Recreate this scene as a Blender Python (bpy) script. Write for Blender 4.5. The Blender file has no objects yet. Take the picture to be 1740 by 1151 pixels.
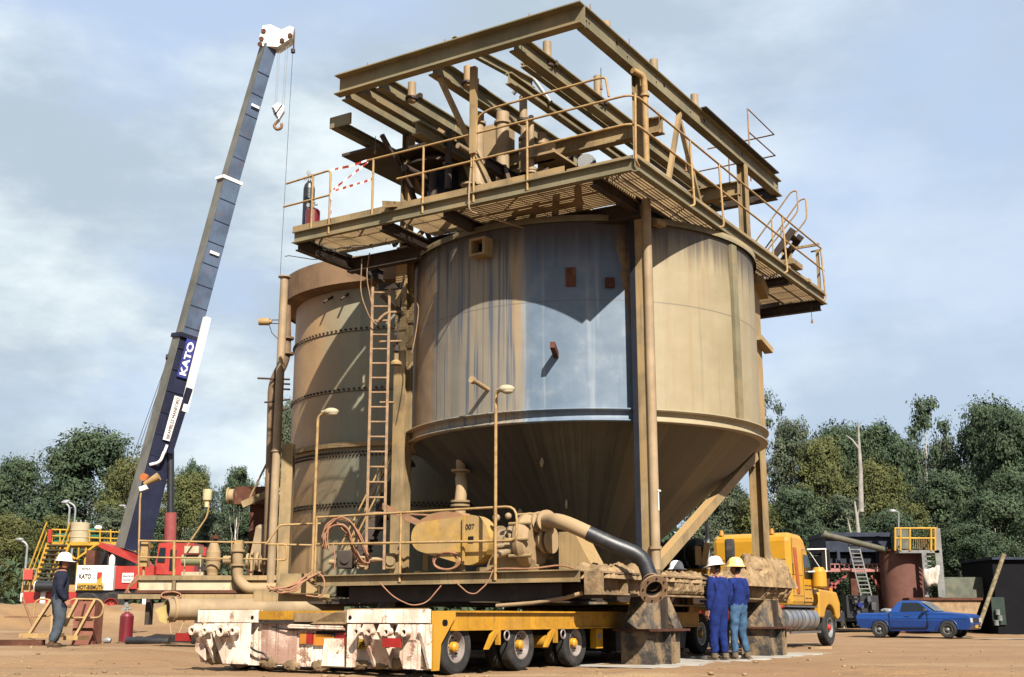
import bpy, bmesh, math, random
import numpy as np
from mathutils import Vector, Matrix, Euler
random.seed(7); rng = np.random.default_rng(7)
SC = bpy.context.scene
COL = SC.collection
R = math.radians
# ------------------------------------------------------------------ camera
PITCH = R(13.24); FPX = 2010.0; CAMH = 0.8
cam = bpy.data.cameras.new('camera'); camo = bpy.data.objects.new('camera', cam); COL.objects.link(camo)
camo.location = (0, 0, CAMH); camo.rotation_euler = (math.pi/2 + PITCH, 0, 0)
cam.sensor_fit = 'HORIZONTAL'; cam.sensor_width = 36; cam.lens = 36*FPX/1740; cam.clip_end = 3000; cam.clip_start = .1
SC.camera = camo
# ------------------------------------------------------------------ sun, sky, exposure
SUND = Vector((-.72, 2.26, -2.10)).normalized()       # the way the light travels
sun = bpy.data.lights.new('sun', 'SUN'); sun.energy = 5.0; sun.angle = R(.5); sun.color = (1, .93, .82)
suno = bpy.data.objects.new('sun', sun); COL.objects.link(suno); suno.location = (20, -20, 30)
suno.rotation_euler = SUND.to_track_quat('-Z', 'Y').to_euler()
W = bpy.data.worlds.new('World'); SC.world = W; W.use_nodes = True
nt = W.node_tree; nt.nodes.clear(); N = nt.nodes.new; LK = nt.links.new
out = N('ShaderNodeOutputWorld'); bg = N('ShaderNodeBackground'); bg.inputs['Strength'].default_value = .051
sky = N('ShaderNodeTexSky'); sky.sky_type = 'NISHITA'; sky.sun_disc = False
sky.sun_elevation = math.asin(-SUND.z); sky.sun_rotation = math.atan2(-SUND.x, -SUND.y)
sky.air_density = 1.0; sky.dust_density = 1.5; sky.ozone_density = 2.0
tc = N('ShaderNodeTexCoord')
def wnoise(scale, det, rough, mscale, loc=(0, 0, 0)):
    m = N('ShaderNodeMapping'); m.inputs['Scale'].default_value = mscale; m.inputs['Location'].default_value = loc
    n = N('ShaderNodeTexNoise'); n.inputs['Scale'].default_value = scale; n.inputs['Detail'].default_value = det; n.inputs['Roughness'].default_value = rough
    LK(tc.outputs['Generated'], m.inputs['Vector']); LK(m.outputs[0], n.inputs['Vector']); return n.outputs['Fac']
def wramp(src, a, b, inv=False):
    m = N('ShaderNodeMapRange'); m.interpolation_type = 'SMOOTHSTEP'; m.inputs['From Min'].default_value = a; m.inputs['From Max'].default_value = b
    LK(src, m.inputs['Value']); return m.outputs[0]
def wmix(f, a, b):
    m = N('ShaderNodeMix'); m.data_type = 'RGBA'
    if isinstance(f, (int, float)): m.inputs[0].default_value = f
    else: LK(f, m.inputs[0])
    for s, x in ((6, a), (7, b)):
        if isinstance(x, tuple): m.inputs[s].default_value = (*x, 1)
        else: LK(x, m.inputs[s])
    return m.outputs[2]
cl = wramp(wnoise(2.4, 8, .58, (1, 1, 1.9), (3.1, .4, 1.7)), .34, .58)
sepx = N('ShaderNodeSeparateXYZ'); LK(tc.outputs['Generated'], sepx.inputs[0])
side = wramp(sepx.outputs['X'], -.05, .42)            # the open blue lies to the right of the yard
thin = wmix(.8, sky.outputs[0], (4.1, 5.1, 6.7))
lightc = wmix(side, (6.3, 7.0, 7.2), (5.1, 5.8, 6.6))
shade = wramp(wnoise(3.4, 7, .56, (1, 1, 2.2), (.3, 2.2, .7)), .40, .62)
cloud = wmix(shade, lightc, (3.5, 4.2, 4.9))
m_ = N('ShaderNodeMath'); m_.operation = 'MULTIPLY_ADD'; LK(side, m_.inputs[0]); m_.inputs[1].default_value = -.45; m_.inputs[2].default_value = 1.0
m2 = N('ShaderNodeMath'); m2.operation = 'MULTIPLY'; LK(cl, m2.inputs[0]); LK(m_.outputs[0], m2.inputs[1]); cl = m2.outputs[0]
LK(wmix(cl, thin, cloud), bg.inputs['Color']); LK(bg.outputs[0], out.inputs['Surface'])
SC.view_settings.view_transform = 'Standard'; SC.view_settings.look = 'None'; SC.view_settings.gamma = 1
SC.view_settings.exposure = 1.52
SC.render.resolution_x = 1024; SC.render.resolution_y = 677
SC.cycles.max_bounces = 6; SC.cycles.diffuse_bounces = 2; SC.cycles.glossy_bounces = 3; SC.cycles.transparent_max_bounces = 6
# ------------------------------------------------------------------ coordinates
A0 = Vector((2.41, 21.2, 0)); UX = Vector((.528, .849, 0)).normalized(); VX = Vector((-.849, .528, 0)).normalized()
ROTU = math.atan2(UX.y, UX.x)
def L(u, v, z): return A0 + UX*u + VX*v + Vector((0, 0, z))
_f = Vector((0, math.cos(PITCH), math.sin(PITCH))); _u = Vector((0, -math.sin(PITCH), math.cos(PITCH)))
def at(px, py, Y):           # survey: the point at distance Y on the sight line of a measured direction
    r = _f + Vector((1, 0, 0))*((px-870)/FPX) + _u*((575.5-py)/FPX)
    return Vector((0, 0, CAMH)) + r*(Y/r.y)
def ss(a, b, x):
    t = min(1, max(0, (x-a)/(b-a))); return t*t*(3-2*t)
def ground_z(x, y):
    z = .2*ss(-4.8, -7.5, x)*ss(19, 23.5, y)
    wob = .5*math.sin(x*.9)+.25*math.sin(x*2.3+1)
    m = ss(-5.2, -7.6, x+.25*math.sin(y*.7))
    z += (.30*ss(27, 33+wob, y)+.62*ss(32.3+wob, 34.6+wob, y))*m
    z += .25*ss(44, 60, y)*ss(6, 12, x)
    return z
# ------------------------------------------------------------------ materials
MATS = {}
def mat(name, col, rough=.65, metal=0., var=.18, sc=3., dust=.0, dcol=(.40, .27, .145), streak=0., scol=None, bump=.15, spots=0., up=.0, fine=40.):
    if name in MATS: return MATS[name]
    g_ = .43; col = tuple(x*g_ for x in col); dcol = tuple(x*g_ for x in dcol); scol = scol and tuple(x*g_ for x in scol)
    m = bpy.data.materials.new(name); m.use_nodes = True; t = m.node_tree; n = t.nodes; k = t.links.new
    b = n['Principled BSDF']; b.inputs['Specular IOR Level'].default_value = .16 if rough >= .5 else .5; b.inputs['Roughness'].default_value = rough; b.inputs['Metallic'].default_value = metal
    c = n.new('ShaderNodeTexCoord'); co = c.outputs['Object']
    def noise(s, d=4, r=.55, ms=None):
        q = n.new('ShaderNodeTexNoise'); q.inputs['Scale'].default_value = s; q.inputs['Detail'].default_value = d; q.inputs['Roughness'].default_value = r
        if ms:
            mp = n.new('ShaderNodeMapping'); mp.inputs['Scale'].default_value = ms; k(co, mp.inputs['Vector']); k(mp.outputs[0], q.inputs['Vector'])
        else: k(co, q.inputs['Vector'])
        return q.outputs['Fac']
    def rng_(src, a, b_, lo=0, hi=1):
        q = n.new('ShaderNodeMapRange'); q.interpolation_type = 'SMOOTHSTEP'
        for i, x in zip(('From Min', 'From Max', 'To Min', 'To Max'), (a, b_, lo, hi)): q.inputs[i].default_value = x
        k(src, q.inputs['Value']); return q.outputs[0]
    def mix(f, a, b_):
        q = n.new('ShaderNodeMix'); q.data_type = 'RGBA'
        if isinstance(f, float): q.inputs[0].default_value = f
        else: k(f, q.inputs[0])
        for s, x in ((6, a), (7, b_)):
            if isinstance(x, tuple): q.inputs[s].default_value = (*x[:3], 1)
            else: k(x, q.inputs[s])
        return q.outputs[2]
    lo = tuple(x*(1-var) for x in col); hi = tuple(min(1, x*(1+var)) for x in col)
    base = mix(rng_(noise(sc), .3, .7), lo, hi)
    if streak:
        sv = scol or tuple(x*.45 for x in col)
        base = mix(rng_(noise(3, 3, .6, (7, 7, .35)), .5, .72, 0, streak), base, sv)
    if spots:
        base = mix(rng_(noise(sc*2.3, 6, .75), .55, .62, 0, spots), base, (.13, .05, .025))
    if dust:
        base = mix(rng_(noise(sc*.8, 6, .65), .62-.4*dust, .72-.3*dust, 0, min(1, dust*1.3)), base, dcol)
    if up:
        g = n.new('ShaderNodeNewGeometry'); s = n.new('ShaderNodeSeparateXYZ'); k(g.outputs['Normal'], s.inputs[0])
        base = mix(rng_(s.outputs['Z'], .3, .8, 0, up), base, dcol)
    k(base, b.inputs['Base Color'])
    if bump:
        bp = n.new('ShaderNodeBump'); bp.inputs['Strength'].default_value = bump; bp.inputs['Distance'].default_value = .02
        k(noise(fine, 4, .6), bp.inputs['Height']); k(bp.outputs[0], b.inputs['Normal'])
    MATS[name] = m; return m
DUST = (.54, .35, .155)
steel = mat('dusty_steel', (.38, .275, .145), .7, var=.3, sc=1.3, dust=.42, dcol=DUST, up=.9, bump=.2, streak=.6, scol=(.16, .14, .10))
beamg = mat('grey_beam_paint', (.28, .245, .15), .6, var=.2, sc=1.1, dust=.34, dcol=(.46, .32, .16), up=.85, streak=.25, scol=(.12, .10, .07))
darkst = mat('dark_oxide_steel', (.075, .055, .045), .6, dust=.25, dcol=(.2, .13, .08), up=.6)
railm = mat('dusty_yellow_rail', (.52, .33, .135), .6, var=.2, sc=6, dust=.4, dcol=(.50, .34, .19), spots=.5)
railbr = mat('brown_rail', (.32, .17, .09), .65, var=.25, sc=6, dust=.2)
grate = mat('grating_steel', (.40, .275, .14), .7, var=.25, sc=2, dust=.4)
concm = mat('pipe_tan', (.46, .32, .18), .7, var=.18, sc=2.5, dust=.5, dcol=(.52, .36, .20), up=.5)
pinkpipe = mat('pinkish_dusty_pipe', (.46, .335, .205), .55, var=.2, sc=1.5, dust=.3)
mud = mat('dried_mud', (.37, .25, .135), .95, var=.35, sc=5, bump=.9, fine=14, dust=.3, dcol=(.46, .33, .19))
mudbeam = mat('mud_caked_steel', (.33, .225, .125), .9, var=.4, sc=3.5, bump=.8, fine=16, spots=.35, dust=.35, dcol=(.45, .33, .20), streak=.4, scol=(.17, .12, .08))
pedm = mat('pedestal_steel', (.10, .09, .08), .7, var=.45, sc=3, dust=.52, dcol=(.46, .31, .165), bump=.9, fine=20, spots=.3)
rust = mat('rusty_steel', (.135, .052, .032), .85, var=.35, sc=2, dust=.15, bump=.4, streak=.3)
rustrim = mat('rust_rim', (.29, .18, .105), .85, var=.25, sc=1.5, dust=.35, dcol=(.38, .24, .14), bump=.3, streak=.3, scol=(.16, .09, .06))
yell = mat('truck_yellow', (.72, .36, .025), .38, var=.08, sc=2, dust=.12, dcol=(.5, .30, .08), bump=.03)
yell2 = mat('worn_yellow', (.66, .33, .03), .55, var=.15, sc=3, dust=.25, dcol=(.36, .2, .07), spots=.55, streak=.3, scol=(.12, .09, .05), bump=.2)
pumpy = mat('pump_yellow', (.64, .39, .11), .65, var=.2, sc=2.6, dust=.5, dcol=(.50, .35, .18), spots=.35, bump=.1)
plantyel = mat('plant_yellow', (.62, .36, .05), .5, var=.15, sc=3)
white_w = mat('worn_white_paint', (1.35, 1.2, .98), .6, var=.12, sc=1.7, dust=.5, dcol=(.72, .46, .34), spots=.95, streak=.7, scol=(.42, .17, .10), bump=.4)
whitep = mat('white_paint', (1.2, 1.17, 1.1), .45, var=.06, sc=2, spots=.15, bump=.05)
cream = mat('cream_paint', (.62, .53, .36), .55, var=.12, sc=3, dust=.3)
whitehat = mat('white_helmet', (1.25, 1.22, 1.15), .35, var=.03, bump=0)
yelhat = mat('yellow_helmet', (1.6, 1.12, .34), .35, var=.05, bump=0)
redp = mat('red_paint', (.50, .035, .022), .42, var=.15, sc=2, dust=.1, bump=.05)
dkred = mat('dark_red_paint', (.22, .02, .03), .35, var=.15, sc=3, bump=.05)
redox = mat('faded_red_ram', (.36, .09, .085), .5, var=.15)
blackp = mat('black_paint', (.018, .018, .022), .4, var=.2)
black = mat('dark_underside', (.012, .011, .011), .8, var=.2)
navy = mat('crane_navy', (.022, .026, .06), .6, var=.3, sc=1, streak=.3, scol=(.05, .055, .08))
bluegr = mat('crane_blue_grey', (.12, .165, .25), .55, var=.25, sc=.9, streak=.4, scol=(.06, .08, .12), spots=.15)
lgrey = mat('crane_grey', (.21, .20, .17), .5, var=.25, sc=1.2, dust=.15)
tyre = mat('tyre_rubber', (.045, .043, .042), .85, var=.25, sc=5, dust=.22, dcol=(.16, .13, .10), bump=.3)
rimm = mat('wheel_rim', (.42, .36, .33), .45, metal=.2, var=.2, sc=6, spots=.4, dust=.2)
chrome = mat('dull_chrome', (.62, .62, .64), .22, metal=.9, var=.08, bump=.03)
alum = mat('tank_aluminium', (.52, .52, .54), .32, metal=.65, var=.12, dust=.12)
glass = mat('dark_glass', (.012, .016, .02), .06, var=.1, bump=0)
uteb = mat('ute_blue', (.013, .075, .33), .3, var=.06, bump=0, dust=.04)
skin = mat('skin', (.50, .24, .16), .55, var=.08, sc=12, bump=.03)
hairm = mat('dark_hair', (.025, .016, .012), .7, bump=.3)
jean = mat('blue_denim', (.07, .145, .26), .9, var=.3, sc=8, bump=.4, fine=30)
jeang = mat('grey_trousers', (.085, .105, .13), .9, var=.2, sc=8, bump=.4, fine=30)
overall = mat('blue_coveralls', (.013, .030, .17), .95, var=.3, sc=8, bump=.4, fine=30)
navyj = mat('navy_jacket', (.018, .022, .045), .85, var=.2, sc=8, bump=.4, fine=30)
bootm = mat('dusty_boots', (.20, .15, .10), .8, var=.2)
hosered = mat('orange_hose', (.44, .21, .12), .6, var=.15, sc=8, dust=.35, dcol=(.5, .3, .17))
ladderm = mat('ladder_timber', (.37, .235, .135), .7, var=.25, sc=8, dust=.2)
blackh = mat('black_rubber_pipe', (.02, .022, .028), .45, var=.3, sc=4, dust=.18, dcol=(.2, .16, .12))
conc = mat('pale_concrete', (.52, .49, .44), .9, var=.15, sc=2, bump=.3, dust=.3, dcol=(.42, .30, .18))
bluew = mat('dark_blue_grey_plant', (.035, .045, .075), .6, var=.25, dust=.1)
greybox = mat('grey_green_panel', (.16, .17, .13), .8, var=.2, dust=.2)
galv = mat('galvanised', (.38, .40, .40), .5, metal=.3, var=.15)
plastic = mat('fibreglass_cream', (.60, .50, .33), .6, var=.08, sc=3, dust=.25)
redw = mat('red_tape', (.55, .06, .04), .6, var=.1)
greenp = mat('green_paint', (.02, .20, .13), .5, var=.2)
bark = mat('pale_bark', (.78, .72, .62), .85, var=.35, sc=4, bump=.4)
tail = mat('red_reflector', (.45, .02, .015), .25, bump=0)
amber = mat('amber_lens', (.75, .28, .03), .3, bump=0)
lampg = mat('headlight_glass', (.75, .75, .72), .12, bump=0)
pinkm = mat('pink_primer', (.50, .22, .20), .6, var=.1)
sandm = mat('timber_plank', (.42, .28, .15), .85, var=.25, sc=5)
def leafmat(name, c1, c2):
    m = bpy.data.materials.new(name); m.use_nodes = True; t = m.node_tree; b = t.nodes['Principled BSDF']
    b.inputs['Roughness'].default_value = .75; b.inputs['Specular IOR Level'].default_value = .12
    g = t.nodes.new('ShaderNodeNewGeometry'); q = t.nodes.new('ShaderNodeMix'); q.data_type = 'RGBA'
    tcx = t.nodes.new('ShaderNodeTexCoord'); nz = t.nodes.new('ShaderNodeTexNoise'); nz.inputs['Scale'].default_value = .55; nz.inputs['Detail'].default_value = 3
    t.links.new(tcx.outputs['Object'], nz.inputs['Vector'])
    ad = t.nodes.new('ShaderNodeMath'); ad.operation = 'ADD'; mu = t.nodes.new('ShaderNodeMath'); mu.operation = 'MULTIPLY_ADD'; mu.inputs[1].default_value = .35; mu.inputs[2].default_value = 0
    t.links.new(g.outputs['Random Per Island'], mu.inputs[0])
    mr = t.nodes.new('ShaderNodeMapRange'); mr.inputs['From Min'].default_value = .35; mr.inputs['From Max'].default_value = .65; mr.inputs['To Max'].default_value = .65
    t.links.new(nz.outputs['Fac'], mr.inputs['Value']); t.links.new(mr.outputs[0], ad.inputs[0]); t.links.new(mu.outputs[0], ad.inputs[1])
    t.links.new(ad.outputs[0], q.inputs[0]); q.inputs[6].default_value = (*c1, 1); q.inputs[7].default_value = (*c2, 1)
    t.links.new(q.outputs[2], b.inputs['Base Color'])
    MATS[name] = m; return m
leaf1 = leafmat('gum_leaves_dark', (.014, .026, .016), (.050, .070, .036))
leaf2 = leafmat('gum_leaves_olive', (.028, .038, .013), (.085, .085, .030))
leaf3 = leafmat('gum_leaves_grey', (.022, .034, .020), (.075, .085, .052))
# ------------------------------------------------------------------ mesh builder
class MB:
    def __init__(s): s.v = []; s.f = []; s.m = []; s.cm = 0; s.sm = []
    def add(s, vs, fs, smooth=False):
        b = len(s.v); s.v += [tuple(x) for x in vs]
        for f in fs: s.f.append([b+i for i in f]); s.m.append(s.cm); s.sm.append(smooth)
        return s
    def hexa(s, p):   # 8 points: bottom 4 ccw, top 4
        return s.add(p, [(0, 3, 2, 1), (4, 5, 6, 7), (0, 1, 5, 4), (1, 2, 6, 5), (2, 3, 7, 6), (3, 0, 4, 7)])
    def box(s, x0, x1, y0, y1, z0, z1):
        return s.hexa([(x0, y0, z0), (x1, y0, z0), (x1, y1, z0), (x0, y1, z0), (x0, y0, z1), (x1, y0, z1), (x1, y1, z1), (x0, y1, z1)])
    def bar(s, p0, p1, w, h, up=(0, 0, 1), taper=1.):   # box from p0 to p1
        p0 = Vector(p0); p1 = Vector(p1); d = (p1-p0).normalized(); up = Vector(up)
        sd = d.cross(up)
        if sd.length < 1e-4: sd = d.cross(Vector((1, 0, 0)))
        sd.normalize(); uu = sd.cross(d)
        P = []
        for q, t in ((p0, 1), (p1, taper)):
            P += [q-sd*w/2*t-uu*h/2*t, q+sd*w/2*t-uu*h/2*t, q+sd*w/2*t+uu*h/2*t, q-sd*w/2*t+uu*h/2*t]
        return s.hexa(P)
    def ibeam(s, p0, p1, h, w, tf=.025, tw=.02, up=(0, 0, 1)):
        p0 = Vector(p0); p1 = Vector(p1); d = (p1-p0).normalized(); up = Vector(up); sd = d.cross(up).normalized(); uu = sd.cross(d)
        s.bar(p0+uu*(h-tf)/2, p1+uu*(h-tf)/2, w, tf, up); s.bar(p0-uu*(h-tf)/2, p1-uu*(h-tf)/2, w, tf, up)
        return s.bar(p0, p1, tw, h-2*tf, up)
    def channel(s, p0, p1, h, w, side=1, t=.02, up=(0, 0, 1)):
        p0 = Vector(p0); p1 = Vector(p1); d = (p1-p0).normalized(); up = Vector(up); sd = d.cross(up).normalized(); uu = sd.cross(d)
        o = sd*side*w/2
        s.bar(p0+uu*(h-t)/2+o, p1+uu*(h-t)/2+o, w, t, up); s.bar(p0-uu*(h-t)/2+o, p1-uu*(h-t)/2+o, w, t, up)
        return s.bar(p0+sd*side*t/2, p1+sd*side*t/2, t, h-2*t, up)
    def tube(s, pts, r, n=8, caps=True, smooth=True):
        pts = [Vector(p) for p in pts]; rr = r if isinstance(r, (list, tuple)) else [r]*len(pts)
        rings = []; prev = None
        for i, p in enumerate(pts):
            d = ((pts[min(i+1, len(pts)-1)]-pts[i]).normalized()+(pts[i]-pts[max(i-1, 0)]).normalized())
            d = d.normalized() if d.length > 1e-6 else Vector((0, 0, 1))
            if prev is None:
                a = d.cross(Vector((0, 0, 1))) if abs(d.z) < .9 else d.cross(Vector((1, 0, 0)))
            else: a = prev-d*prev.dot(d)
            a.normalize(); prev = a; b = d.cross(a)
            rings.append([p+(a*math.cos(2*math.pi*k/n)+b*math.sin(2*math.pi*k/n))*rr[i] for k in range(n)])
        V = [x for g in rings for x in g]; F = []
        for i in range(len(rings)-1):
            for k in range(n): F.append((i*n+k, i*n+(k+1) % n, (i+1)*n+(k+1) % n, (i+1)*n+k))
        s.add(V, F, smooth)
        if caps:
            s.add(rings[0], [tuple(range(n))[::-1]]); s.add(rings[-1], [tuple(range(n))])
        return s
    def lathe(s, prof, p0, axis, n=24, smooth=True, ang=None):   # prof: (radius, dist along axis)
        p0 = Vector(p0); d = Vector(axis).normalized()
        a = d.cross(Vector((0, 0, 1))) if abs(d.z) < .9 else Vector((1, 0, 0)); a.normalize(); b = d.cross(a)
        for i in range(len(prof)-1):     # separate bands keep crisp edges
            V = []
            for (r, t) in (prof[i], prof[i+1]):
                r = max(r, 1e-4); V += [p0+d*t+(a*math.cos(2*math.pi*k/n)+b*math.sin(2*math.pi*k/n))*r for k in range(n)]
            s.add(V, [(k, (k+1) % n, n+(k+1) % n, n+k) for k in range(n)], smooth)
        return s
    def prism(s, poly, o, ax, ay, thick):   # polygon in plane (o, ax, ay), extruded along ax x ay
        o = Vector(o); ax = Vector(ax).normalized(); ay = Vector(ay).normalized(); nn = ax.cross(ay).normalized()*thick; n = len(poly)
        V = [o+ax*x+ay*y for x, y in poly]; V += [p+nn for p in V]
        return s.add(V, [tuple(range(n))[::-1], tuple(range(n, 2*n))]+[(i, (i+1) % n, n+(i+1) % n, n+i) for i in range(n)])
    def ball(s, c, r, sc=(1, 1, 1), nu=12, nv=8, wob=0):
        c = Vector(c); V = []
        for j in range(nv+1):
            for i in range(nu):
                th = math.pi*j/nv; ph = 2*math.pi*i/nu; w = 1+wob*(random.random()-.5)*(0 < j < nv)
                V.append(c+Vector((math.sin(th)*math.cos(ph)*sc[0], math.sin(th)*math.sin(ph)*sc[1], math.cos(th)*sc[2]))*r*w)
        return s.add(V, [(j*nu+i, (j+1)*nu+i, (j+1)*nu+(i+1) % nu, j*nu+(i+1) % nu) for j in range(nv) for i in range(nu)], not wob or True)
    def build(s, name, mats, parent=None, loc=None, local=False, bevel=0, attr=None):
        """world coordinates by default; local=True: already in the parent's frame"""
        if not isinstance(mats, (list, tuple)): mats = [mats]
        me = bpy.data.meshes.new(name); V = s.v
        if parent is not None and not local:
            inv = WM[parent.name].inverted(); V = [tuple(inv @ Vector(p)) for p in V]
        org = None
        if parent is None:
            org = Vector(loc) if loc is not None else Vector((sum(p[0] for p in V)/len(V), sum(p[1] for p in V)/len(V), min(p[2] for p in V)))
        elif loc is not None: org = Vector(loc)
        if org is not None: V = [(p[0]-org.x, p[1]-org.y, p[2]-org.z) for p in V]
        me.from_pydata(V, [], s.f); me.polygons.foreach_set('material_index', s.m); me.polygons.foreach_set('use_smooth', s.sm)
        for m in mats: me.materials.append(m)
        me.update()
        o = bpy.data.objects.new(name, me); COL.objects.link(o); o.parent = parent
        if org is not None: o.location = org
        base = WM[parent.name] if parent is not None else Matrix.Identity(4)
        WM[o.name] = base @ Matrix.Translation(org) if org is not None else base.copy()
        if bevel:
            b = o.modifiers.new('bevel', 'BEVEL'); b.width = bevel; b.segments = 2; b.limit_method = 'ANGLE'
        return o
WM = {}
def split(o):      # one object per separate piece
    bm = bmesh.new(); bm.from_mesh(o.data); seen = set(); comps = []
    for v in bm.verts:
        if v.index in seen: continue
        st = [v]; seen.add(v.index); c = []
        while st:
            x = st.pop(); c.append(x.index)
            for e in x.link_edges:
                y = e.other_vert(x)
                if y.index not in seen: seen.add(y.index); st.append(y)
        comps.append(set(c))
    if len(comps) > 1:
        base = o.data.copy()
        for k, c in enumerate(comps):
            b2 = bmesh.new(); b2.from_mesh(base); bmesh.ops.delete(b2, geom=[v for v in b2.verts if v.index not in c], context='VERTS')
            if k == 0: b2.to_mesh(o.data)
            else:
                n = o.copy(); n.data = base.copy(); b2.to_mesh(n.data); COL.objects.link(n)
            b2.free()
    bm.free(); return o
def tag(o, label=None, cat=None, group=None, kind=None):
    if label: o['label'] = label
    if cat: o['category'] = cat
    if group: o['group'] = group
    if kind: o['kind'] = kind
    return o
def thing(name, label, cat, loc, rz=0, group=None):
    o = bpy.data.objects.new(name, None); COL.objects.link(o); o.location = loc; o.rotation_euler = (0, 0, rz)
    o.empty_display_size = .3
    WM[o.name] = Matrix.Translation(Vector(loc)) @ Matrix.Rotation(rz, 4, 'Z')
    return tag(o, label, cat, group)
def kids(o): return [c for c in bpy.data.objects if c.parent == o]
def copy_tree(o, parent=None):
    c = o.copy(); COL.objects.link(c); c.parent = parent
    for ch in kids(o): copy_tree(ch, c)
    return c
def text(name, body, size, m, parent, o, xd, yd, width=None, bold=.0, local=False):
    cu = bpy.data.curves.new('lettering', 'FONT'); cu.body = body; cu.size = size; cu.extrude = .004; cu.offset = bold
    tmp = bpy.data.objects.new('lettering', cu); COL.objects.link(tmp)
    me = bpy.data.meshes.new_from_object(tmp.evaluated_get(bpy.context.evaluated_depsgraph_get()))
    bpy.data.objects.remove(tmp)
    xs = [v.co.x for v in me.vertices]; sx = (width/(max(xs)-min(xs))) if width else 1; x0 = min(xs)
    xd = Vector(xd).normalized(); yd = Vector(yd).normalized(); nn = xd.cross(yd)
    mb = MB(); mb.add([Vector(o)+xd*(v.co.x-x0)*sx+yd*v.co.y+nn*v.co.z for v in me.vertices], [tuple(p.vertices) for p in me.polygons])
    return mb.build(name, m, parent, local=local)
def bend(pts, r=.15, n=4):      # round the corners of a polyline
    pts = [Vector(p) for p in pts]; o = [pts[0]]
    for i in range(1, len(pts)-1):
        a = (pts[i-1]-pts[i]); b = (pts[i+1]-pts[i]); q = min(r, a.length*.45, b.length*.45); p0 = pts[i]+a.normalized()*q; p1 = pts[i]+b.normalized()*q
        for k in range(n+1):
            t = k/n; o.append(p0*(1-t)**2+pts[i]*2*t*(1-t)+p1*t*t)
    return o+[pts[-1]]
def arc(c, r, a0, a1, n, ax, ay):
    c = Vector(c); ax = Vector(ax); ay = Vector(ay)
    return [c+ax*r*math.cos(a0+(a1-a0)*i/n)+ay*r*math.sin(a0+(a1-a0)*i/n) for i in range(n+1)]
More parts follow.
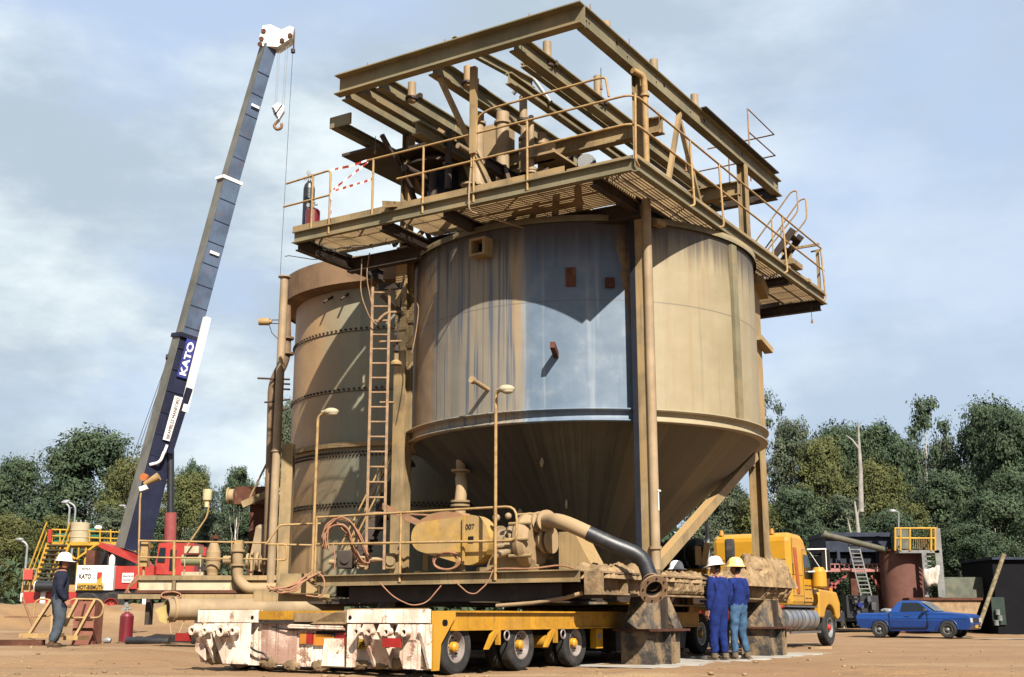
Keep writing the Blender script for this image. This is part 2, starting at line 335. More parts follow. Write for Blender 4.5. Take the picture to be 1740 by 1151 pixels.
# ------------------------------------------------------------------ tank skin materials (stains follow the plate, by bearing round the tank; shade painted in below the rim)
def tankmat(name, cone=False, second=False):
    m = bpy.data.materials.new(name); m.use_nodes = True; t = m.node_tree; n = t.nodes; k = t.links.new; b = n['Principled BSDF']
    b.inputs['Roughness'].default_value = .62
    at_ = n.new('ShaderNodeAttribute'); at_.attribute_name = 'bearing'; ang = at_.outputs['Fac']
    c = n.new('ShaderNodeTexCoord'); sp = n.new('ShaderNodeSeparateXYZ'); k(c.outputs['Object'], sp.inputs[0]); z = sp.outputs['Z']
    def math_(op, a, b_=None, c_=None):
        q = n.new('ShaderNodeMath'); q.operation = op
        for i, x in enumerate((a, b_, c_)):
            if x is None: continue
            if isinstance(x, (int, float)): q.inputs[i].default_value = x
            else: k(x, q.inputs[i])
        return q.outputs[0]
    def vec(x, y, w=0):
        q = n.new('ShaderNodeCombineXYZ')
        for i, s in enumerate((x, y, w)):
            if isinstance(s, (int, float)): q.inputs[i].default_value = s
            else: k(s, q.inputs[i])
        return q.outputs[0]
    def noise(v, s, d=4, r=.55):
        q = n.new('ShaderNodeTexNoise'); q.inputs['Scale'].default_value = s; q.inputs['Detail'].default_value = d; q.inputs['Roughness'].default_value = r; k(v, q.inputs['Vector']); return q.outputs['Fac']
    def rg(src, a, b_, lo=0, hi=1):
        q = n.new('ShaderNodeMapRange'); q.interpolation_type = 'SMOOTHSTEP'
        for i, x in zip(('From Min', 'From Max', 'To Min', 'To Max'), (a, b_, lo, hi)): q.inputs[i].default_value = x
        k(src, q.inputs['Value']); return q.outputs[0]
    def mix(f, a, b_):
        q = n.new('ShaderNodeMix'); q.data_type = 'RGBA'
        if isinstance(f, float): q.inputs[0].default_value = f
        else: k(f, q.inputs[0])
        for s, x in ((6, a), (7, b_)):
            if isinstance(x, tuple): q.inputs[s].default_value = (*[c_*.43 for c_ in x], 1)
            else: k(x, q.inputs[s])
        return q.outputs[2]
    obj = c.outputs['Object']
    st = noise(vec(math_('MULTIPLY', ang, .55), math_('MULTIPLY', z, .16)), 1., 3, .6)       # fine runs
    st2 = noise(vec(math_('MULTIPLY', ang, .16), math_('MULTIPLY', z, .10), 7.), 1., 3, .6)   # broad runs
    st3 = noise(vec(math_('MULTIPLY', ang, 1.3), math_('MULTIPLY', z, .22), 3.), 1., 2, .5)
    bl = noise(obj, 1.6, 6, .6); fine = noise(obj, 9., 4, .6)
    if second:
        gold = mix(rg(bl, .3, .7), (.60, .36, .15), (.50, .31, .145)); gold = mix(rg(st2, .5, .68, 0, .5), gold, (.36, .25, .14))
        gg = mix(rg(st2, .35, .65), (.27, .275, .20), (.36, .34, .23)); gg = mix(rg(st, .55, .7, 0, .6), gg, (.42, .31, .17)); gg = mix(rg(bl, .5, .7, 0, .6), gg, (.46, .36, .20))
        col = mix(rg(math_('ADD', ang, math_('MULTIPLY', st2, 30.)), -38., -6.), gold, gg); col = mix(rg(fine, .58, .75, 0, .3), col, (.25, .16, .09))
    elif not cone:
        tan = mix(rg(bl, .3, .7), (.40, .32, .185), (.46, .375, .225)); tan = mix(rg(st2, .5, .66, 0, .45), tan, (.37, .26, .13)); tan = mix(rg(st, .56, .68, 0, .3), tan, (.22, .19, .13))
        grey = mix(rg(st2, .35, .65), (.25, .225, .185), (.40, .33, .23))
        grey = mix(rg(st, .52, .60, 0, .9), grey, (.10, .125, .175))
        grey = mix(rg(st2, .53, .62, 0, .85), grey, (.46, .31, .155))
        grey = mix(rg(st3, .60, .72, 0, .55), grey, (.12, .12, .13))
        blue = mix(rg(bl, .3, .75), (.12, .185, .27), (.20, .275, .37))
        blue = mix(rg(st2, .52, .66, 0, .8), blue, (.38, .44, .48)); blue = mix(rg(bl, .5, .68, 0, .45), blue, (.30, .34, .36)); blue = mix(rg(z, 1.9, 3.4, 0, .75), blue, (.06, .09, .17))  # blue deepens upwards: shade under the walkway painted into the colour
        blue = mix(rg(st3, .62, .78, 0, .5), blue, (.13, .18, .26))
        a2 = math_('ADD', ang, math_('MULTIPLY_ADD', noise(vec(0., math_('MULTIPLY', z, 1.5)), 1.), 3., -1.5))
        tl = mix(rg(bl, .3, .7), (.44, .27, .12), (.36, .23, .115))
        col = mix(rg(a2, -60., -56.), tl, grey)
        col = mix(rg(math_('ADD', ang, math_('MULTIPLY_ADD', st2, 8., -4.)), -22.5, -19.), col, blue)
        a3 = math_('ADD', a2, math_('MULTIPLY', z, 2.2))      # the ragged edge leans with height
        lowrust = mix(rg(fine, .4, .6), (.37, .22, .095), (.26, .15, .07))
        col = mix(rg(a3, 13.2, 14.2), col, lowrust)
        col = mix(rg(ang, 13.5, 14.), col, tan)
        rim_shade = math_('ADD', math_('MULTIPLY', st, 1.3), z); col = mix(rg(rim_shade, 3.45, 4.25, 0, .85), col, (.055, .042, .035))  # ragged dark band below the rim is painted walkway shade
        seam = math_('MULTIPLY', rg(z, 2.10, 2.112), rg(z, 2.124, 2.136, 1, 0))
        col = mix(math_('MULTIPLY', seam, .55), col, (.12, .11, .10))
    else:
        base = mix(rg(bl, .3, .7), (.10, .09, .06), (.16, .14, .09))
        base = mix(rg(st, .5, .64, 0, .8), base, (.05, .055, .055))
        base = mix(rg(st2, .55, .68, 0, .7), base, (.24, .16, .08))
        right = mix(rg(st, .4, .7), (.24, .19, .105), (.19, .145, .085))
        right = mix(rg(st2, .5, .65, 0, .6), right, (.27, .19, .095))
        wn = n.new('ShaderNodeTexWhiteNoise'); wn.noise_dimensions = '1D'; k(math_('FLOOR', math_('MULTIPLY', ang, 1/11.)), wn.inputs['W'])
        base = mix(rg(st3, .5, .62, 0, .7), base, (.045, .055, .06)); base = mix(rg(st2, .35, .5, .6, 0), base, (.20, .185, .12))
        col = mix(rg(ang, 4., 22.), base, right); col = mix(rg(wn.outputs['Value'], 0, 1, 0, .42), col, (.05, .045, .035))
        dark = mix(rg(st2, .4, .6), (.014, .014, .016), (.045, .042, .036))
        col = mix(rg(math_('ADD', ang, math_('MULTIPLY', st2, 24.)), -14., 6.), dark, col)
    k(col, b.inputs['Base Color'])
    bp = n.new('ShaderNodeBump'); bp.inputs['Strength'].default_value = .12; bp.inputs['Distance'].default_value = .02; k(fine, bp.inputs['Height']); b2_ = n.new('ShaderNodeBump'); b2_.inputs['Strength'].default_value = .35; b2_.inputs['Distance'].default_value = .12; k(noise(obj, 1.1, 2, .4), b2_.inputs['Height']); k(bp.outputs[0], b2_.inputs['Normal']); k(b2_.outputs[0], b.inputs['Normal'])
    return m
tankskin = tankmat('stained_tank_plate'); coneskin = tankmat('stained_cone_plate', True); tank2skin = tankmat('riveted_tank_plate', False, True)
def roundshell(name, prof, cx, cy, mats, parent, n=120, lcl=True, thick=None):
    """open shell of revolution about a vertical axis with a bearing attribute (degrees, 0 = facing -y)"""
    V = []; F = []; ang = []
    m = len(prof)
    for j, (r, z) in enumerate(prof):
        for i in range(n+1):
            a = -math.pi+2*math.pi*i/n; wx, wy = math.sin(a)*r, -math.cos(a)*r
            if lcl: V.append((cx+wx*UX.x+wy*UX.y, cy+wx*VX.x+wy*VX.y, z))
            else: V.append((cx+wx, cy+wy, z))
            ang.append(math.degrees(a))
    for j in range(m-1):
        for i in range(n): F.append((j*(n+1)+i, j*(n+1)+i+1, (j+1)*(n+1)+i+1, (j+1)*(n+1)+i))
    mb = MB(); mb.add(V, F, True)
    o = mb.build(name, mats, parent, loc=(cx, cy, prof[0][1]) if parent is not None else (cx, cy, prof[0][1]), local=True)
    a = o.data.attributes.new('bearing', 'FLOAT', 'POINT'); a.data.foreach_set('value', ang)
    return o
# ------------------------------------------------------------------ the ground
def make_ground():
    xs = sorted(set([-900, -500, -250, -150, -100, -70, -50, -40, -34, -30]+[round(-28+.3*i, 3) for i in range(60)]+[round(-10+.13*i, 3) for i in range(160)]+[round(10.8+.3*i, 3) for i in range(54)]+[28, 34, 42, 55, 75, 110, 160, 260, 500, 900]))
    ys = sorted(set([-300, -100, -40, -15, 0, 6, 10, 12, 13]+[14, 14.5, 15, 15.3]+[round(15.5+.09*i, 3) for i in range(90)]+[round(23.6+.2*i, 3) for i in range(84)]+[round(40.5+.6*i, 3) for i in range(35)]+[64, 70, 78, 90, 110, 150, 220, 400, 900]))
    from mathutils import noise as ns
    V = []
    for y in ys:
        for x in xs:
            z = ground_z(x, y)
            if -28 < x < 27 and 13 < y < 61:
                z += .022*ns.noise(Vector((x*.8, y*.8, 0)))+.018*ns.noise(Vector((x*2.6, y*2.6, 3)))
                if y < 27:
                    z += .012*ns.noise(Vector((x*6, y*6, 8)))
                    for (o_, sl, w_) in ((16.9, .05, .10), (17.25, .05, .10), (18.9, -.16, .11), (19.35, -.16, .11), (16.2, .22, .1), (16.6, .22, .1)):
                        d_ = (y-(o_+sl*x)+.12*math.sin(x*.35+o_)); z += (-.035*math.exp(-(d_/w_)**2)+.018*math.exp(-((abs(d_)-.19)/.07)**2))*(.6+.8*ns.noise(Vector((x*.7, o_, 0))))
                bank = ss(31.8, 33.5, y)*(1-ss(35, 37, y))*ss(-5, -7, x); z += bank*(.16*ns.noise(Vector((x*1.7, y*1.2, 5)))+.08*ns.noise(Vector((x*4, y*4, 5))))
            V.append((x, y, z))
    nx = len(xs); F = [(j*nx+i, j*nx+i+1, (j+1)*nx+i+1, (j+1)*nx+i) for j in range(len(ys)-1) for i in range(nx-1)]
    m = bpy.data.materials.new('sandy_gravel'); m.use_nodes = True; t = m.node_tree; n = t.nodes; k = t.links.new; b = n['Principled BSDF']; b.inputs['Roughness'].default_value = .95
    c = n.new('ShaderNodeTexCoord'); co = c.outputs['Object']
    def noise(s, d=5, r=.6, ms=None):
        q = n.new('ShaderNodeTexNoise'); q.inputs['Scale'].default_value = s; q.inputs['Detail'].default_value = d; q.inputs['Roughness'].default_value = r
        if ms: mp = n.new('ShaderNodeMapping'); mp.inputs['Scale'].default_value = ms; k(co, mp.inputs['Vector']); k(mp.outputs[0], q.inputs['Vector'])
        else: k(co, q.inputs['Vector'])
        return q.outputs['Fac']
    def mix(f, a, b_, lo=.3, hi=.7, top=1.):
        r = n.new('ShaderNodeMapRange'); r.interpolation_type = 'SMOOTHSTEP'; r.inputs['From Min'].default_value = lo; r.inputs['From Max'].default_value = hi; r.inputs['To Max'].default_value = top; k(f, r.inputs['Value'])
        q = n.new('ShaderNodeMix'); q.data_type = 'RGBA'; k(r.outputs[0], q.inputs[0])
        for s, x in ((6, a), (7, b_)):
            if isinstance(x, tuple): q.inputs[s].default_value = (*[c_*.43 for c_ in x], 1)
            else: k(x, q.inputs[s])
        return q.outputs[2]
    c1 = mix(noise(.35), (.315, .165, .064), (.385, .225, .096))
    c1 = mix(noise(1.1, 6, .7, (.5, 1.6, 1)), c1, (.23, .13, .055), .5, .7, .8)
    c1 = mix(noise(.22, 4, .5, (.6, 2.5, 1)), c1, (.43, .28, .14), .54, .66, .8)
    c1 = mix(noise(26, 3, .7), c1, (.20, .12, .065), .56, .70, .75)
    c1 = mix(noise(11, 3, .7), c1, (.52, .35, .20), .60, .74, .6)
    k(c1, b.inputs['Base Color'])
    bp = n.new('ShaderNodeBump'); bp.inputs['Strength'].default_value = .8; bp.inputs['Distance'].default_value = .03; k(noise(14, 6, .7), bp.inputs['Height']); k(bp.outputs[0], b.inputs['Normal'])
    mb = MB(); mb.add(V, F, True); o = mb.build('ground', m, loc=(0, 0, 0)); tag(o, kind='structure')
make_ground()
def pebbles():
    mb = MB()
    for i in range(900):
        y = 15.5+random.random()**1.5*14; x = (random.random()-.5)*.95*y; r = random.uniform(.005, .017) if i % 9 else random.uniform(.02, .04)
        mb.ball((x, y, ground_z(x, y)+r*.3), r, (1.3, 1, .7), 6, 4, .4)
    tag(mb.build('gravel', mud), kind='stuff', label='loose stones scattered over the sandy ground')
pebbles()
# pale concrete pad under the pedestals
def pad():
    n = 60; top = []; bot = []
    for i in range(n+1):
        u = -1.7+9.4*i/n; top.append(L(u, 1.0, .012)); bot.append(L(u, -.78+.10*math.sin(i*.9)+random.uniform(-.05, .05), .012))
    mb = MB(); V = bot+top+[p-Vector((0, 0, .06)) for p in bot]; F = [(i, i+1, n+2+i, n+1+i) for i in range(n)]+[(i+1, i, 2*(n+1)+i, 2*(n+1)+i+1) for i in range(n)]
    mb.add(V, F); o = mb.build('concrete_pad', conc); tag(o, kind='structure')
pad()
# ================================================================== MAIN TANK AND ITS STEELWORK (frame: u, v, z)
T = thing('settling_tank', 'huge dusty cone-bottomed steel tank on four legs with railed walkway and beam frame on top', 'settling tank', A0, ROTU)
CU, CV, TR = 2.8, 2.75, 3.68
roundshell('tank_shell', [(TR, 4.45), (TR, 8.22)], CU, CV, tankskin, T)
mb = MB()      # inside lining + rim seen through the grating
roundshell('tank_rim', [(TR+.07, 8.1), (TR+.07, 8.22), (TR-.1, 8.22), (TR-.1, 4.5)], CU, CV, beamg, T)
roundshell('ring_girder', [(TR+.002, 4.50), (TR+.16, 4.50), (TR+.16, 4.475), (TR+.05, 4.47), (TR+.05, 4.30), (TR+.13, 4.295), (TR+.13, 4.27), (TR-.25, 4.27)], CU, CV, tankskin, T)
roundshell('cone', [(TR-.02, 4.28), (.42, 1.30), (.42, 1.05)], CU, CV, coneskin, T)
# seam on the cone, lugs
mb = MB()
for a, s in ((-19, .22), (-41, .50), (-13, .46)):
    r = TR*(1-s)+.42*s; z = 4.28-2.98*s; wx, wy = math.sin(R(a)), -math.cos(R(a)); d = Vector((wx*UX.x+wy*UX.y, wx*VX.x+wy*VX.y, 0)); c = Vector((CU, CV, 0))
    p = c+d*r+Vector((0, 0, z)); mb.bar(p-d*.02+Vector((0, 0, .12)), p+d*.13+Vector((0, 0, -.06)), .03, .10)
split(mb.build('lifting_lug', cream, T, local=True))
def tdir(a): wx, wy = math.sin(R(a)), -math.cos(R(a)); return Vector((wx*UX.x+wy*UX.y, wx*VX.x+wy*VX.y, 0))
def ton(a, z, off=0): return Vector((CU, CV, 0))+tdir(a)*(TR+off)+Vector((0, 0, z))
def boxon(mb, a, z0, z1, w, d0, d1):
    o = ton(a, 0, 0); n = tdir(a); s = n.cross(Vector((0, 0, 1)))
    P = []
    for z in (z0, z1): P += [o+n*d0-s*w/2+Vector((0, 0, z)), o+n*d1-s*w/2+Vector((0, 0, z)), o+n*d1+s*w/2+Vector((0, 0, z)), o+n*d0+s*w/2+Vector((0, 0, z))]
    mb.hexa(P)
mb = MB()    # square nozzle box under the walkway: four plates round a dark mouth
a0 = -34.5; n_ = tdir(a0); s_ = n_.cross(Vector((0, 0, 1))); o_ = ton(a0, 0)
for (x0, x1, z0, z1) in ((-.19, .19, 7.57, 7.62), (-.19, .19, 7.88, 7.93), (-.19, -.13, 7.62, 7.88), (.13, .19, 7.62, 7.88)):
    P = []
    for z in (z0, z1): P += [o_+n_*-.1+s_*x0+Vector((0, 0, z)), o_+n_*.26+s_*x0+Vector((0, 0, z)), o_+n_*.26+s_*x1+Vector((0, 0, z)), o_+n_*-.1+s_*x1+Vector((0, 0, z))]
    mb.hexa(P)
mb.build('square_nozzle', steel, T, local=True)
mb = MB(); boxon(mb, a0, 7.62, 7.88, .26, -.05, .01); mb.build('nozzle_opening', black, T, local=True)
mb = MB(); boxon(mb, -7, 6.83, 7.20, .19, -.02, .025); mb.build('rusty_patch_plate', rust, T, local=True)
mb = MB(); boxon(mb, 4.3, 6.80, 6.98, .17, -.05, .09); mb.build('square_stub', rust, T, local=True)
mb = MB(); p = ton(-11.5, 5.50); d = tdir(-11.5); mb.bar(p-d*.1, p+d*.42+Vector((0, 0, .13)), .09, .12); mb.build('angle_stub', rust, T, local=True)
mb = MB(); p = ton(-33, 4.95); d = tdir(-33); mb.tube([p-d*.1, p+d*.5+Vector((0, 0, .12))], .045, 10); mb.tube([p+d*.48+Vector((0, 0, .11)), p+d*.55+Vector((0, 0, .13))], .07, 10); mb.build('drain_stub', concm, T, local=True)
# columns: A (u0 v0), B (5.6, 0), C (0, 5.5), D (5.6, 5.5)
def hcol(mb, u, v, z0, z1, s=.26, web='u', tf=.03):
    if web == 'u': mb.box(u-s/2, u+s/2, v-s/2, v-s/2+tf, z0, z1); mb.box(u-s/2, u+s/2, v+s/2-tf, v+s/2, z0, z1); mb.box(u-tf/2, u+tf/2, v-s/2+tf, v+s/2-tf, z0, z1)
    else: mb.box(u-s/2, u-s/2+tf, v-s/2, v+s/2, z0, z1); mb.box(u+s/2-tf, u+s/2, v-s/2, v+s/2, z0, z1); mb.box(u-s/2+tf, u+s/2-tf, v-tf/2, v+tf/2, z0, z1)
    return mb
for (u, v, z1, s, w) in ((0, 0, 8.35, .30, 'v'), (5.62, -.02, 8.5, .30, 'u'), (0, 5.5, 8.45, .28, 'v'), (5.6, 5.5, 8.45, .28, 'v')):
    mb = MB(); hcol(mb, u, v, 1.52, z1, s, w)
    c = mb.build('column', steel, T, local=True)
    if (u, v) == (0, 0):   # the pipe clamped to the front column
        pb = MB(); pb.tube([(-.13, -.20, 1.6), (-.13, -.20, 8.7)], .085, 16); pb.tube([(-.13, -.20, 1.95), (-.13, -.20, 2.0)], .115, 16)
        pb.build('riser_pipe', pinkpipe, c, local=True)
        sb = MB(); sb.box(-.170, -.150, .05, .15, 1.52, 8.35); sb.box(-.12, -.03, .145, .16, 1.52, 8.35); sb.build('dark_flange', mat('blue_black_paint', (.022, .026, .04), .6), c, local=True); sb = MB(); sb.box(.151, .165, -.16, -.10, 1.52, 8.35); sb.build('dark_edge', blackp, c, local=True)
        wb = MB(); wb.bar((-.145, -.292, 2.62), (-.145, -.292, 2.95), .02, .012, (0, 1, 0)); wb.bar((-.06, -.295, 2.97), (-.17, -.295, 2.97), .012, .03); wb.build('white_paint_mark', whitep, c, local=True)
for pts in ([(0, -.02, 1.55), (5.45, -.02, 4.25)],):
    mb = MB(); mb.bar(pts[0], pts[1], .17, .20); mb.build('diagonal_brace', steel, T, local=True)
# stiffeners on the right of the shell
mb = MB(); boxon(mb, 50.5, 4.52, 8.05, .20, 0, .07); mb.build('shell_stiffener', beamg, T, local=True)
mb = MB(); mb.box(5.28, 5.72, -.22, -.17, 4.55, 8.42); mb.build('column_face_plate', steel, T, local=True)
mb = MB(); mb.bar((5.25, -.30, 6.82), (5.85, -.34, 6.62), .2, .12); mb.bar((5.45, -.28, 8.2), (5.9, -.25, 7.95), .26, .25); split(mb.build('bracket', steel, T, local=True))
mb = MB(); mb.bar((.10, -.26, 8.02), (.35, -.32, 8.02), .14, .10); mb.build('small_bracket', steel, T, local=True)
# base frame: mud-caked beam along the front right, deck edge along the front left, beams behind
mb = MB(); mb.ibeam((-2.05, 0, 1.335), (6.9, 0, 1.335), .37, .34, .03, .03); mb.box(-2.08, -2.05, -.17, .17, 1.15, 1.52)
for u in (-1.2, -.35, .35, 2.6, 5.1, 6.0): mb.box(u, u+.03, -.165, -.02, 1.18, 1.49)
mb.build('mud_caked_base_beam', mudbeam, T, local=True)
mb = MB(); mb.ibeam((-1.9, 5.5, 1.335), (7.0, 5.5, 1.335), .37, .3); mb.ibeam((0, .2, 1.335), (0, 5.3, 1.335), .36, .3); mb.ibeam((5.6, .2, 1.335), (5.6, 5.3, 1.335), .36, .3)
for v in (1.4, 2.8, 4.2): mb.ibeam((-1.8, v, 1.2), (6.8, v, 1.2), .25, .2)
mb.build('base_beam', darkst, T, local=True)
mb = MB(); mb.channel((-2.12, .22, 1.45), (-2.12, 5.8, 1.45), .20, .10, -1); mb.build('deck_edge_channel', steel, T, local=True)
mb = MB(); mb.box(-2.1, -.1, .22, 5.78, 1.52, 1.54); mb.box(-.1, 7.2, .2, 5.3, 1.0, 1.02); mb.build('lower_deck', steel, T, local=True)
mb = MB(); mb.box(-1.9, -1.86, .7, 5.2, 1.06, 1.34); mb.box(-1.5, -1.46, -.0, 1.0, 1.1, 1.34); mb.build('under_deck_beam', darkst, T, local=True)
mb = MB(); mb.tube([(-2.0, 1.9, .98), (-2.0, 1.2, 1.02), (-1.95, .6, 1.10), (-1.9, .3, 1.18)], .035, 8); mb.build('bent_pipe', concm, T, local=True)
# lower handrail
def handrail(name, runs, posts, m, parent=T, r=.022, lcl=True):
    mb = MB()
    for p in runs: mb.tube(p, r, 8)
    h = mb.build(name, m, parent, local=lcl)
    for p in posts:
        q = MB(); q.tube(p, r*1.05, 8); q.build('rail_post', m, h, local=lcl)
    return h
handrail('lower_handrail', [bend([(-2.16, 5.80, 2.62), (-2.16, 1.40, 2.62), (-2.16, 1.40, 2.05), (-2.16, 1.75, 2.05), (-2.16, 5.80, 2.12)], .22)],
         [[(-2.16, 5.82, 1.4), (-2.16, 5.82, 2.64)], [(-2.16, 3.84, 1.40), (-2.16, 3.84, 2.62)], [(-2.16, 1.84, 1.4), (-2.16, 1.84, 2.62)]], railm)
# ---- walkway platform at z 8.5
PU0, PU1, PV0, PV1, PZ = -1.92, 8.6, -.82, 6.9, 8.50
mb = MB()
for (p0, p1, sd) in (((PU0, PV0, PZ-.13), (PU0, PV1, PZ-.13), -1), ((PU0, PV0, PZ-.13), (PU1, PV0, PZ-.13), 1)):
    mb.channel(p0, p1, .24, .10, sd, .022)
mb.box(PU1-.02, PU1, PV0, PV0+3.6, PZ-.26, PZ-.02); mb.box(PU0, -.1, PV1-.02, PV1, PZ-.25, PZ-.01)
mb.build('walkway_edge_channel', beamg, T, local=True)
mb = MB()   # toe plate, dusty
mb.box(PU0-.03, PU0-.015, PV0+1.35, 6.95, PZ-.01, PZ+.13); mb.box(PU0-.03, PU0-.015, PV0, PV0+1.3, PZ-.01, PZ+.05)
mb.box(PU0, PU1, PV0-.03, PV0-.015, PZ-.01, PZ+.10)
mb.build('toe_plate', steel, T, local=True)
def grating(name, u0, u1, v0, v1, along, s, h, z=PZ-.02):
    mb = MB(); t = .006
    if along == 'v':
        k = int((u1-u0)/s)
        for i in range(k+1): u = u0+i*s; mb.box(u, u+t, v0, v1, z-h, z)
        for j in range(int((v1-v0)/.45)+1): v = v0+j*.45; mb.box(u0, u1, v, v+.012, z-h-.012, z-h-.004)
    else:
        k = int((v1-v0)/s)
        for i in range(k+1): v = v0+i*s; mb.box(u0, u1, v, v+t, z-h, z)
        for j in range(int((u1-u0)/.6)+1): u = u0+j*.6; mb.box(u, u+.012, v0, v1, z-h-.012, z-h-.004)
    return mb.build(name, grate, T, local=True)
grating('walkway_grating', PU0+.03, -.28, -.10, 3.1, 'v', .085, .128)
grating('walkway_grating', PU0+.03, -.28, 3.25, 4.55, 'v', .036, .018)
grating('walkway_grating', PU0+.03, -.35, 4.75, PV1-.05, 'v', .036, .018)
grating('walkway_grating', PU0+.03, 3.3, PV0+.03, -.15, 'u', .07, .095)
grating('walkway_grating', 3.4, 6.1, PV0+.03, -.15, 'u', .07, .095)
grating('walkway_grating', 6.2, PU1-.06, PV0+.03, 2.4, 'u', .07, .095)
mb = MB(); mb.box(-.27, 3.2, -.1, .5, PZ-.018, PZ-.008); mb.build('walkway_plate', steel, T, local=True)
mb = MB()      # joists under the walkway
for v in (-.02, 3.18, 4.65): mb.ibeam((PU0+.02, v, PZ-.24), (1.2, v, PZ-.24), .22, .13)
mb.ibeam((PU0+.02, PV1-.08, PZ-.26), (.9, PV1-.08, PZ-.26), .26, .14)
mb.ibeam((-.22, -.1, PZ-.3), (-.22, 6.85, PZ-.3), .30, .18); mb.ibeam((-.1, -.05, PZ-.30), (6.2, -.05, PZ-.30), .30, .18)
for u in (3.35, 6.15): mb.ibeam((u, PV0+.05, PZ-.22), (u, .9, PZ-.22), .20, .12)
mb.ibeam((PU1-.1, PV0+.05, PZ-.27), (PU1-.1, 2.75, PZ-.27), .26, .14); mb.ibeam((6.1, 2.45, PZ-.22), (PU1-.1, 2.45, PZ-.22), .20, .12)
mb.bar((6.0, .1, 7.7), (7.9, .1, PZ-.25), .10, .10)
split(mb.build('walkway_joist', darkst, T, local=True))

# tank-top bridge, lid plates
mb = MB()
for v in (1.6, 3.9): mb.ibeam((-.3, v, PZ-.12), (6.1, v, PZ-.12), .3, .2)
mb.box(-.2, 1.6, 3.9, 5.5, PZ-.01, PZ+.0); mb.build('bridge_beam', darkst, T, local=True)
# ---- handrails on the walkway
HR = PZ+1.16; KR = PZ+.62; uo = PU0-.06; vo = PV0-.06
mb = MB()
mb = None
h1 = handrail('walkway_handrail', [bend([(uo, 5.0, HR), (uo, 1.15, HR), (uo, vo, HR), (.2, vo, HR), (PU1, vo, HR), (PU1+.02, vo+.3, HR)], .25, 6),
               bend([(uo, 4.25, KR), (uo, vo, KR), (PU1, vo, KR)], .25, 6)],
         [[(uo, v, PZ-.2), (uo, v, HR)] for v in (1.28, 3.62)]+[bend([(uo+.1, vo-.02, PZ-.16), (uo-.04, vo-.03, PZ-.1), (uo+.03, vo-.02, HR)], .1)]
         +[bend([(u-.08, vo+.02, PZ-.20), (u, vo-.05, PZ-.16), (u, vo, HR)], .08) for u in (.45, 1.9, 5.65, 8.45)], railm)
handrail('walkway_handrail', [bend([(uo, 7.15, HR-.06), (uo, 5.95, HR), (uo, 5.95, PZ-.2)], .12), [(uo, 7.2, KR-.02), (uo, 5.95, KR)]], [[(uo, 6.42, PZ), (uo, 6.42, HR)]], railm)
handrail('walkway_handrail', [bend([(uo, 2.5, 10.02-.05), (uo, 2.5, 9.0)], .1), [(uo, 2.45, PZ-.2), (uo, 2.45, HR-.05)], bend([(uo, 2.4, 9.3), (uo, 2.4, 9.98), (uo, 2.1, 10.08), (uo, -.2, 10.12), (uo, -.35, 10.1), (uo, -.4, 9.72)], .15)], [[(uo, 4.85, PZ-.02), (uo, 4.85, HR)]], railm)
handrail('rear_handrail', [[(2.6, 6.9, HR-.2), (6.0, 6.9, HR-.2)], [(3.0, 3.0, PZ+.9), (6.4, 3.0, PZ+.9)], [(6.4, -.3+3, PZ+.9), (PU1, 2.7, PZ+.9)], [(6.4, 2.7, PZ+.45), (PU1, 2.7, PZ+.45)]], [[(u, 2.7, PZ), (u, 2.7, PZ+.9)] for u in (6.5, 7.6, 8.5)], railbr)
mb = MB(); mb.box(PU1-.1, PU1-.04, PV0+.02, PV0+.09, PZ, HR); mb.box(PU1-.1, PU1-.04, PV0+.7, PV0+.78, PZ, HR+.15); mb.box(8.2, 8.26, .6, .68, PZ, HR+.1)
mb.box(PU1-.1, PU1-.04, PV0, PV0+.8, HR+.1, HR+.16); split(mb.build('gate_post', steel, T, local=True))
# companionway with looped rails at the right end of the walkway
st = MB(); s0 = Vector((7.95, 1.0, PZ)); s1 = Vector((7.95, -.38, PZ+1.60))
for off in (Vector((0, 0, 0)), Vector((.6, 0, 0))):
    st.bar(s0+off, s1+off, .03, .18)
for i in range(6):
    p = s0.lerp(s1, (i+.5)/6); st.bar(p+Vector((.02, 0, 0)), p+Vector((.58, 0, 0)), .2, .02)
sc_ = st.build('companion_steps', darkst, T, local=True)
for off in (Vector((-.04, 0, 0)), Vector((.64, 0, 0))):
    a = s0+off; b = s1+off; hh = Vector((0, 0, .95)); q = MB()
    q.tube(bend([a+hh, b+hh, b+hh+Vector((0, -.16, .02)), b+hh*.5+Vector((0, -.16, -.05)), a+hh*.45], .12), .02, 8)
    q.tube([a.lerp(b, .62), a.lerp(b, .62)+hh], .02, 8); q.build('looped_rail', railm, sc_, local=True)
mb = MB(); mb.box(6.1, 6.75, PV0-.12, PV0+.25, PZ+.16, PZ+.28); mb.box(7.15, 7.3, PV0-.13, PV0+.1, PZ-.02, PZ+.06); split(mb.build('loose_step_plate', steel, T, local=True))
# triangular rail frame high at the back right
mb = MB(); TRI = 1
for pts in ([(7.55, .5, 11.4), (7.55, .5, 13.35), (9.5, .5, 13.35), (9.5, 2.4, 13.35)], [(7.55, .5, 12.72), (9.5, .5, 12.75), (9.5, 3.2, 12.75)], [(9.5, 1.8, 11.6), (9.5, 1.8, 13.35)]): mb.tube(pts, .02, 6)
mb.build('bent_rail_frame', railbr, T, local=True)
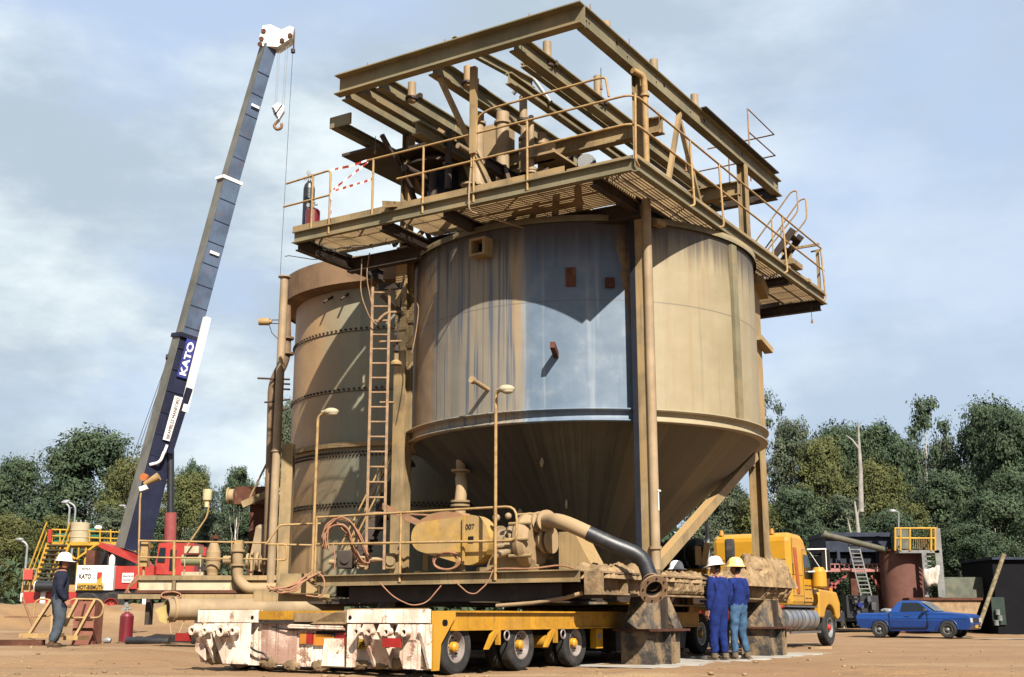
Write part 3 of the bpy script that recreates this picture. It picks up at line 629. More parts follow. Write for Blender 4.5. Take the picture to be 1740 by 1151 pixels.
# ---- upper beam frame, z 11.05..11.45
FZ = 11.26; UH = .42
def beam(name, p0, p1, h, w, m=beamg, kind='i', sd=1):
    mb = MB()
    (mb.ibeam(p0, p1, h, w, .028, .02) if kind == 'i' else mb.channel(p0, p1, h, w, sd, .024))
    return mb.build(name, m, T, local=True)
beam('top_beam', (-2.23, -.09, FZ), (-2.23, 5.56, FZ), UH, .20, kind='c', sd=-1)
beam('top_beam', (-2.20, 0, FZ), (8.1, 0, FZ), UH, .20)
for v, h, w, u1 in ((1.45, .36, .22, 7.9), (3.30, .36, .22, 7.9), (4.62, .32, .18, 4.5), (5.1, .30, .16, 2.2), (5.48, .36, .2, 7.9)):
    beam('top_beam', (-2.15, v, FZ-.06), (u1, v, FZ-.06), h, w)
beam('top_beam', (-1.0, 2.3, FZ-.1), (7.9, 2.3, FZ-.1), .24, .14)
beam('top_beam', (-1.0, 1.95, FZ+.1), (7.9, 1.95, FZ+.1), .10, .14)
beam('top_beam', (8.0, .02, FZ-.12), (8.0, 5.4, FZ-.12), .34, .2, darkst)
mb = MB()
for v in (1.6, 1.3, 3.45, 3.15, .25, .08, 5.4):
    for z in (-.13, -.05, .03, .11): mb.tube([(-2.232, v, FZ+z), (-2.252, v, FZ+z)], .014, 6, smooth=False)
for u in (-2.05, -1.95, -.4, .9, 2.6, 4.3, 7.95):
    for z in (-.1, .0, .1): mb.tube([(u, -.012, FZ+z), (u, -.03, FZ+z)], .014, 6, smooth=False)
mb.build('bolt_heads', darkst, T, local=True)
mb = MB(); mb.box(-2.33, -2.05, 1.7, 5.0, 11.475, 11.50); mb.box(3.0, 7.6, -.22, .12, 11.475, 11.50); split(mb.build('loose_flat_bar', darkst, T, local=True))
mb = MB(); mb.channel((-1.9, 3.05, 11.75), (.4, 2.6, 11.65), .2, .1); mb.build('loose_channel', beamg, T, local=True)
for (v, u) in ((0, .1), (0, 5.6), (2.45, -2.0), (5.5, .02)):   # posts up to the frame
    mb = MB()
    if v == 2.45: mb.box(u-.05, u+.05, v-.06, v+.06, PZ+.75, FZ-.25)
    else: mb.box(u-.10, u+.10, v-.10, v-.08, PZ-.1, 11.05); mb.box(u-.10, u+.10, v+.08, v+.10, PZ-.1, 11.05); mb.box(u-.01, u+.01, v-.08, v+.08, PZ-.1, 11.05)
    mb.build('frame_post', steel, T, local=True)
mb = MB(); mb.tube(bend([(-.10, -.22, PZ+.1), (-.10, -.22, 10.92), (-.40, -.12, 10.95)], .15), .06, 12); mb.tube([(-.10, -.22, 10.5), (-.10, -.22, 10.55)], .09, 12); mb.build('vent_riser', railm, T, local=True)
for u in (1.3, 5.6): beam('cross_beam', (u, .05, 10.50), (u, 5.4, 10.50), .34, .22, steel)
beam('cross_beam', (-1.6, 4.1, 10.3), (3.5, 4.1, 10.3), .28, .2, beamg)
beam('cross_beam', (-.9, 2.9, 9.55), (3.2, 2.9, 9.55), .22, .16, darkst)

for a, b in (((2.0, -.02, 11.0), (.9, -.1, PZ+.1)), ((2.1, .05, 11.0), (3.6, .05, PZ)), ((-2.0, 3.25, 11.0), (-.8, 2.6, PZ+.05)), ((.4, 4.4, 10.6), (-.2, 3.3, PZ+.1)), ((.1, 5.5, 10.4), (1.8, 5.5, PZ)), ((1.7, 5.5, 10.2), (.2, 5.6, PZ))):
    mb = MB(); mb.bar(a, b, .09, .09); mb.build('frame_brace', steel, T, local=True)
# stub pipes standing on the frame
stubs = [(-.95, .15, 11.78), (1.17, .15, 11.90), (3.25, .15, 11.95), (5.5, .15, 11.8), (-.85, 1.5, 11.78), (1.27, 1.5, 11.92), (-1.54, 2.9, 11.33), (.55, 2.9, 11.52), (-1.56, 4.25, 11.32)]
for i, (u, v, z) in enumerate(stubs):
    mb = MB(); z0 = 11.2 if v < 2.5 else 10.9; mb.tube([(u, v, z0), (u, v, z)], .085, 14)
    c = mb.build('stub_pipe', pinkpipe if i % 3 else concm, T, local=True)
    q = MB(); q.tube([(u, v, z0+.05), (u, v, z0+.10)], .13, 10); q.bar((u+.08, v-.12, z0+.15), (u+.16, v-.12, z0+.15), .08, .1); q.build('stub_clamp', darkst, c, local=True)
for (u, v) in ((-1.9, -.02), (-.35, -.04), (-2.2, 1.1), (-2.2, 3.0), (-2.2, 4.9)):
    mb = MB(); mb.tube([(u, v, 11.45), (u, v, 11.66)], .010, 5); mb.build('threaded_rod', railbr, T, local=True)
for (u, v, z, l) in ((-.9, .3, 10.9, .35), (.8, -.1, 10.55, .35), (1.2, .5, 10.3, .45), (3.0, .3, 10.6, .4), (8.3, -.6, 8.2, .35), (-1.5, 5.2, 10.4, .3)):
    mb = MB(); mb.tube([(u, v, z), (u, v, z-l)], .007, 5); mb.tube([(u, v, z-l), (u, v, z-l-.09)], [.018, .03], 6); mb.build('hanging_wire', railbr, T, local=True)
# drive machinery and pipework between the levels
mb = MB(); mb.ibeam((-1.85, 6.0, 10.72), (4.6, 6.0, 10.72), .22, .16); mb.box(-1.9, -1.86, 5.55, 6.1, 10.62, 10.86); mb.build('gantry_beam', beamg, T, local=True)
mb = MB(); mb.box(-.9, 2.6, 5.55, 6.6, 10.46, 10.52); mb.box(-.6, 2.0, 4.3, 5.4, 10.40, 10.46); mb.build('gantry_plate', darkst, T, local=True)
mb = MB(); mb.lathe([(0, 0), (.34, 0), (.34, .28), (.26, .34), (.26, .62), (.15, .66), (.15, .9), (0, .9)], (.5, 5.15, 10.45), (0, 0, -1), 20); mb.build('drive_gearbox', blackp, T, local=True)
mb = MB(); mb.tube([(.2, 4.7, 9.5), (.2, 4.7, 9.05)], .11, 12); mb.tube([(.2, 4.7, 9.05), (.2, 4.7, 8.85)], .06, 10); mb.box(.1, .5, 4.5, 4.9, 9.5, 10.3); mb.build('drive_motor', navy, T, local=True)
mb = MB(); mb.lathe([(0, 0), (.95, 0), (1.15, .35), (1.15, 1.0), (0, 1.0)], (2.8, 4.3, 9.4), (0, 0, 1), 24); mb.build('feed_well', darkst, T, local=True)
for (u, v, r, z0, z1) in ((-.2, 3.55, .13, 9.6, 11.0), (.05, 3.1, .14, 9.3, 11.0), (.6, 2.9, .09, 9.8, 10.8), (.8, 2.6, .09, 9.8, 10.7)):
    mb = MB(); mb.tube([(u, v, z0), (u, v, z1)], r, 14); mb.tube([(u, v, z1-.25), (u, v, z1-.2)], r+.04, 14); mb.tube([(u, v, z0), (u, v, z0+.05)], r+.04, 14); mb.build('vertical_pipe', pinkpipe, T, local=True)
mb = MB(); mb.tube(bend([(-.2, 3.55, 9.7), (-.25, 3.5, 9.2), (-.1, 3.0, 8.8), (-.1, 2.9, 8.5)], .3), .16, 14); mb.tube([(-1.1, 3.1, 8.5), (-1.1, 3.1, 9.02)], .11, 12); mb.tube([(-1.1, 3.1, 9.02), (-1.1, 3.1, 9.06)], .20, 12); mb.build('elbow_pipe', pinkpipe, T, local=True)
mb = MB(); mb.box(.4, .5, 2.1, 2.7, 9.9, 10.3); mb.box(.1, 1.4, 1.9, 2.5, 9.9, 9.95); mb.box(1.0, 1.5, 3.7, 4.4, 10.6, 11.3); mb.box(.5, .54, 4.6, 5.4, 10.7, 11.3); split(mb.build('duct_plate', concm, T, local=True))
for i, (p0, p1, r, m_) in enumerate((((-.6, 4.0, 9.3), (-.6, 4.0, 10.6), .07, darkst), ((.2, 2.5, 9.0), (.2, 2.5, 10.7), .06, pinkpipe), ((1.2, 3.3, 9.1), (1.2, 3.3, 10.9), .10, concm), ((1.7, 2.4, 9.0), (1.7, 2.4, 10.6), .06, darkst),
        ((-.9, 4.9, 9.85), (1.6, 4.9, 9.85), .08, darkst), ((-.7, 3.7, 10.15), (1.9, 3.7, 10.15), .06, pinkpipe), ((.3, 3.9, 9.2), (1.4, 2.6, 9.2), .07, pinkpipe), ((-.3, 4.6, 8.6), (-.3, 4.6, 9.9), .09, darkst), ((1.0, 4.8, 8.6), (1.0, 4.8, 10.0), .08, darkst))):
    mb = MB(); mb.tube([p0, p1], r, 12); a = Vector(p0).lerp(Vector(p1), .35); dd_ = (Vector(p1)-Vector(p0)).normalized(); mb.tube([a, a+dd_*.04], r+.05, 12); mb.tube([a+dd_*.06, a+dd_*.10], r+.05, 12); mb.build('process_pipe', m_, T, local=True)
for a, b in (((-.5, 5.4, 10.4), (.9, 5.4, 8.6)), ((.1, 5.9, 8.6), (1.6, 5.9, 10.4)), ((-1.3, 5.2, 10.5), (-.2, 5.2, 9.6)), ((-.9, 2.2, 8.6), (-.2, 2.9, 9.7)), ((-.9, 2.9, 8.6), (.2, 2.1, 9.6))):
    mb = MB(); mb.bar(a, b, .08, .08); mb.build('dark_brace', darkst, T, local=True)
mb = MB(); mb.lathe([(0, 0), (.75, 0), (.75, .05), (.5, .06), (.5, .2), (0, .2)], (.3, 4.9, 10.15), (0, 0, 1), 28); mb.build('drive_turntable', darkst, T, local=True)
mb = MB(); mb.tube([(1.5, 2.1, 9.85), (.9, 1.6, 9.85)], .16, 14); mb.tube([(.9, 1.6, 9.85), (.85, 1.56, 9.85)], .2, 14); mb.build('valve_motor', blackp, T, local=True)
mb = MB(); mb.hexa([(-.4, 1.1, 8.52), (.3, 1.1, 8.52), (.3, 2.0, 8.52), (-.4, 2.0, 8.52), (-.3, 1.3, 9.1), (.2, 1.3, 9.1), (.2, 1.8, 9.1), (-.3, 1.8, 9.1)]); mb.build('dusty_hopper', steel, T, local=True)
for k in range(4): mb = MB(); v = .3+.55*k; mb.ibeam((-1.7+.2*k, v, 8.6), (-.5, v+.5, 8.85), .10, .10); mb.build('loose_beam_offcut', steel, T, local=True)
mb = MB(); mb.tube(bend([(.3, 3.0, 11.5), (.3, 2.6, 11.9), (.5, 2.2, 11.2)], .4, 8), .045, 8); mb.build('grey_cable', galv, T, local=True)
mb = MB(); mb.tube(bend([(-1.0, 2.0, 8.65), (-1.1, 1.2, 8.9), (-.9, .6, 8.65)], .3), .12, 12); mb.build('curved_pipe', concm, T, local=True)
mb = MB(); mb.box(.55, .75, 5.9, 6.1, PZ-.02, 10.5); mb.build('brown_post', railbr, T, local=True)
mb = MB(); mb.bar((-2.2, 4.3, PZ+.0), (-1.2, 4.5, PZ+.32), .22, .04); mb.bar((-2.2, 4.41, PZ+.06), (-1.2, 4.61, PZ+.38), .02, .14); mb.build('loose_angle', steel, T, local=True)
mb = MB(); mb.tube(bend([(uo+.02, 2.52, 9.1), (uo-.08, 2.5, PZ-.02), (uo-.1, 2.48, PZ-.4), (-.6, 2.0, PZ-.45)], .1), .018, 6); mb.build('service_hose', pinkpipe, T, local=True)
mb = MB()
for k in range(3):
    v0 = 5.0+.5*k; mb.tube([(-1.3+.2*math.sin(i*1.1+k), v0+.18*i, PZ-.26-.10*math.sin(i/9*math.pi)) for i in range(10)], .009, 5)
mb.build('dangling_cable', blackp, T, local=True)
# mud on the base beams
def clods(name, label, pts, group=None, parent=None):
    mb = MB()
    for (c, r) in pts: mb.ball(c, r, (random.uniform(.9, 1.5), random.uniform(.9, 1.4), random.uniform(.45, .75)), 10, 7, .35)
    o = mb.build(name, mud, parent); tag(o, label, 'mud'); return o
def modlump(o, s=.05, sz=.12):
    r_ = o.modifiers.new('remesh', 'REMESH'); r_.mode = 'VOXEL'; r_.voxel_size = .028; r_.use_smooth_shade = True
    t = bpy.data.textures.new('lumps', 'CLOUDS'); t.noise_scale = sz; d = o.modifiers.new('lumps', 'DISPLACE'); d.texture = t; d.strength = s; d.texture_coords = 'GLOBAL'
def mudfield(label, u0, u1, v0, v1, zb, hf, step=.045, amp=.09):
    from mathutils import noise as ns
    nu = int((u1-u0)/step); nv = max(6, int((v1-v0)/step)); V = []; F = []
    for j in range(nv+1):
        for i in range(nu+1):
            fu, fv = i/nu, j/nv; u = u0+(u1-u0)*fu; v = v0+(v1-v0)*fv; e = min(1, fu*6, (1-fu)*6, )*min(1, fv*5+.0, (1-fv)*5)
            r = abs(ns.noise(Vector((u*5, v*5, zb))))*1.6+abs(ns.noise(Vector((u*13, v*13, 2))))*.35; h = hf(u)*(e**.45)
            q = L(u+.03*ns.noise(Vector((u*9, v*9, 7))), v+.05*ns.noise(Vector((u*8, v*8, 1))), zb-.02+h*(.72+.30*r)+amp*r*e-(.10 if e <= 0 else 0)); V.append(q)
    F = [(j*(nu+1)+i, j*(nu+1)+i+1, (j+1)*(nu+1)+i+1, (j+1)*(nu+1)+i) for j in range(nv) for i in range(nu)]
    mb = MB(); mb.add(V, F, False); tag(mb.build('mud_heap', mud), label, 'mud')
mudfield('big heap of dried brown mud caked round the foot of the right rear leg', 3.0, 6.95, -.36, .75, 1.53, lambda u: .50*ss(3.8, 5.8, u)+.04)
mudfield('low crust of dried mud on the beam left of the front pipe', -1.95, -.35, -.17, .6, 1.53, lambda u: .10, amp=.10)
mudfield('thin mud crust on the beam between the two front legs', .25, 3.0, -.17, .5, 1.53, lambda u: .05, amp=.08)
def mudwall(label, u0, u1, z0, z1, vf, amp=.10):
    from mathutils import noise as ns
    nu = int((u1-u0)/.045); nz = int((z1-z0)/.045); V = []
    for j in range(nz+1):
        for i in range(nu+1):
            fu, fz = i/nu, j/nz; u = u0+(u1-u0)*fu; z = z0+(z1-z0)*fz; e = min(1, fu*5, (1-fu)*5)*min(1, fz*4, (1-fz)*4)
            r = abs(ns.noise(Vector((u*4, 3, z*4))))*1.6+abs(ns.noise(Vector((u*12, 1, z*12))))*.8; V.append(L(u, vf+.12-(e**.5)*(.12+amp*(.5+r)), z))
    mb = MB(); mb.add(V, [(j*(nu+1)+i, (j+1)*(nu+1)+i, (j+1)*(nu+1)+i+1, j*(nu+1)+i+1) for j in range(nz) for i in range(nu)]); tag(mb.build('mud_slab', mud), label, 'mud')
mudwall('slab of lumpy dried mud stuck on the beam side under the right leg', 4.6, 7.0, 1.10, 2.05, -.17)
mudwall('mud stuck on the beam face between the hose end and the men', .5, 3.2, 1.16, 1.50, -.10, .05)
# ---- pedestals
def pedestal(u, v, label, s=1.0):
    o = L(u, v, 0); t = thing('steel_pedestal', label, 'pedestal', o, ROTU, 'steel pedestals under the tank legs')
    mb = MB(); w = .55*s
    for y in (-.30, .27): mb.box(-w, w, y, y+.03, .0, .56)
    mb.box(-w, -w+.03, -.27, .27, 0, .56); mb.box(w-.03, w, -.27, .27, 0, .56); mb.box(-.10, -.07, -.42, -.30, 0, .56); mb.box(.07, .10, -.42, -.30, 0, .56)
    mb.build('lower_frame', pedm, t, local=True)
    mb = MB(); mb.box(-.66*s, .66*s, -.46, .40, .56, .60); mb.build('flange_plate', rust, t, local=True)
    mb = MB()
    for sg in (-1, 1):
        mb.hexa([(sg*.55*s, -.36, .60), (sg*.20, -.36, .60), (sg*.20, .25, .60), (sg*.55*s, .25, .60), (sg*.34*s, -.22, 1.14), (sg*.02, -.22, 1.14), (sg*.02, .2, 1.14), (sg*.34*s, .2, 1.14)] if sg > 0 else
                [(-.55*s, .25, .60), (-.20, .25, .60), (-.20, -.30, .60), (-.55*s, -.30, .60), (-.34*s, .2, 1.14), (-.02, .2, 1.14), (-.02, -.2, 1.14), (-.34*s, -.2, 1.14)])
    mb.build('splayed_leg', pedm, t, local=True)
    mb = MB(); mb.box(-.05, .05, -.32, .2, .60, 1.14); mb.build('centre_web', darkst, t, local=True)
    return t
pedestal(0, 0, 'mud-splashed steel pedestal under the front leg, behind the open hose end')
pedestal(5.6, 0, 'mud-caked steel pedestal under the right leg, beside the men in blue')
pedestal(0, 5.5, 'steel pedestal in shade under the left leg behind the trailer')
pedestal(5.6, 5.5, 'steel pedestal in deep shade under the far leg, beyond the trailer')
# ================================================================== RIVETED TANK, left behind
C2 = Vector((-2.57, 30.6, 0)); R2 = 3.17
T2 = thing('riveted_tank', 'tall round riveted tank with rusty rim band standing left of the cone-bottomed tank', 'tank', C2, 0)
tan2 = mat('riveted_tank_plate', (.36, .315, .20), .75, var=.2, sc=.6, dust=.5, dcol=(.43, .295, .15), streak=.45, scol=(.23, .23, .18), bump=.2)
mb = MB(); n = 96
mb.lathe([(R2, 1.2), (R2, 4.68)], (0, 0, 0), (0, 0, 1), n); mb.lathe([(R2-.03, 4.79), (R2-.03, 8.71)], (0, 0, 0), (0, 0, 1), n)

roundshell('tank_wall', [(R2, 1.2), (R2, 4.68)], 0, 0, tank2skin, T2, lcl=False); roundshell('tank_wall', [(R2-.03, 4.79), (R2-.03, 8.71)], 0, 0, tank2skin, T2, lcl=False)
mb = MB(); mb.lathe([(R2, 4.68), (R2+.13, 4.68), (R2+.13, 4.79), (R2-.03, 4.79)], (0, 0, 0), (0, 0, 1), n); mb.build('flange_ring', steel, T2, local=True)
mb = MB(); mb.lathe([(R2+.35, 8.63), (R2+.37, 9.25), (R2+.33, 9.27), (R2+.31, 8.63), (R2+.35, 8.63)], (0, 0, 0), (0, 0, 1), n); mb.lathe([(R2-.03, 8.57), (R2+.33, 8.67)], (0, 0, 0), (0, 0, 1), n); mb.build('rim_band', rustrim, T2, local=True)
mb = MB()
for z, k, off in ((7.56, 2.6, 0), (6.09, 2.6, 0), (4.57, 1.7, 0), (4.49, 1.7, .8), (3.37, 1.9, 0), (3.30, 1.9, .9)):
    a = -95
    while a < 60:
        w = R(a+off); d = Vector((math.sin(w), -math.cos(w), 0)); p = d*(R2-.03 if z > 4.9 else R2)+Vector((0, 0, z)); mb.tube([p-d*.02, p+d*.045], .026, 6, smooth=False); a += k
mb.build('rivets', darkst, T2, local=True)
mb = MB()
for z in (7.50, 6.03): mb.lathe([(R2-.028, z), (R2-.012, z), (R2-.012, z+.012), (R2-.028, z+.012)], (0, 0, 0), (0, 0, 1), n)
mb.build('plate_lap', darkst, T2, local=True)
for a in (-36, -27):
    w = R(a); d = Vector((math.sin(w), -math.cos(w), 0)); mb = MB(); p = d*(R2)+Vector((0, 0, 8.50)); mb.tube([p-d*.1, p+d*.25-Vector((0, 0, .25))], .03, 8); mb.build('spout', darkst, T2, local=True)
mb = MB(); mb.box(-3.4, 3.2, -3.6, 3.2, 1.08, 1.2); mb.build('tank_floor', darkst, T2, local=True)
for x in (-2.6, 2.4):
    for y in (-3.2, 2.4): mb = MB(); mb.box(x, x+.3, y, y+.3, 0, 1.08); mb.build('tank_leg', darkst, T2, local=True)
# tall stand pipes left of it
t = thing('stand_pipe', 'tall dusty pinkish stand pipe with top flange rising left of the riveted tank', 'pipe', at(460, 1003, 27)*1.0)
mb = MB(); a = at(463, 1003, 27); b = at(480, 472, 27); a.x = b.x = (a.x+b.x)/2; mb.tube([a, b], .095, 14); mb.tube([b, b+Vector((0, 0, .03))], .15, 14); m_ = a+Vector((0, 0, 3.1)); mb.tube([m_, m_+Vector((0, 0, .03))], .125, 14); mb.build('pipe', pinkpipe, t)
mb = MB(); mb.box(a.x+.12, a.x+.38, 27.0, 27.3, a.z, a.z+3.3); mb.build('channel_post', steel, t)
for (x0, y0, x1, y1) in ((438, 643, 492, 645), (450, 684, 492, 679), (470, 652, 492, 653), (474, 661, 492, 662), (470, 700, 490, 694)):
    q = MB(); q.tube([at(x0, y0, 27.1), at(x1, y1, 27.6)], .025, 6); q.build('pipe_bracket', darkst, t)
mb = MB(); mb.tube(bend([at(456, 960, 27.5), at(464, 650, 27.5), at(486, 610, 27.6), at(486, 520, 27.6)], .5, 8), .12, 14)
for y in (577, 603): p = at(486, y, 27.6); mb.tube([p, p+Vector((0, 0, .05))], .19, 14)
o = mb.build('bent_pipe', mat('brown_pipe', (.26, .17, .10), .6, dust=.3, var=.2)); tag(o, 'brown pipe with a double bend rising beside the tall stand pipe', 'pipe')
t = thing('flood_lamp', 'orange-tan flood lamp on an arm at the top of the stand pipe', 'lamp', at(455, 547, 27))
mb = MB(); mb.tube([at(440, 547, 27), at(458, 547, 27)], .085, 10); mb.tube([at(458, 547, 27), at(462, 547, 27)], .05, 8); mb.build('lamp_body', railm, t)
mb = MB()
for dy in (-3, 3): mb.tube([at(458, 547+dy, 27), at(478, 547+dy, 27)], .012, 6)
mb.build('arm', darkst, t)
mb = MB(); mb.tube([at(457, 550, 27), at(462, 566, 27), at(476, 580, 27)], .01, 5); mb.build('cable', darkst, t)
# conduits on the tank
mb = MB()
for x in (486, 490): mb.tube([at(x+4, 795, 27.8), at(x-3, 880, 27.8), at(x-4, 975, 27.8)], .018, 6)
tag(mb.build('conduit_pair', blackp), 'pair of thin dark conduits running down left of the riveted tank', 'conduit')
# ladder
def ladder(name, label, cat, p0, p1, w, m, rungs, sd=None, r=.022, group=None):
    t = thing(name, label, cat, p0, 0, group); d = (p1-p0).normalized(); s = (sd or Vector((1, 0, 0)))*w/2; mb = MB()
    for k in (-1, 1): q = MB(); q.bar(p0+s*k, p1+s*k, .05, .035, (0, 1, 0)); q.build('side_rail', m, t)
    for i in range(rungs): c = p0.lerp(p1, (i+.6)/rungs); q = MB(); q.tube([c-s, c+s], r, 6); q.build('rung', m, t)
    return t
la = at(637, 968, 22.6); lb = at(648, 488, 22.9)
ladder('ladder', 'long narrow pinkish ladder leaning up the left leg of the tank', 'ladder', la, lb, .34, ladderm, 19)
la2 = at(628, 700, 22.9); lb2 = at(633, 485, 23.1)
mb = MB(); mb.tube([at(622, 966, 22.6), at(632, 470, 23.0)], .022, 6); tag(mb.build('scaffold_tube', ladderm), 'thin upright tube running beside the long ladder', 'tube')
# light fitting and cables near leg C
t = thing('bulkhead_lamp', 'round tan lamp with dark shade hung on the left tank leg beside the ladder', 'lamp', at(673, 625, 23.2))
mb = MB(); c = at(673, 622, 23.2); mb.lathe([(0, 0), (.12, .02), (.12, .07), (.05, .12), (.05, .25), (0, .26)], c, (0, 0, 1), 14); mb.build('lamp_shade', steel, t)
mb = MB(); mb.tube([c+Vector((0, 0, .25)), c+Vector((.03, 0, .9)), c+Vector((.12, 0, 1.9))], .02, 6); mb.tube([c+Vector((0, 0, .30)), c+Vector((0, 0, .42))], .07, 8); mb.build('hanger', darkst, t)
mb = MB(); mb.bar(at(642, 488, 23.2), at(684, 486, 23.4), .1, .12); mb.bar(at(650, 500, 23.4), at(684, 538, 23.6), .22, .05); mb.build('ledge', darkst)
bpy.data.objects['ledge'].name = 'knee_bracket'; tag(bpy.data.objects['knee_bracket'], 'dark knee bracket under the walkway by the left leg top', 'bracket')
mb = MB(); mb.tube(bend([at(640, 548, 22.8), at(655, 532, 22.8), at(682, 530, 23.2)], .3), .03, 6); mb.tube([at(645, 581, 22.8), at(682, 580, 23.2)], .025, 6); mb.tube([at(645, 684, 22.8), at(670, 684, 22.9)], .022, 6)
t = thing('pink_conduit', 'pinkish conduit arms joining the ladder to the left tank leg', 'conduit', at(645, 684, 22.8)); split(mb.build('conduit_arm', ladderm, t))
mb = MB()
for k, pts in enumerate(([(615, 440), (612, 500), (628, 540), (640, 552)], [(628, 430), (622, 470), (632, 520)], [(700, 500), (712, 520), (708, 560), (700, 600)])):
    mb.tube(bend([at(x, y, 22.7) for x, y in pts], .5, 6), .012, 5)
tag(mb.build('loose_cable', ladderm), 'loose thin cables hanging under the walkway by the ladder top', 'cable')
# staircase in front of the riveted tank
t = thing('staircase', 'dark open steel staircase with tan handrails between the riveted tank and the left leg', 'stairs', at(600, 962, 25.5))
s0 = at(598, 962, 25.6); s1 = at(692, 775, 25.6); n = 10; dy = Vector((0, .8, 0))
for k in (0, 1): mb = MB(); mb.bar(s0+dy*k, s1+dy*k, .04, .20); mb.build('stringer', darkst, t)
for i in range(n): c = s0.lerp(s1, (i+.5)/n); mb = MB(); mb.box(c.x-.17, c.x+.17, c.y-.03, c.y+.8, c.z-.03, c.z+.03); mb.build('tread', darkst, t)
for k in (0, 1):
    hv = Vector((0, 0, .95)); a = s0+dy*k; b = s1+dy*k; d = (b-a)
    mb = MB(); mb.tube([a+hv-d*.25, b+hv], .022, 6); mb.tube([a+hv*.5-d*.1, b+hv*.5], .02, 6)
    h = mb.build('stair_rail', railm, t)
    for f in (.02, .5, .98): q = MB(); q.tube([a+d*f, a+d*f+hv], .022, 6); q.build('rail_post', railm, h)
for i, (x0, x1, y0, y1, m_, lab) in enumerate(((572, 600, 935, 966, darkst, 'dark small motor box at the foot of the staircase'), (606, 626, 945, 967, concm, 'tan small pump block at the foot of the long ladder'), (655, 672, 940, 967, steel, 'squat steel box right of the ladder foot'))):
    a = at(x0, y1, 23.9); b = at(x1, y0, 23.9); mb = MB(); mb.box(a.x, b.x, 23.9, 24.2, a.z, b.z); mb.tube([Vector(((a.x+b.x)/2, 23.86, (a.z+b.z)/2)), Vector(((a.x+b.x)/2, 23.9, (a.z+b.z)/2))], .09, 12); tag(mb.build('equipment_box', m_, bevel=.02), lab, 'equipment box')
mb = MB(); mb.tube(bend([at(560, 955, 24.1), at(600, 958, 24.0), at(640, 950, 24.0), at(676, 952, 24.1)], .2), .05, 10); tag(mb.build('low_pipe', concm), 'low tan pipe running along the deck behind the ladder foot', 'pipe')
# ================================================================== PUMP SET on the lower deck
pl = L(-1.3, 2.6, 1.54); t = thing('slurry_pump', 'yellow belt-guarded slurry pump with flanged tan volute on the lower deck', 'pump', pl, ROTU)
def LB(mb, name, m, par=None, **k): return mb.build(name, m, par or t)
gd = []     # belt guard outline in (v, z): small end left, big end right
import itertools
o1 = Vector((3.74, 2.22)); r1 = .27; o2 = Vector((2.74, 2.17)); r2_ = .44
poly = []
for i in range(13): a = R(95+150*i/12*1.05); poly.append((o1.x+ -r1*math.cos(a)*-1*-1, 0))
poly = []
for i in range(11): a = R(100+155*i/10); poly.append((-o1.x+r1*math.cos(a), o1.y+r1*math.sin(a)))
for i in range(15): a = R(-105+190*i/14); poly.append((-o2.x+r2_*math.cos(a), o2.y-.04+r2_*math.sin(a)))
mb = MB(); mb.prism(poly, L(-1.62, 0, 0), -VX, (0, 0, 1), -.30); LB(mb, 'belt_guard', pumpy)
mb = MB(); q = [(x, y) for x, y in poly]; mb.prism([(-3.98, 2.30), (-3.95, 2.42), (-3.82, 2.54), (-3.6, 2.63), (-3.3, 2.67), (-3.0, 2.63), (-2.85, 2.55), (-2.8, 2.30)], L(-1.58, 0, 0), -VX, (0, 0, 1), -.42); LB(mb, 'guard_hood', mat('orange_dusty_hood', (.48, .25, .13), .6, dust=.4, var=.15))
mb = MB(); mb.prism([(-2.83, 1.76), (-2.79, 1.76), (-2.79, 2.56), (-2.83, 2.56)], L(-1.65, 0, 0), -VX, (0, 0, 1), .04); LB(mb, 'guard_rib', pumpy)
mb = MB(); mb.prism([(-2.74, 2.08), (-2.63, 2.08), (-2.63, 2.19), (-2.74, 2.19)], L(-1.625, 0, 0), -VX, (0, 0, 1), .01); LB(mb, 'inspection_hole', black)
text('stencil', '007', .13, darkst, t, L(-1.63, 2.80, 2.32), -VX, (0, 0, 1))
mb = MB(); mb.tube([L(-1.3, 3.75, 2.15), L(-.5, 3.75, 2.15)], .26, 20); mb.tube([L(-.5, 3.75, 2.15), L(-.42, 3.75, 2.15)], .29, 20); LB(mb, 'motor', steel)
mb = MB()
for v in (3.35, 4.05): mb.bar(L(-1.1, v, 1.56), L(-1.1, v, 2.0), .10, .12, (0, 1, 0)); mb.bar(L(-1.35, v, 1.58), L(-.6, v, 1.58), .14, .08)
LB(mb, 'motor_base', steel)
mb = MB(); mb.prism([(-2.55, 1.56), (-1.45, 1.56), (-1.62, 2.05), (-2.35, 2.05)], L(-1.35, 0, 0), -VX, (0, 0, 1), .03); mb.bar(L(-1.5, 2.5, 1.6), L(-.6, 2.5, 1.6), .3, .1); LB(mb, 'pump_pedestal', steel)
mb = MB(); mb.tube([L(-1.2, 2.6, 2.12), L(-1.2, 1.9, 2.12)], .21, 18)
for v in (2.35, 2.1): mb.tube([L(-1.2, v, 2.12), L(-1.2, v-.05, 2.12)], .27, 18)
LB(mb, 'bearing_frame', pinkpipe)
mb = MB(); mb.lathe([(0, 0), (.40, 0), (.47, .06), (.50, .16), (.47, .27), (.40, .33), (0, .33)], L(-1.2, 1.86, 2.10), -VX, 28); mb.tube([L(-1.2, 1.7, 2.1)+Vector((0, 0, .38)), L(-1.2, 1.7, 2.1)+Vector((0, 0, .44))], .18, 14); LB(mb, 'volute', concm)
mb = MB()
for i in range(10):
    a = 2*math.pi*i/10; p = L(-1.2, 1.86, 2.10)+Vector((0, 0, 1))*.47*math.sin(a)+UX*.47*math.cos(a); mb.tube([p+VX*.05, p-VX*.40], .035, 6)
split(LB(mb, 'volute_bolt', steel))
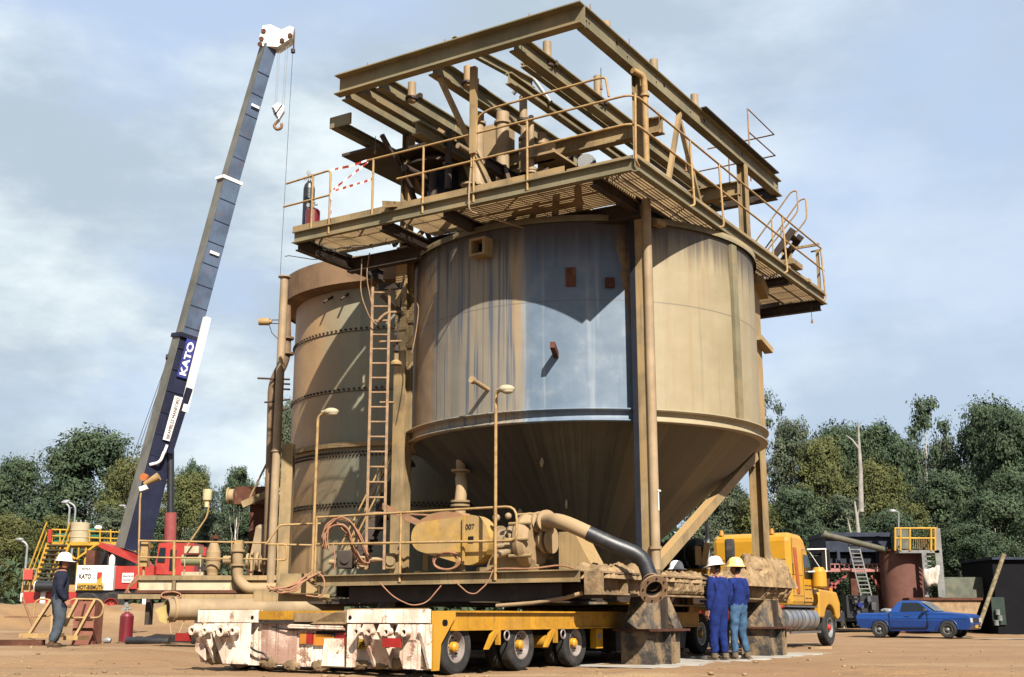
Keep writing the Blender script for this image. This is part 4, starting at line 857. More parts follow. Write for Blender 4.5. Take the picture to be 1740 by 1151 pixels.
mb = MB(); mb.tube([L(-1.2, 1.53, 2.10), L(-1.2, 1.3, 2.10)], .15, 18); mb.tube([L(-1.2, 1.42, 2.10), L(-1.2, 1.36, 2.10)], .23, 20); mb.tube([L(-1.2, 1.30, 2.10), L(-1.2, 1.26, 2.10)], .23, 20); LB(mb, 'suction_flange', concm)
mb = MB(); mb.tube(bend([L(-1.2, 2.1, 2.35), L(-1.45, 2.0, 2.30), L(-1.5, 1.9, 2.05)], .15), .05, 8); mb.tube([L(-1.55, 2.2, 2.0), L(-1.5, 1.55, 2.04)], .05, 8); mb.tube([L(-1.6, 2.15, 1.85), L(-1.5, 1.8, 1.95)], .07, 8); mb.ball(L(-1.55, 2.2, 2.5), .07); mb.ball(L(-1.55, 1.95, 2.52), .06); LB(mb, 'gland_pipework', pinkpipe)
mb = MB(); mb.hexa([L(-1.0, 1.25, 1.56), L(-1.0, .55, 1.56), L(-.5, .55, 1.56), L(-.5, 1.25, 1.56), L(-1.0, 1.25, 2.25), L(-1.0, .95, 2.25), L(-.5, .95, 2.25), L(-.5, 1.25, 2.25)]); LB(mb, 'wedge_stand', steel)
mb = MB(); mb.box(0, 0, 0, 0, 0, 0) if 0 else None
t2 = thing('pipe_riser', 'short upright tan pipe with bolted flanges behind the yellow pump guard', 'pipe', L(-.2, 3.9, 1.54))
mb = MB(); b = L(-.2, 3.9, 0); mb.tube([b+Vector((0, 0, 1.55)), b+Vector((0, 0, 2.95)), b+Vector((.03, 0, 3.25)), b+Vector((-.0, .2, 3.45))], .115, 16); mb.tube([b+Vector((0, .2, 3.5)), b+Vector((0, .3, 4.1))], .10, 12); mb.build('riser', concm, t2)
for z in (2.88, 2.96, 3.58): mb = MB(); c = b+Vector((0, 0 if z < 3 else .2, z)); mb.tube([c, c+Vector((0, 0, .04))], .19, 18); mb.build('flange', concm if z > 3 else steel, t2)
mb = MB(); mb.tube([L(-.6, 4.9, 2.75), L(-.2, 4.3, 2.72), L(.4, 3.5, 2.6)], .025, 6); mb.bar(L(-1.0, 5.2, 2.9), L(-.5, 4.6, 2.55), .03, .12); tag(mb.build('cross_pipe', railbr), 'rusty thin pipe and strip crossing behind the pump motor', 'pipe')
# big hose: tan then black, open flange at the end
h0 = L(-1.15, 1.68, 2.40); hp = [L(-1.2, 1.68, 2.38), L(-1.3, 1.50, 2.44), L(-1.35, 1.30, 2.43)]
path = bend([hp[0], hp[2], at(955, 885, 20.0), at(1040, 925, 19.8), at(1092, 945, 19.8), at(1106, 985, 19.8)], .8, 7)
t = thing('suction_hose', 'thick hose, tan then black, drooping from the pump to an open rusty flange', 'hose', path[0])
k = int(len(path)*.53)
# straight samples so that the colour change falls where the rubber starts
dd = [0]
for i in range(1, len(path)): dd.append(dd[-1]+(path[i]-path[i-1]).length)
Lt = dd[-1]
def pat(f):
    s = f*Lt
    for i in range(1, len(path)):
        if dd[i] >= s: return path[i-1].lerp(path[i], (s-dd[i-1])/(dd[i]-dd[i-1]))
    return path[-1]
mb = MB(); mb.tube([pat(i/22) for i in range(13)], .125, 18); mb.build('tan_hose', concm, t)
mb = MB(); mb.tube([pat(i/22) for i in range(12, 23)], [.13]*10+[.14], 18); mb.build('black_hose', blackh, t)
mb = MB()
for f in (.0, .07, .14): p = pat(f); q = pat(f+.02); mb.tube([p, q], .19, 20)
mb.build('hose_clamp', concm, t)
e = path[-1]; dn = (at(1112, 1010, 19.3)-e).normalized(); fd = Vector((.25, -.75, -.45)).normalized()
mb = MB(); mb.tube([e-Vector((0, 0, 0)), e+dn*.12], [.14, .15], 18, caps=False); mb.lathe([(.145, -.12), (.15, .08), (.245, .08), (.25, .13), (.145, .13), (.14, -.1)], e+Vector((.0, -.02, -.10)), fd, 28); mb.build('end_flange', rustrim, t)
mb = MB()
for i in range(8):
    a = 2*math.pi*i/8; sx = fd.cross(Vector((0, 0, 1))).normalized(); sy = sx.cross(fd); c = e+Vector((0, -.02, -.10))+fd*.13+(sx*math.cos(a)+sy*math.sin(a))*.2; mb.tube([c, c+fd*.012], .016, 6, smooth=False)
mb.build('flange_bolts', black, t)
mb = MB(); mb.lathe([(.145, .075), (.12, .02), (0, .0)], e+Vector((0, -.02, -.10)), fd, 20); mb.build('bore_shade', black, t)  # black disc in the mouth stands in for shade inside the hose
# small coiled hoses and leads
def coil(label, c, r, turns, ax, ay, m=hosered, th=.018, wob=.05, name='coiled_hose', sq=1.0):
    pts = []; c = Vector(c)
    for i in range(int(turns*18)+1):
        a = 2*math.pi*i/18; rr = r*(1+wob*math.sin(a*.37+turns)); pts.append(c+Vector(ax)*rr*math.cos(a)+Vector(ay)*rr*sq*math.sin(a)+Vector((.02*math.sin(a*1.7), .05*math.sin(a*.3), 0)))
    mb = MB(); mb.tube(pts, th, 6); return tag(mb.build(name, m), label, 'hose')
mb = MB()
for k in range(6):
    r_ = lambda: random.uniform(-4, 4)
    mb.tube(bend([at(x+r_()+k*1.2, y+r_(), 22.25-.05*k) for x, y in ((547, 930), (552, 895), (572, 879), (590, 884), (606, 905), (622, 945), (621, 960), (608, 955), (594, 920), (580, 892), (562, 890), (548, 905), (552, 935))], .5, 6), .014, 6)
mb.tube(bend([at(x, y, 22.1) for x, y in ((566, 925), (570, 950), (568, 968))], .3, 4), .014, 6)
tag(mb.build('coiled_hose', hosered), 'loose drooping coil of orange hose hung on the lower handrail beside the ladder', 'hose')
coil('loop of orange hose lying under the yellow belt guard', L(-2.0, 2.95, 1.75), .27, 2, -VX, (0, 0, 1), wob=.08, sq=.55)
mb = MB()
for k in range(9):
    x0 = 545-3*k; y0 = 972+2*(k % 5); mb.tube(bend([at(x0, y0, 22.3), at(520-4*k, 985+2*k, 22.2), at(500-5*k+random.uniform(-6, 6), 1003+random.uniform(-5, 8), 22.1), at(470-2*k, 1000+random.uniform(-6, 6), 22.2)], .4, 5), .016, 6)
mb.tube(bend([at(520, 1012, 22.0), at(548, 1016, 22), at(553, 985, 22), at(540, 972, 22.2)], .3, 6), .016, 6)
tag(mb.build('tangled_hose', hosered), 'tangled bundle of orange leads spilling off the left end of the deck', 'hose')
for i, (pts, lab) in enumerate((([(645, 990), (668, 1015), (700, 1030), (725, 1025), (750, 995)], 'orange lead sagging in a long loop under the middle of the deck edge'), ([(775, 990), (795, 1008), (808, 1010), (830, 990), (838, 968)], 'shorter orange lead looping under the deck edge near the pump'))):
    mb = MB(); mb.tube(bend([at(x, y, 20.6-i*.6) for x, y in pts], .5, 6), .012, 6); tag(mb.build('sagging_lead', hosered), lab, 'lead')
mb = MB(); mb.tube(bend([L(-2.0, 2.2, 1.56), L(-2.05, 1.8, 1.6), L(-2.0, 1.2, 1.58), L(-1.9, .7, 1.64), L(-2.0, .4, 1.57)], .2), .016, 6); tag(mb.build('loose_lead', hosered), 'pink lead lying along the deck edge right of the pump', 'lead')
# lamp posts on the deck
def swan_lamp(label, base, top, head, m=railm, r=.028, hs=1., group='swan-neck lamp posts on the deck'):
    t = thing('lamp_post', label, 'lamp post', base, 0, group); mb = MB(); mb.tube(bend([base, Vector((base.x, base.y, top.z)), head], .25, 6), r, 8); mb.build('post', m, t)
    d = Vector((head.x-base.x, head.y-base.y, 0)).normalized(); q = MB(); c = head+d*.12*hs
    q.tube([head-d*.10, head], [.03, .05], 8); q.ball(head+d*.13*hs+Vector((0, 0, -.01)), .145*hs, (1.0, .72, .52), 14, 8); q.ball(head+d*.15*hs+Vector((0, 0, -.045)), .11*hs, (1.0, .72, .5), 14, 8); q.build('lamp_head', cream, t); return t
b = L(-2.2, 1.80, 1.4); swan_lamp('swan-neck lamp post rising in front of the stained tank cone', b, at(845, 668, b.y), at(852, 662, b.y-.1))
b = L(-2.2, 5.85, 1.4); swan_lamp('shorter swan-neck lamp post rising in front of the riveted tank', b, at(540, 708, b.y), at(554, 700, b.y-.1))
# ================================================================== GAS CYLINDERS, TAPE
def cylinder(label, base, h, r, m, name='gas_cylinder', cat='gas cylinder'):
    t = thing(name, label, cat, base); mb = MB(); mb.lathe([(0, 0), (r, 0), (r, h*.86), (r*.8, h*.94), (r*.35, h), (r*.3, h*1.02), (0, h*1.02)], base, (0, 0, 1), 20); mb.build('bottle', m, t)
    q = MB(); c = base+Vector((0, 0, h*1.02)); q.tube([c, c+Vector((0, 0, .10))], .022, 8); q.tube([c+Vector((-.07, 0, .07)), c+Vector((.09, 0, .07))], .02, 8); q.tube([c+Vector((.0, 0, .10)), c+Vector((0, 0, .14))], .04, 8)
    q.tube([c+Vector((-.09, 0, .05)), c+Vector((-.09, -.03, .05))], .045, 10); q.tube([c+Vector((-.03, 0, .17)), c+Vector((-.03, -.03, .17))], .045, 10); q.build('regulator', galv, t); return t
b = L(-1.62, 6.84, PZ); cylinder('tall black gas cylinder strapped at the left corner of the high walkway', b, 1.2, .12, blackp)
b = L(-1.80, 6.55, PZ); cylinder('squat dark red gas cylinder beside the black one on the high walkway', b, .50, .15, dkred)
b = at(213, 1088, 28.3); b.z = ground_z(b.x, b.y); cylinder('dark red gas cylinder with white cap standing on the ground by the pipe', b, .66, .155, dkred)
def tape(label, pts, nturn=26, w=.05):
    pts = bend(pts, .3, 6); mb = MB(); mb.cm = 0; tot = []
    for i in range(len(pts)-1):
        n = max(1, int((pts[i+1]-pts[i]).length/.045))
        for j in range(n): tot.append(pts[i].lerp(pts[i+1], j/n))
    tot.append(pts[-1])
    for i in range(len(tot)-1):
        a, b = tot[i], tot[i+1]; mb.cm = (i//2) % 2; tw0 = Vector((.3*math.sin(i*.5), .3*math.cos(i*.5), 1)).normalized()*w/2; tw1 = Vector((.3*math.sin(i*.5+.5), .3*math.cos(i*.5+.5), 1)).normalized()*w/2
        mb.add([a-tw0, b-tw1, b+tw1, a+tw0], [(0, 1, 2, 3)])
    return tag(mb.build('barrier_tape', [whitep, redw]), label, 'tape')
ta = L(uo, 5.95, 0); tb = L(uo, 4.85, 0)
def tz(p, z): return Vector((p.x, p.y, z))
tape('red and white barrier tape strung in two spans across the walkway gap', [tz(ta, HR), tz(ta.lerp(tb, .5), HR-.03), tz(tb, HR+.03), tz(ta.lerp(tb, .35), HR-.30), tz(ta, KR+.06), tz(tb, KR+.12)])
tape('twist of red and white tape trailing down the end rail post', [tz(ta, HR-.1), tz(ta, KR-.1)+Vector((.03, -.03, 0)), tz(ta, PZ+.1)+Vector((.05, -.04, 0))])
# ================================================================== WHEELS
def wheel(parent, c, ax, r, w, name='wheel', hub=yell, rim=rimm, rimr=.56, local=True, dish=.35):
    c = Vector(c); ax = Vector(ax).normalized(); mb = MB()
    mb.lathe([(r*rimr, -w*.42), (r*.86, -w*.5), (r*.965, -w*.42), (r, -w*.28), (r, w*.28), (r*.965, w*.42), (r*.86, w*.5), (r*rimr, w*.42), (r*rimr, -w*.42)], c, ax, 32)
    for g in (-.16, 0, .16): mb.lathe([(r*1.002, w*g-.004), (r*1.006, w*g), (r*1.002, w*g+.004)], c, ax, 32)
    o = mb.build(name, tyre, parent, local=local)
    if parent is not None:
        q = MB(); q.lathe([(r*rimr, w*.44), (r*rimr*.93, w*.44), (r*rimr*.84, w*(.44-dish)), (r*.2, w*(.40-dish)), (r*.2, -w*.3), (r*rimr, -w*.3)], c, ax, 24)
        q.build('rim', rim, o, local=local)
        q = MB(); q.lathe([(r*.2, 0), (r*.19, w*.38), (r*.12, w*.5), (0, w*.52)], c, ax, 14); q.build('hub', hub, o, local=local)
        s1 = ax.cross(Vector((0, 0, 1))).normalized(); s2 = s1.cross(ax); q = MB()
        for i in range(8): a = i*math.pi/4; p = c+(s1*math.cos(a)+s2*math.sin(a))*r*.33; q.tube([p, p+ax*w*.25], r*.035, 6, smooth=False)
        q.build('wheel_nuts', darkst, o, local=local)
    return o
# ================================================================== LOW LOADER TRAILER (frame: x along, y across)
T3 = thing('low_loader', 'long low heavy-haul trailer, white rear beams and yellow sides, under the tank', 'trailer', L(0, 2.68, 0), ROTU)
mb = MB()
for y in (-2.12, 2.08): mb.box(-5.3, 3.4, y-.02, y+.02, .63, .86); mb.box(-5.3, 3.4, y-.07, y+.07, .86, .885); mb.box(-5.3, 3.4, y-.06, y+.06, .61, .63)
mb.build('side_beam', yell2, T3, local=True)
mb = MB(); mb.box(-5.6, 3.4, -2.0, 2.0, .74, .80); mb.box(-5.0, 4.5, -.9, -.6, .4, .74); mb.box(-5.0, 4.5, .6, .9, .4, .74); mb.box(.2, 3.2, -1.9, 1.9, .2, .7); mb.build('chassis', darkst, T3, local=True)
mb = MB(); mb.prism([(-5.80, .09), (-5.66, .09), (-5.62, .44), (-5.28, .80), (-5.28, .88), (-5.80, .88)], (0, -2.16, 0), (1, 0, 0), (0, 0, 1), .04); c = mb.build('corner_plate', yell, T3, local=True)
q = MB(); q.tube([(-5.56, -2.205, .72), (-5.56, -2.19, .72)], .045, 12, smooth=False); q.tube([(-5.52, -2.205, .72), (-5.52, -2.19, .72)], .045, 12, smooth=False); q.build('lift_hole', black, c, local=True)
mb = MB(); mb.box(-5.82, -5.72, -2.12, 2.08, .10, .74); mb.build('rear_panel', white_w, T3, local=True)
wst = mat('rust_smeared_white', (1.0, .74, .60), .65, var=.25, sc=1.3, dust=.6, dcol=(.50, .27, .19), spots=.9, streak=.8, scol=(.30, .14, .09), bump=.4)
for (y0, y1, z0, z1, dx) in ((-.78, -.30, .16, .72, .02), (.22, .92, .13, .70, .015), (-.28, .20, .58, .70, .03)): mb = MB(); mb.box(-5.82-dx, -5.821, y0, y1, z0, z1); mb.build('stained_plate', wst, T3, local=True)
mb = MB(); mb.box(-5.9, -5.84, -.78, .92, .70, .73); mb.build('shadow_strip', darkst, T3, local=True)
for (y0, y1) in ((-2.15, -.80), (.95, 2.15)):
    mb = MB(); mb.box(-5.95, -5.80, y0, y1, .72, .90); mb.build('ramp_hinge_box', white_w, T3, local=True)
    mb = MB(); mb.box(-5.94, -5.81, y0+.02, y1-.02, .895, .915); mb.build('timber_strip', sandm, T3, local=True)
    q = MB(); yy = y1-.06 if y0 < 0 else y0+.06; q.tube([(-5.951, yy, .79), (-5.955, yy, .79)], .03, 12, smooth=False); q.build('pin_hole', black, T3, local=True)
mb = MB(); mb.box(-5.90, -5.80, -.78, .93, .76, .885); c = mb.build('rear_crossbeam', yell2, T3, local=True)
mb = MB(); mb.box(-5.93, -5.90, -.75, .2, .73, .86); mb.hexa([(-5.93, -.78, .70), (-5.93, -.1, .70), (-5.905, -.1, .70), (-5.905, -.78, .70), (-5.93, -.78, .88), (-5.93, -.6, .88), (-5.905, -.6, .88), (-5.905, -.78, .88)]); mb.build('timber_board', sandm, T3, local=True)
def fin(y, t, poly, m=white_w, nm='ramp_gusset'):
    mb = MB(); mb.prism(poly, (0, y, 0), (1, 0, 0), (0, 0, 1), t); return mb.build(nm, m, T3, local=True)
for y in (-2.14, -1.82, -1.50, -1.22, 1.30, 1.58, 1.86, 2.12):
    s = 1 if abs(y) < 1.9 else .8
    fin(y, .045, [(-5.82, .70), (-6.10*s-(1-s)*5.8, .70), (-6.16*s-(1-s)*5.8, .60), (-6.10*s-(1-s)*5.8, .52), (-5.86, .12), (-5.82, .12)])
for y in (-1.98, -1.36, 1.44, 1.99):      # sloping plates between
    mb = MB(); mb.hexa([(-5.84, y-.13, .14), (-5.84, y+.13, .14), (-5.80, y+.13, .14), (-5.80, y-.13, .14), (-6.04, y-.10, .50), (-6.04, y+.10, .50), (-6.0, y+.10, .50), (-6.0, y-.10, .50)]); mb.build('sloping_plate', white_w, T3, local=True)
for (y, z, r) in ((-1.96, .60, .06), (-1.66, .60, .055), (-1.14, .60, .055), (-1.36, .6, .05), (1.20, .60, .06), (1.45, .60, .085), (1.78, .60, .06), (2.05, .60, .07)):
    mb = MB(); mb.lathe([(r*.55, 0), (r*.55, .10), (r, .10), (r, 0)], (-6.06, y, z), (-1, 0, 0), 16); c = mb.build('pin_eye', white_w, T3, local=True)
    q = MB(); q.tube([(-6.10, y, z), (-6.12, y, z)], r*.56, 12); q.build('eye_bore', black, c, local=True)
for (y, z) in ((-1.72, .40), (2.28, .44)):
    mb = MB(); mb.box(-6.14, -6.10, y-.17, y+.13, z, z+.12); mb.build('red_reflector', tail, T3, local=True)
for (pl_, x_) in (([(1.0, .12), (1.52, .12), (1.82, .66), (1.74, .71), (1.0, .71)], -6.0), ([(-2.13, .12), (-1.86, .12), (-1.70, .50), (-1.86, .70), (-2.13, .70)], -6.02), ([(-.98, .12), (-.84, .12), (-.84, .70), (-1.06, .70)], -5.98), ([(1.9, .16), (2.12, .30), (2.14, .55), (1.95, .50)], -5.99)):
    mb = MB(); mb.prism(pl_, (x_, 0, 0), (0, 1, 0), (0, 0, 1), .025); mb.build('gusset_face', white_w, T3, local=True)
for (y_, z_, r__) in ((1.62, .24, .13), (1.85, .22, .12), (1.35, .16, .10), (-.25, .15, .10), (-.95, .17, .08), (.3, .14, .09), (-1.6, .2, .1), (.75, .16, .1)):
    mb = MB(); mb.ball((-5.84, y_, z_-.03), r__, (.22, 1.7, .75), 18, 12, .5); m_ = mb.build('mud_splash', mudbeam, T3, local=True)
mb = MB(); mb.prism([(-.72, .12), (-.30, .12), (-.34, .50), (-.68, .50)], (-5.83, 0, 0), (0, 1, 0), (0, 0, 1), -.05); mb.build('tow_pocket', white_w, T3, local=True)
mb = MB(); mb.box(-5.86, -5.83, -.78, -.16, .52, .60); mb.build('rubber_bumper', black, T3, local=True)
mb = MB(); mb.tube(bend([(-5.9, -.7, .66), (-5.9, .3, .68), (-5.9, .35, .65), (-5.9, -.72, .63)], .03), .02, 6); mb.build('rolled_strap', white_w, T3, local=True)
for (y0, y1, m_) in ((.02, .14, amber), (-.10, .02, tail), (-.50, -.12, amber), (-.70, -.52, tail), (-.82, -.70, amber)):
    mb = MB(); z0 = .42 if y0 > -.12 or y0 < -.5 else .40
    mb.box(-5.86, -5.835, y0, y1, z0, z0+.16); mb.build('marker_panel', m_, T3, local=True)
mb = MB(); mb.box(-5.865, -5.86, -1.10, -.90, .36, .50); c = mb.build('number_plate', plantyel, T3, local=True)
text('plate_lettering', '3PE', .10, darkst, T3, (-5.868, -.92, .39), (0, -1, 0), (0, 0, 1), .15, local=True)
mb = MB(); mb.tube(bend([(-5.9, 1.15, .40), (-5.9, .95, .30), (-5.9, .80, .28), (-5.88, .72, .2)], .15), .015, 6); mb.tube(bend([(-5.86, .7, .66), (-5.88, .3, .60), (-5.86, -.1, .66)], .2), .012, 6); mb.build('air_line', blackp, T3, local=True)
for y in (-1.6, -1.3, -1.0): mb = MB(); mb.ball((-5.84, y, .15), .09, (.25, 1.6, .6), 18, 12, .5); mb.build('mud_splash', mudbeam, T3, local=True)
for x in (-5.13, -3.37, -1.67):
    for (y, d) in ((-2.02, -1), (-1.76, -1), (1.5, 1), (1.95, 1)): wheel(T3, (x, y, .385), (0, d, 0), .385, .21)
    mb = MB(); mb.tube([(x, -1.7, .355), (x, 1.5, .355)], .06, 8); mb.build('axle', darkst, T3, local=True)
for x in (-4.25, -2.55):   # brackets, rings, lamps between the wheels
    mb = MB(); mb.prism([(x-.22, .34), (x-.16, .34), (x+.10, .58), (x+.10, .40), (x+.16, .40), (x+.16, .63), (x-.0, .63)], (0, -2.13, 0), (1, 0, 0), (0, 0, 1), .06); mb.build('spring_hanger', yell2, T3, local=True)
    mb = MB(); mb.tube(arc((x+.36, -2.17, .53), .07, 0, 2*math.pi, 16, (1, 0, 0), (0, 0, 1)), .013, 6, caps=False); mb.build('tie_ring', rimm, T3, local=True)
mb = MB(); mb.tube([(-2.62, -2.12, .42), (-2.62, -1.6, .42)], .10, 14); mb.build('air_reservoir', yell2, T3, local=True)
mb = MB(); mb.box(-.95, -.72, -2.12, -2.0, .28, .60); mb.build('toolbox', yell, T3, local=True)
mb = MB(); mb.box(-.90, -.80, -2.125, -2.12, .44, .52); mb.build('small_notice', galv, T3, local=True)
mb = MB(); mb.box(3.4, 8.6, -1.3, -1.0, .93, 1.10); mb.box(3.4, 8.6, 1.0, 1.3, .93, 1.10); mb.box(4.4, 8.7, -1.28, 1.28, 1.24, 1.36); mb.box(3.4, 3.7, -1.9, 1.9, .6, 1.3); mb.box(6.6, 8.7, -1.0, 1.0, 1.36, 1.88); mb.build('gooseneck', yell2, T3, local=True)
for x in (5.67, 6.9): wheel(T3, (x, -1.12, .44), (0, -1, 0), .44, .24, rim=whitep); wheel(T3, (x, 1.12, .44), (0, 1, 0), .44, .24, rim=whitep)
def spare(label, c, ax, r=.37, w=.24):
    w_ = wheel(None, c, ax, r, w, name='spare_tyre', local=False); tag(w_, label, 'tyre', 'spare tyres stacked on the trailer neck'); return w_
for i, v in enumerate((3.75, 3.3, 2.85, 2.55, 2.2)):
    spare(['dusty spare tyre at the far left end of the row on the trailer neck', 'spare tyre second from the left in the row on the trailer neck', 'spare tyre in the middle of the row on the trailer neck', 'spare tyre second from the right in the row, right of the yellow wedges', 'spare tyre at the near right end of the row facing outwards'][i], L(7.3+.1*(i % 2), v, 2.26), -VX)
spare('spare tyre lying flat in front of the upright row of tyres', L(6.6, 2.9, 2.0), (0, 0, 1))
spare('spare tyre standing behind the mud heap, nearest the truck cab', L(8.9, 2.0, 2.32), -VX+UX*.4)
spare('spare tyre upright behind the truck cab beside the red rail', L(10.2, 1.75, 1.6), -VX, .45, .26)
for k, x in enumerate((1176, 1190)):
    mb = MB(); a = at(1187+9*k, 960, 27.6); mb.bar(a, a+Vector((.10*k, 0, .50-.08*(1-k))), .14, .05, (0, 1, 0)); tag(mb.build('yellow_wedge', yell), ['short upright yellow bar leaning on the spare tyres', 'longer tilted yellow bar leaning on the spare tyres'][k], 'bar')
# ================================================================== PRIME MOVER
T4 = thing('prime_mover', 'yellow bonneted heavy truck with fuel tanks and mirrors, parked right of the tank', 'truck', L(0, 2.70, 0), ROTU)
mb = MB(); mb.prism([(11.85, 1.08), (13.72, 1.08), (13.85, 1.75), (13.45, 2.48), (13.12, 2.88), (12.85, 3.0), (12.1, 3.02), (11.85, 2.92)], (0, -1.22, 0), (1, 0, 0), (0, 0, 1), -2.2)
mb.build('cab', yell, T4, local=True, bevel=.13)
mb = MB(); mb.hexa([(12.95, -1.235, 1.82), (13.62, -1.235, 1.82), (13.62, -1.20, 1.82), (12.95, -1.20, 1.82), (12.95, -1.235, 2.46), (13.30, -1.235, 2.46), (13.30, -1.2, 2.46), (12.95, -1.2, 2.46)]); mb.build('side_window', glass, T4, local=True)
mb = MB()
for (x0, z0, x1, z1) in ((12.85, 1.12, 12.85, 2.6), (13.68, 1.15, 13.68, 1.75), (12.85, 1.2, 13.7, 1.2), (12.85, 2.6, 13.25, 2.6), (11.95, 1.9, 12.8, 1.9), (11.95, 1.35, 12.8, 1.35)): mb.bar((x0, -1.222, z0), (x1, -1.222, z1), .008, .012, (0, 1, 0))
for z in (1.9, 2.3, 1.45): mb.bar((11.848, -1.1, z), (11.848, 1.1, z), .008, .012)
mb.build('panel_seam', darkst, T4, local=True)
mb = MB()
for i in range(9): mb.box(15.9, 15.96, -.6+.15*i, -.5+.15*i, 1.0, 1.45)
mb.build('radiator_grille', chrome, T4, local=True)
mb = MB(); mb.hexa([(13.80, -1.0, 1.80), (13.86, -1.0, 1.80), (13.86, 1.0, 1.80), (13.80, 1.0, 1.80), (13.44, -1.0, 2.45), (13.5, -1.0, 2.45), (13.5, 1.0, 2.45), (13.44, 1.0, 2.45)]); mb.build('windscreen', glass, T4, local=True)
mb = MB(); mb.hexa([(12.30, -1.25, 1.42), (12.48, -1.25, 1.42), (12.48, -1.20, 1.42), (12.30, -1.20, 1.42), (12.10, -1.25, 2.62), (12.32, -1.25, 2.62), (12.32, -1.2, 2.62), (12.10, -1.2, 2.62)]); mb.build('red_side_strip', mat('faded_orange_strip', (.50, .13, .04), .5), T4, local=True)
mb = MB(); mb.bar((11.83, -.62, 1.45), (11.83, -.62, 1.95), .03, .03, (0, 1, 0)); mb.bar((12.02, -1.235, 1.9), (12.02, -1.235, 2.2), .02, .03, (0, 1, 0)); mb.bar((12.0, -1.232, 1.42), (12.0, -1.232, 2.9), .008, .01, (0, 1, 0)); mb.build('grab_handle', chrome, T4, local=True)
mb = MB(); mb.tube([(11.84, -.55, 2.58), (11.70, -.55, 2.56)], .12, 14); c = mb.build('work_lamp', blackp, T4, local=True); q = MB(); q.tube([(11.70, -.55, 2.56), (11.69, -.55, 2.56)], .09, 14); q.build('lamp_lens', glass, c, local=True)
for y in (.75, -.70): mb = MB(); mb.tube([(12.0, y, 2.99), (12.0, y, 3.13)], [.07, .045], 10); mb.build('beacon', amber, T4, local=True)
mb = MB(); mb.tube([(11.7, 1.05, 1.3), (11.7, 1.05, 3.35)], .06, 10); mb.build('exhaust_stack', galv, T4, local=True)
mb = MB(); mb.prism([(13.7, 1.08), (15.85, .95), (15.95, 1.15), (15.9, 1.52), (15.6, 1.62), (13.78, 1.72)], (0, -.72, 0), (1, 0, 0), (0, 0, 1), -1.44); mb.build('bonnet', yell, T4, local=True, bevel=.07)
fp = [(14.05, .78)]+[(15.04+ -.62*math.cos(R(a)), .52+.62*math.sin(R(a))) for a in range(24, 160, 12)]+[(15.72, .72), (15.98, .80), (16.02, 1.2), (15.75, 1.50), (14.2, 1.56), (14.05, 1.4)]
for y0 in (-1.24, .74): mb = MB(); mb.prism(fp, (0, y0, 0), (1, 0, 0), (0, 0, 1), -.52); mb.build('front_wing', yell, T4, local=True, bevel=.04)
mb = MB(); mb.box(15.9, 16.0, -1.1, 1.1, .5, .85); mb.build('bumper', chrome, T4, local=True)
for y in (-1.22, 1.22): mb = MB(); mb.tube([(15.55, y*.92, 1.5), (15.55, y*.92, 1.62)], .06, 10); mb.build('indicator', amber, T4, local=True)
mb = MB(); mb.tube([(13.62, -1.42, 1.62), (13.62, -1.42, 2.02)], .2, 20); mb.tube([(13.62, -1.42, 2.02), (13.62, -1.42, 2.14)], [.2, .12], 20); mb.tube([(13.62, -1.42, 1.57), (13.62, -1.42, 1.62)], [.16, .2], 20); mb.build('air_cleaner', yell, T4, local=True)
mb = MB(); mb.box(13.70, 13.74, -1.72, -1.50, 2.05, 2.62); c = mb.build('mirror', blackp, T4, local=True)
for z in (2.03, 2.64): q = MB(); q.tube([(13.3, -1.22, z-.02), (13.72, -1.62, z)], .022, 6); q.build('mirror_arm', whitep, c, local=True)
q = MB(); q.tube([(13.4, -1.23, 2.6), (13.7, -1.45, 2.1)], .01, 5); q.tube([(13.72, -1.62, 2.03), (13.72, -1.62, 2.64)], .025, 6); q.build('mirror_stay', whitep, c, local=True)
mb = MB(); mb.lathe([(0, 0), (.29, 0), (.31, .03), (.31, 1.22), (.29, 1.25), (0, 1.25)], (11.35, -1.0, .74), (1, 0, 0), 24); c = mb.build('fuel_tank', alum, T4, local=True)
q = MB()
for x in (11.6, 12.0, 12.35): q.lathe([(.312, 0), (.325, 0), (.325, .05), (.312, .05)], (x, -1.0, .74), (1, 0, 0), 24)
q.build('tank_strap', chrome, c, local=True)
mb = MB(); mb.lathe([(0, 0), (.29, 0), (.31, .03), (.31, 1.1), (.29, 1.13), (0, 1.13)], (12.72, -1.0, .74), (1, 0, 0), 24); c = mb.build('fuel_tank', alum, T4, local=True)
q = MB()
for x in (12.95, 13.4): q.lathe([(.312, 0), (.325, 0), (.325, .05), (.312, .05)], (x, -1.0, .74), (1, 0, 0), 24)
q.build('tank_strap', chrome, c, local=True)
mb = MB(); mb.bar((11.4, -1.28, .40), (13.9, -1.28, .40), .05, .06); mb.box(11.3, 13.9, -1.25, -.8, 1.05, 1.09); mb.build('side_step', chrome, T4, local=True)
mb = MB(); mb.box(8.0, 15.8, -.5, -.38, .72, .98); mb.box(8.0, 15.8, .38, .5, .72, .98); mb.box(13.7, 14.2, -.95, -.3, .5, .9); mb.build('chassis_rail', redp, T4, local=True)
mb = MB(); mb.box(11.2, 14.3, -.8, .8, .45, .75); mb.build('underbody', black, T4, local=True)
mb = MB(); mb.tube(bend([(11.3, -1.1, 1.02), (11.0, -1.1, 1.05), (11.1, -1.1, 2.05), (10.75, -1.1, 2.08)], .12), .035, 8); mb.tube([(10.95, -1.1, 1.05), (11.5, -1.1, 1.05)], .05, 8); mb.build('red_rail', redp, T4, local=True)
wheel(T4, (15.04, -1.08, .50), (0, -1, 0), .50, .28, name='front_wheel', rim=galv, hub=redp); wheel(T4, (15.04, 1.08, .50), (0, 1, 0), .5, .28, name='front_wheel', rim=galv, hub=redp)
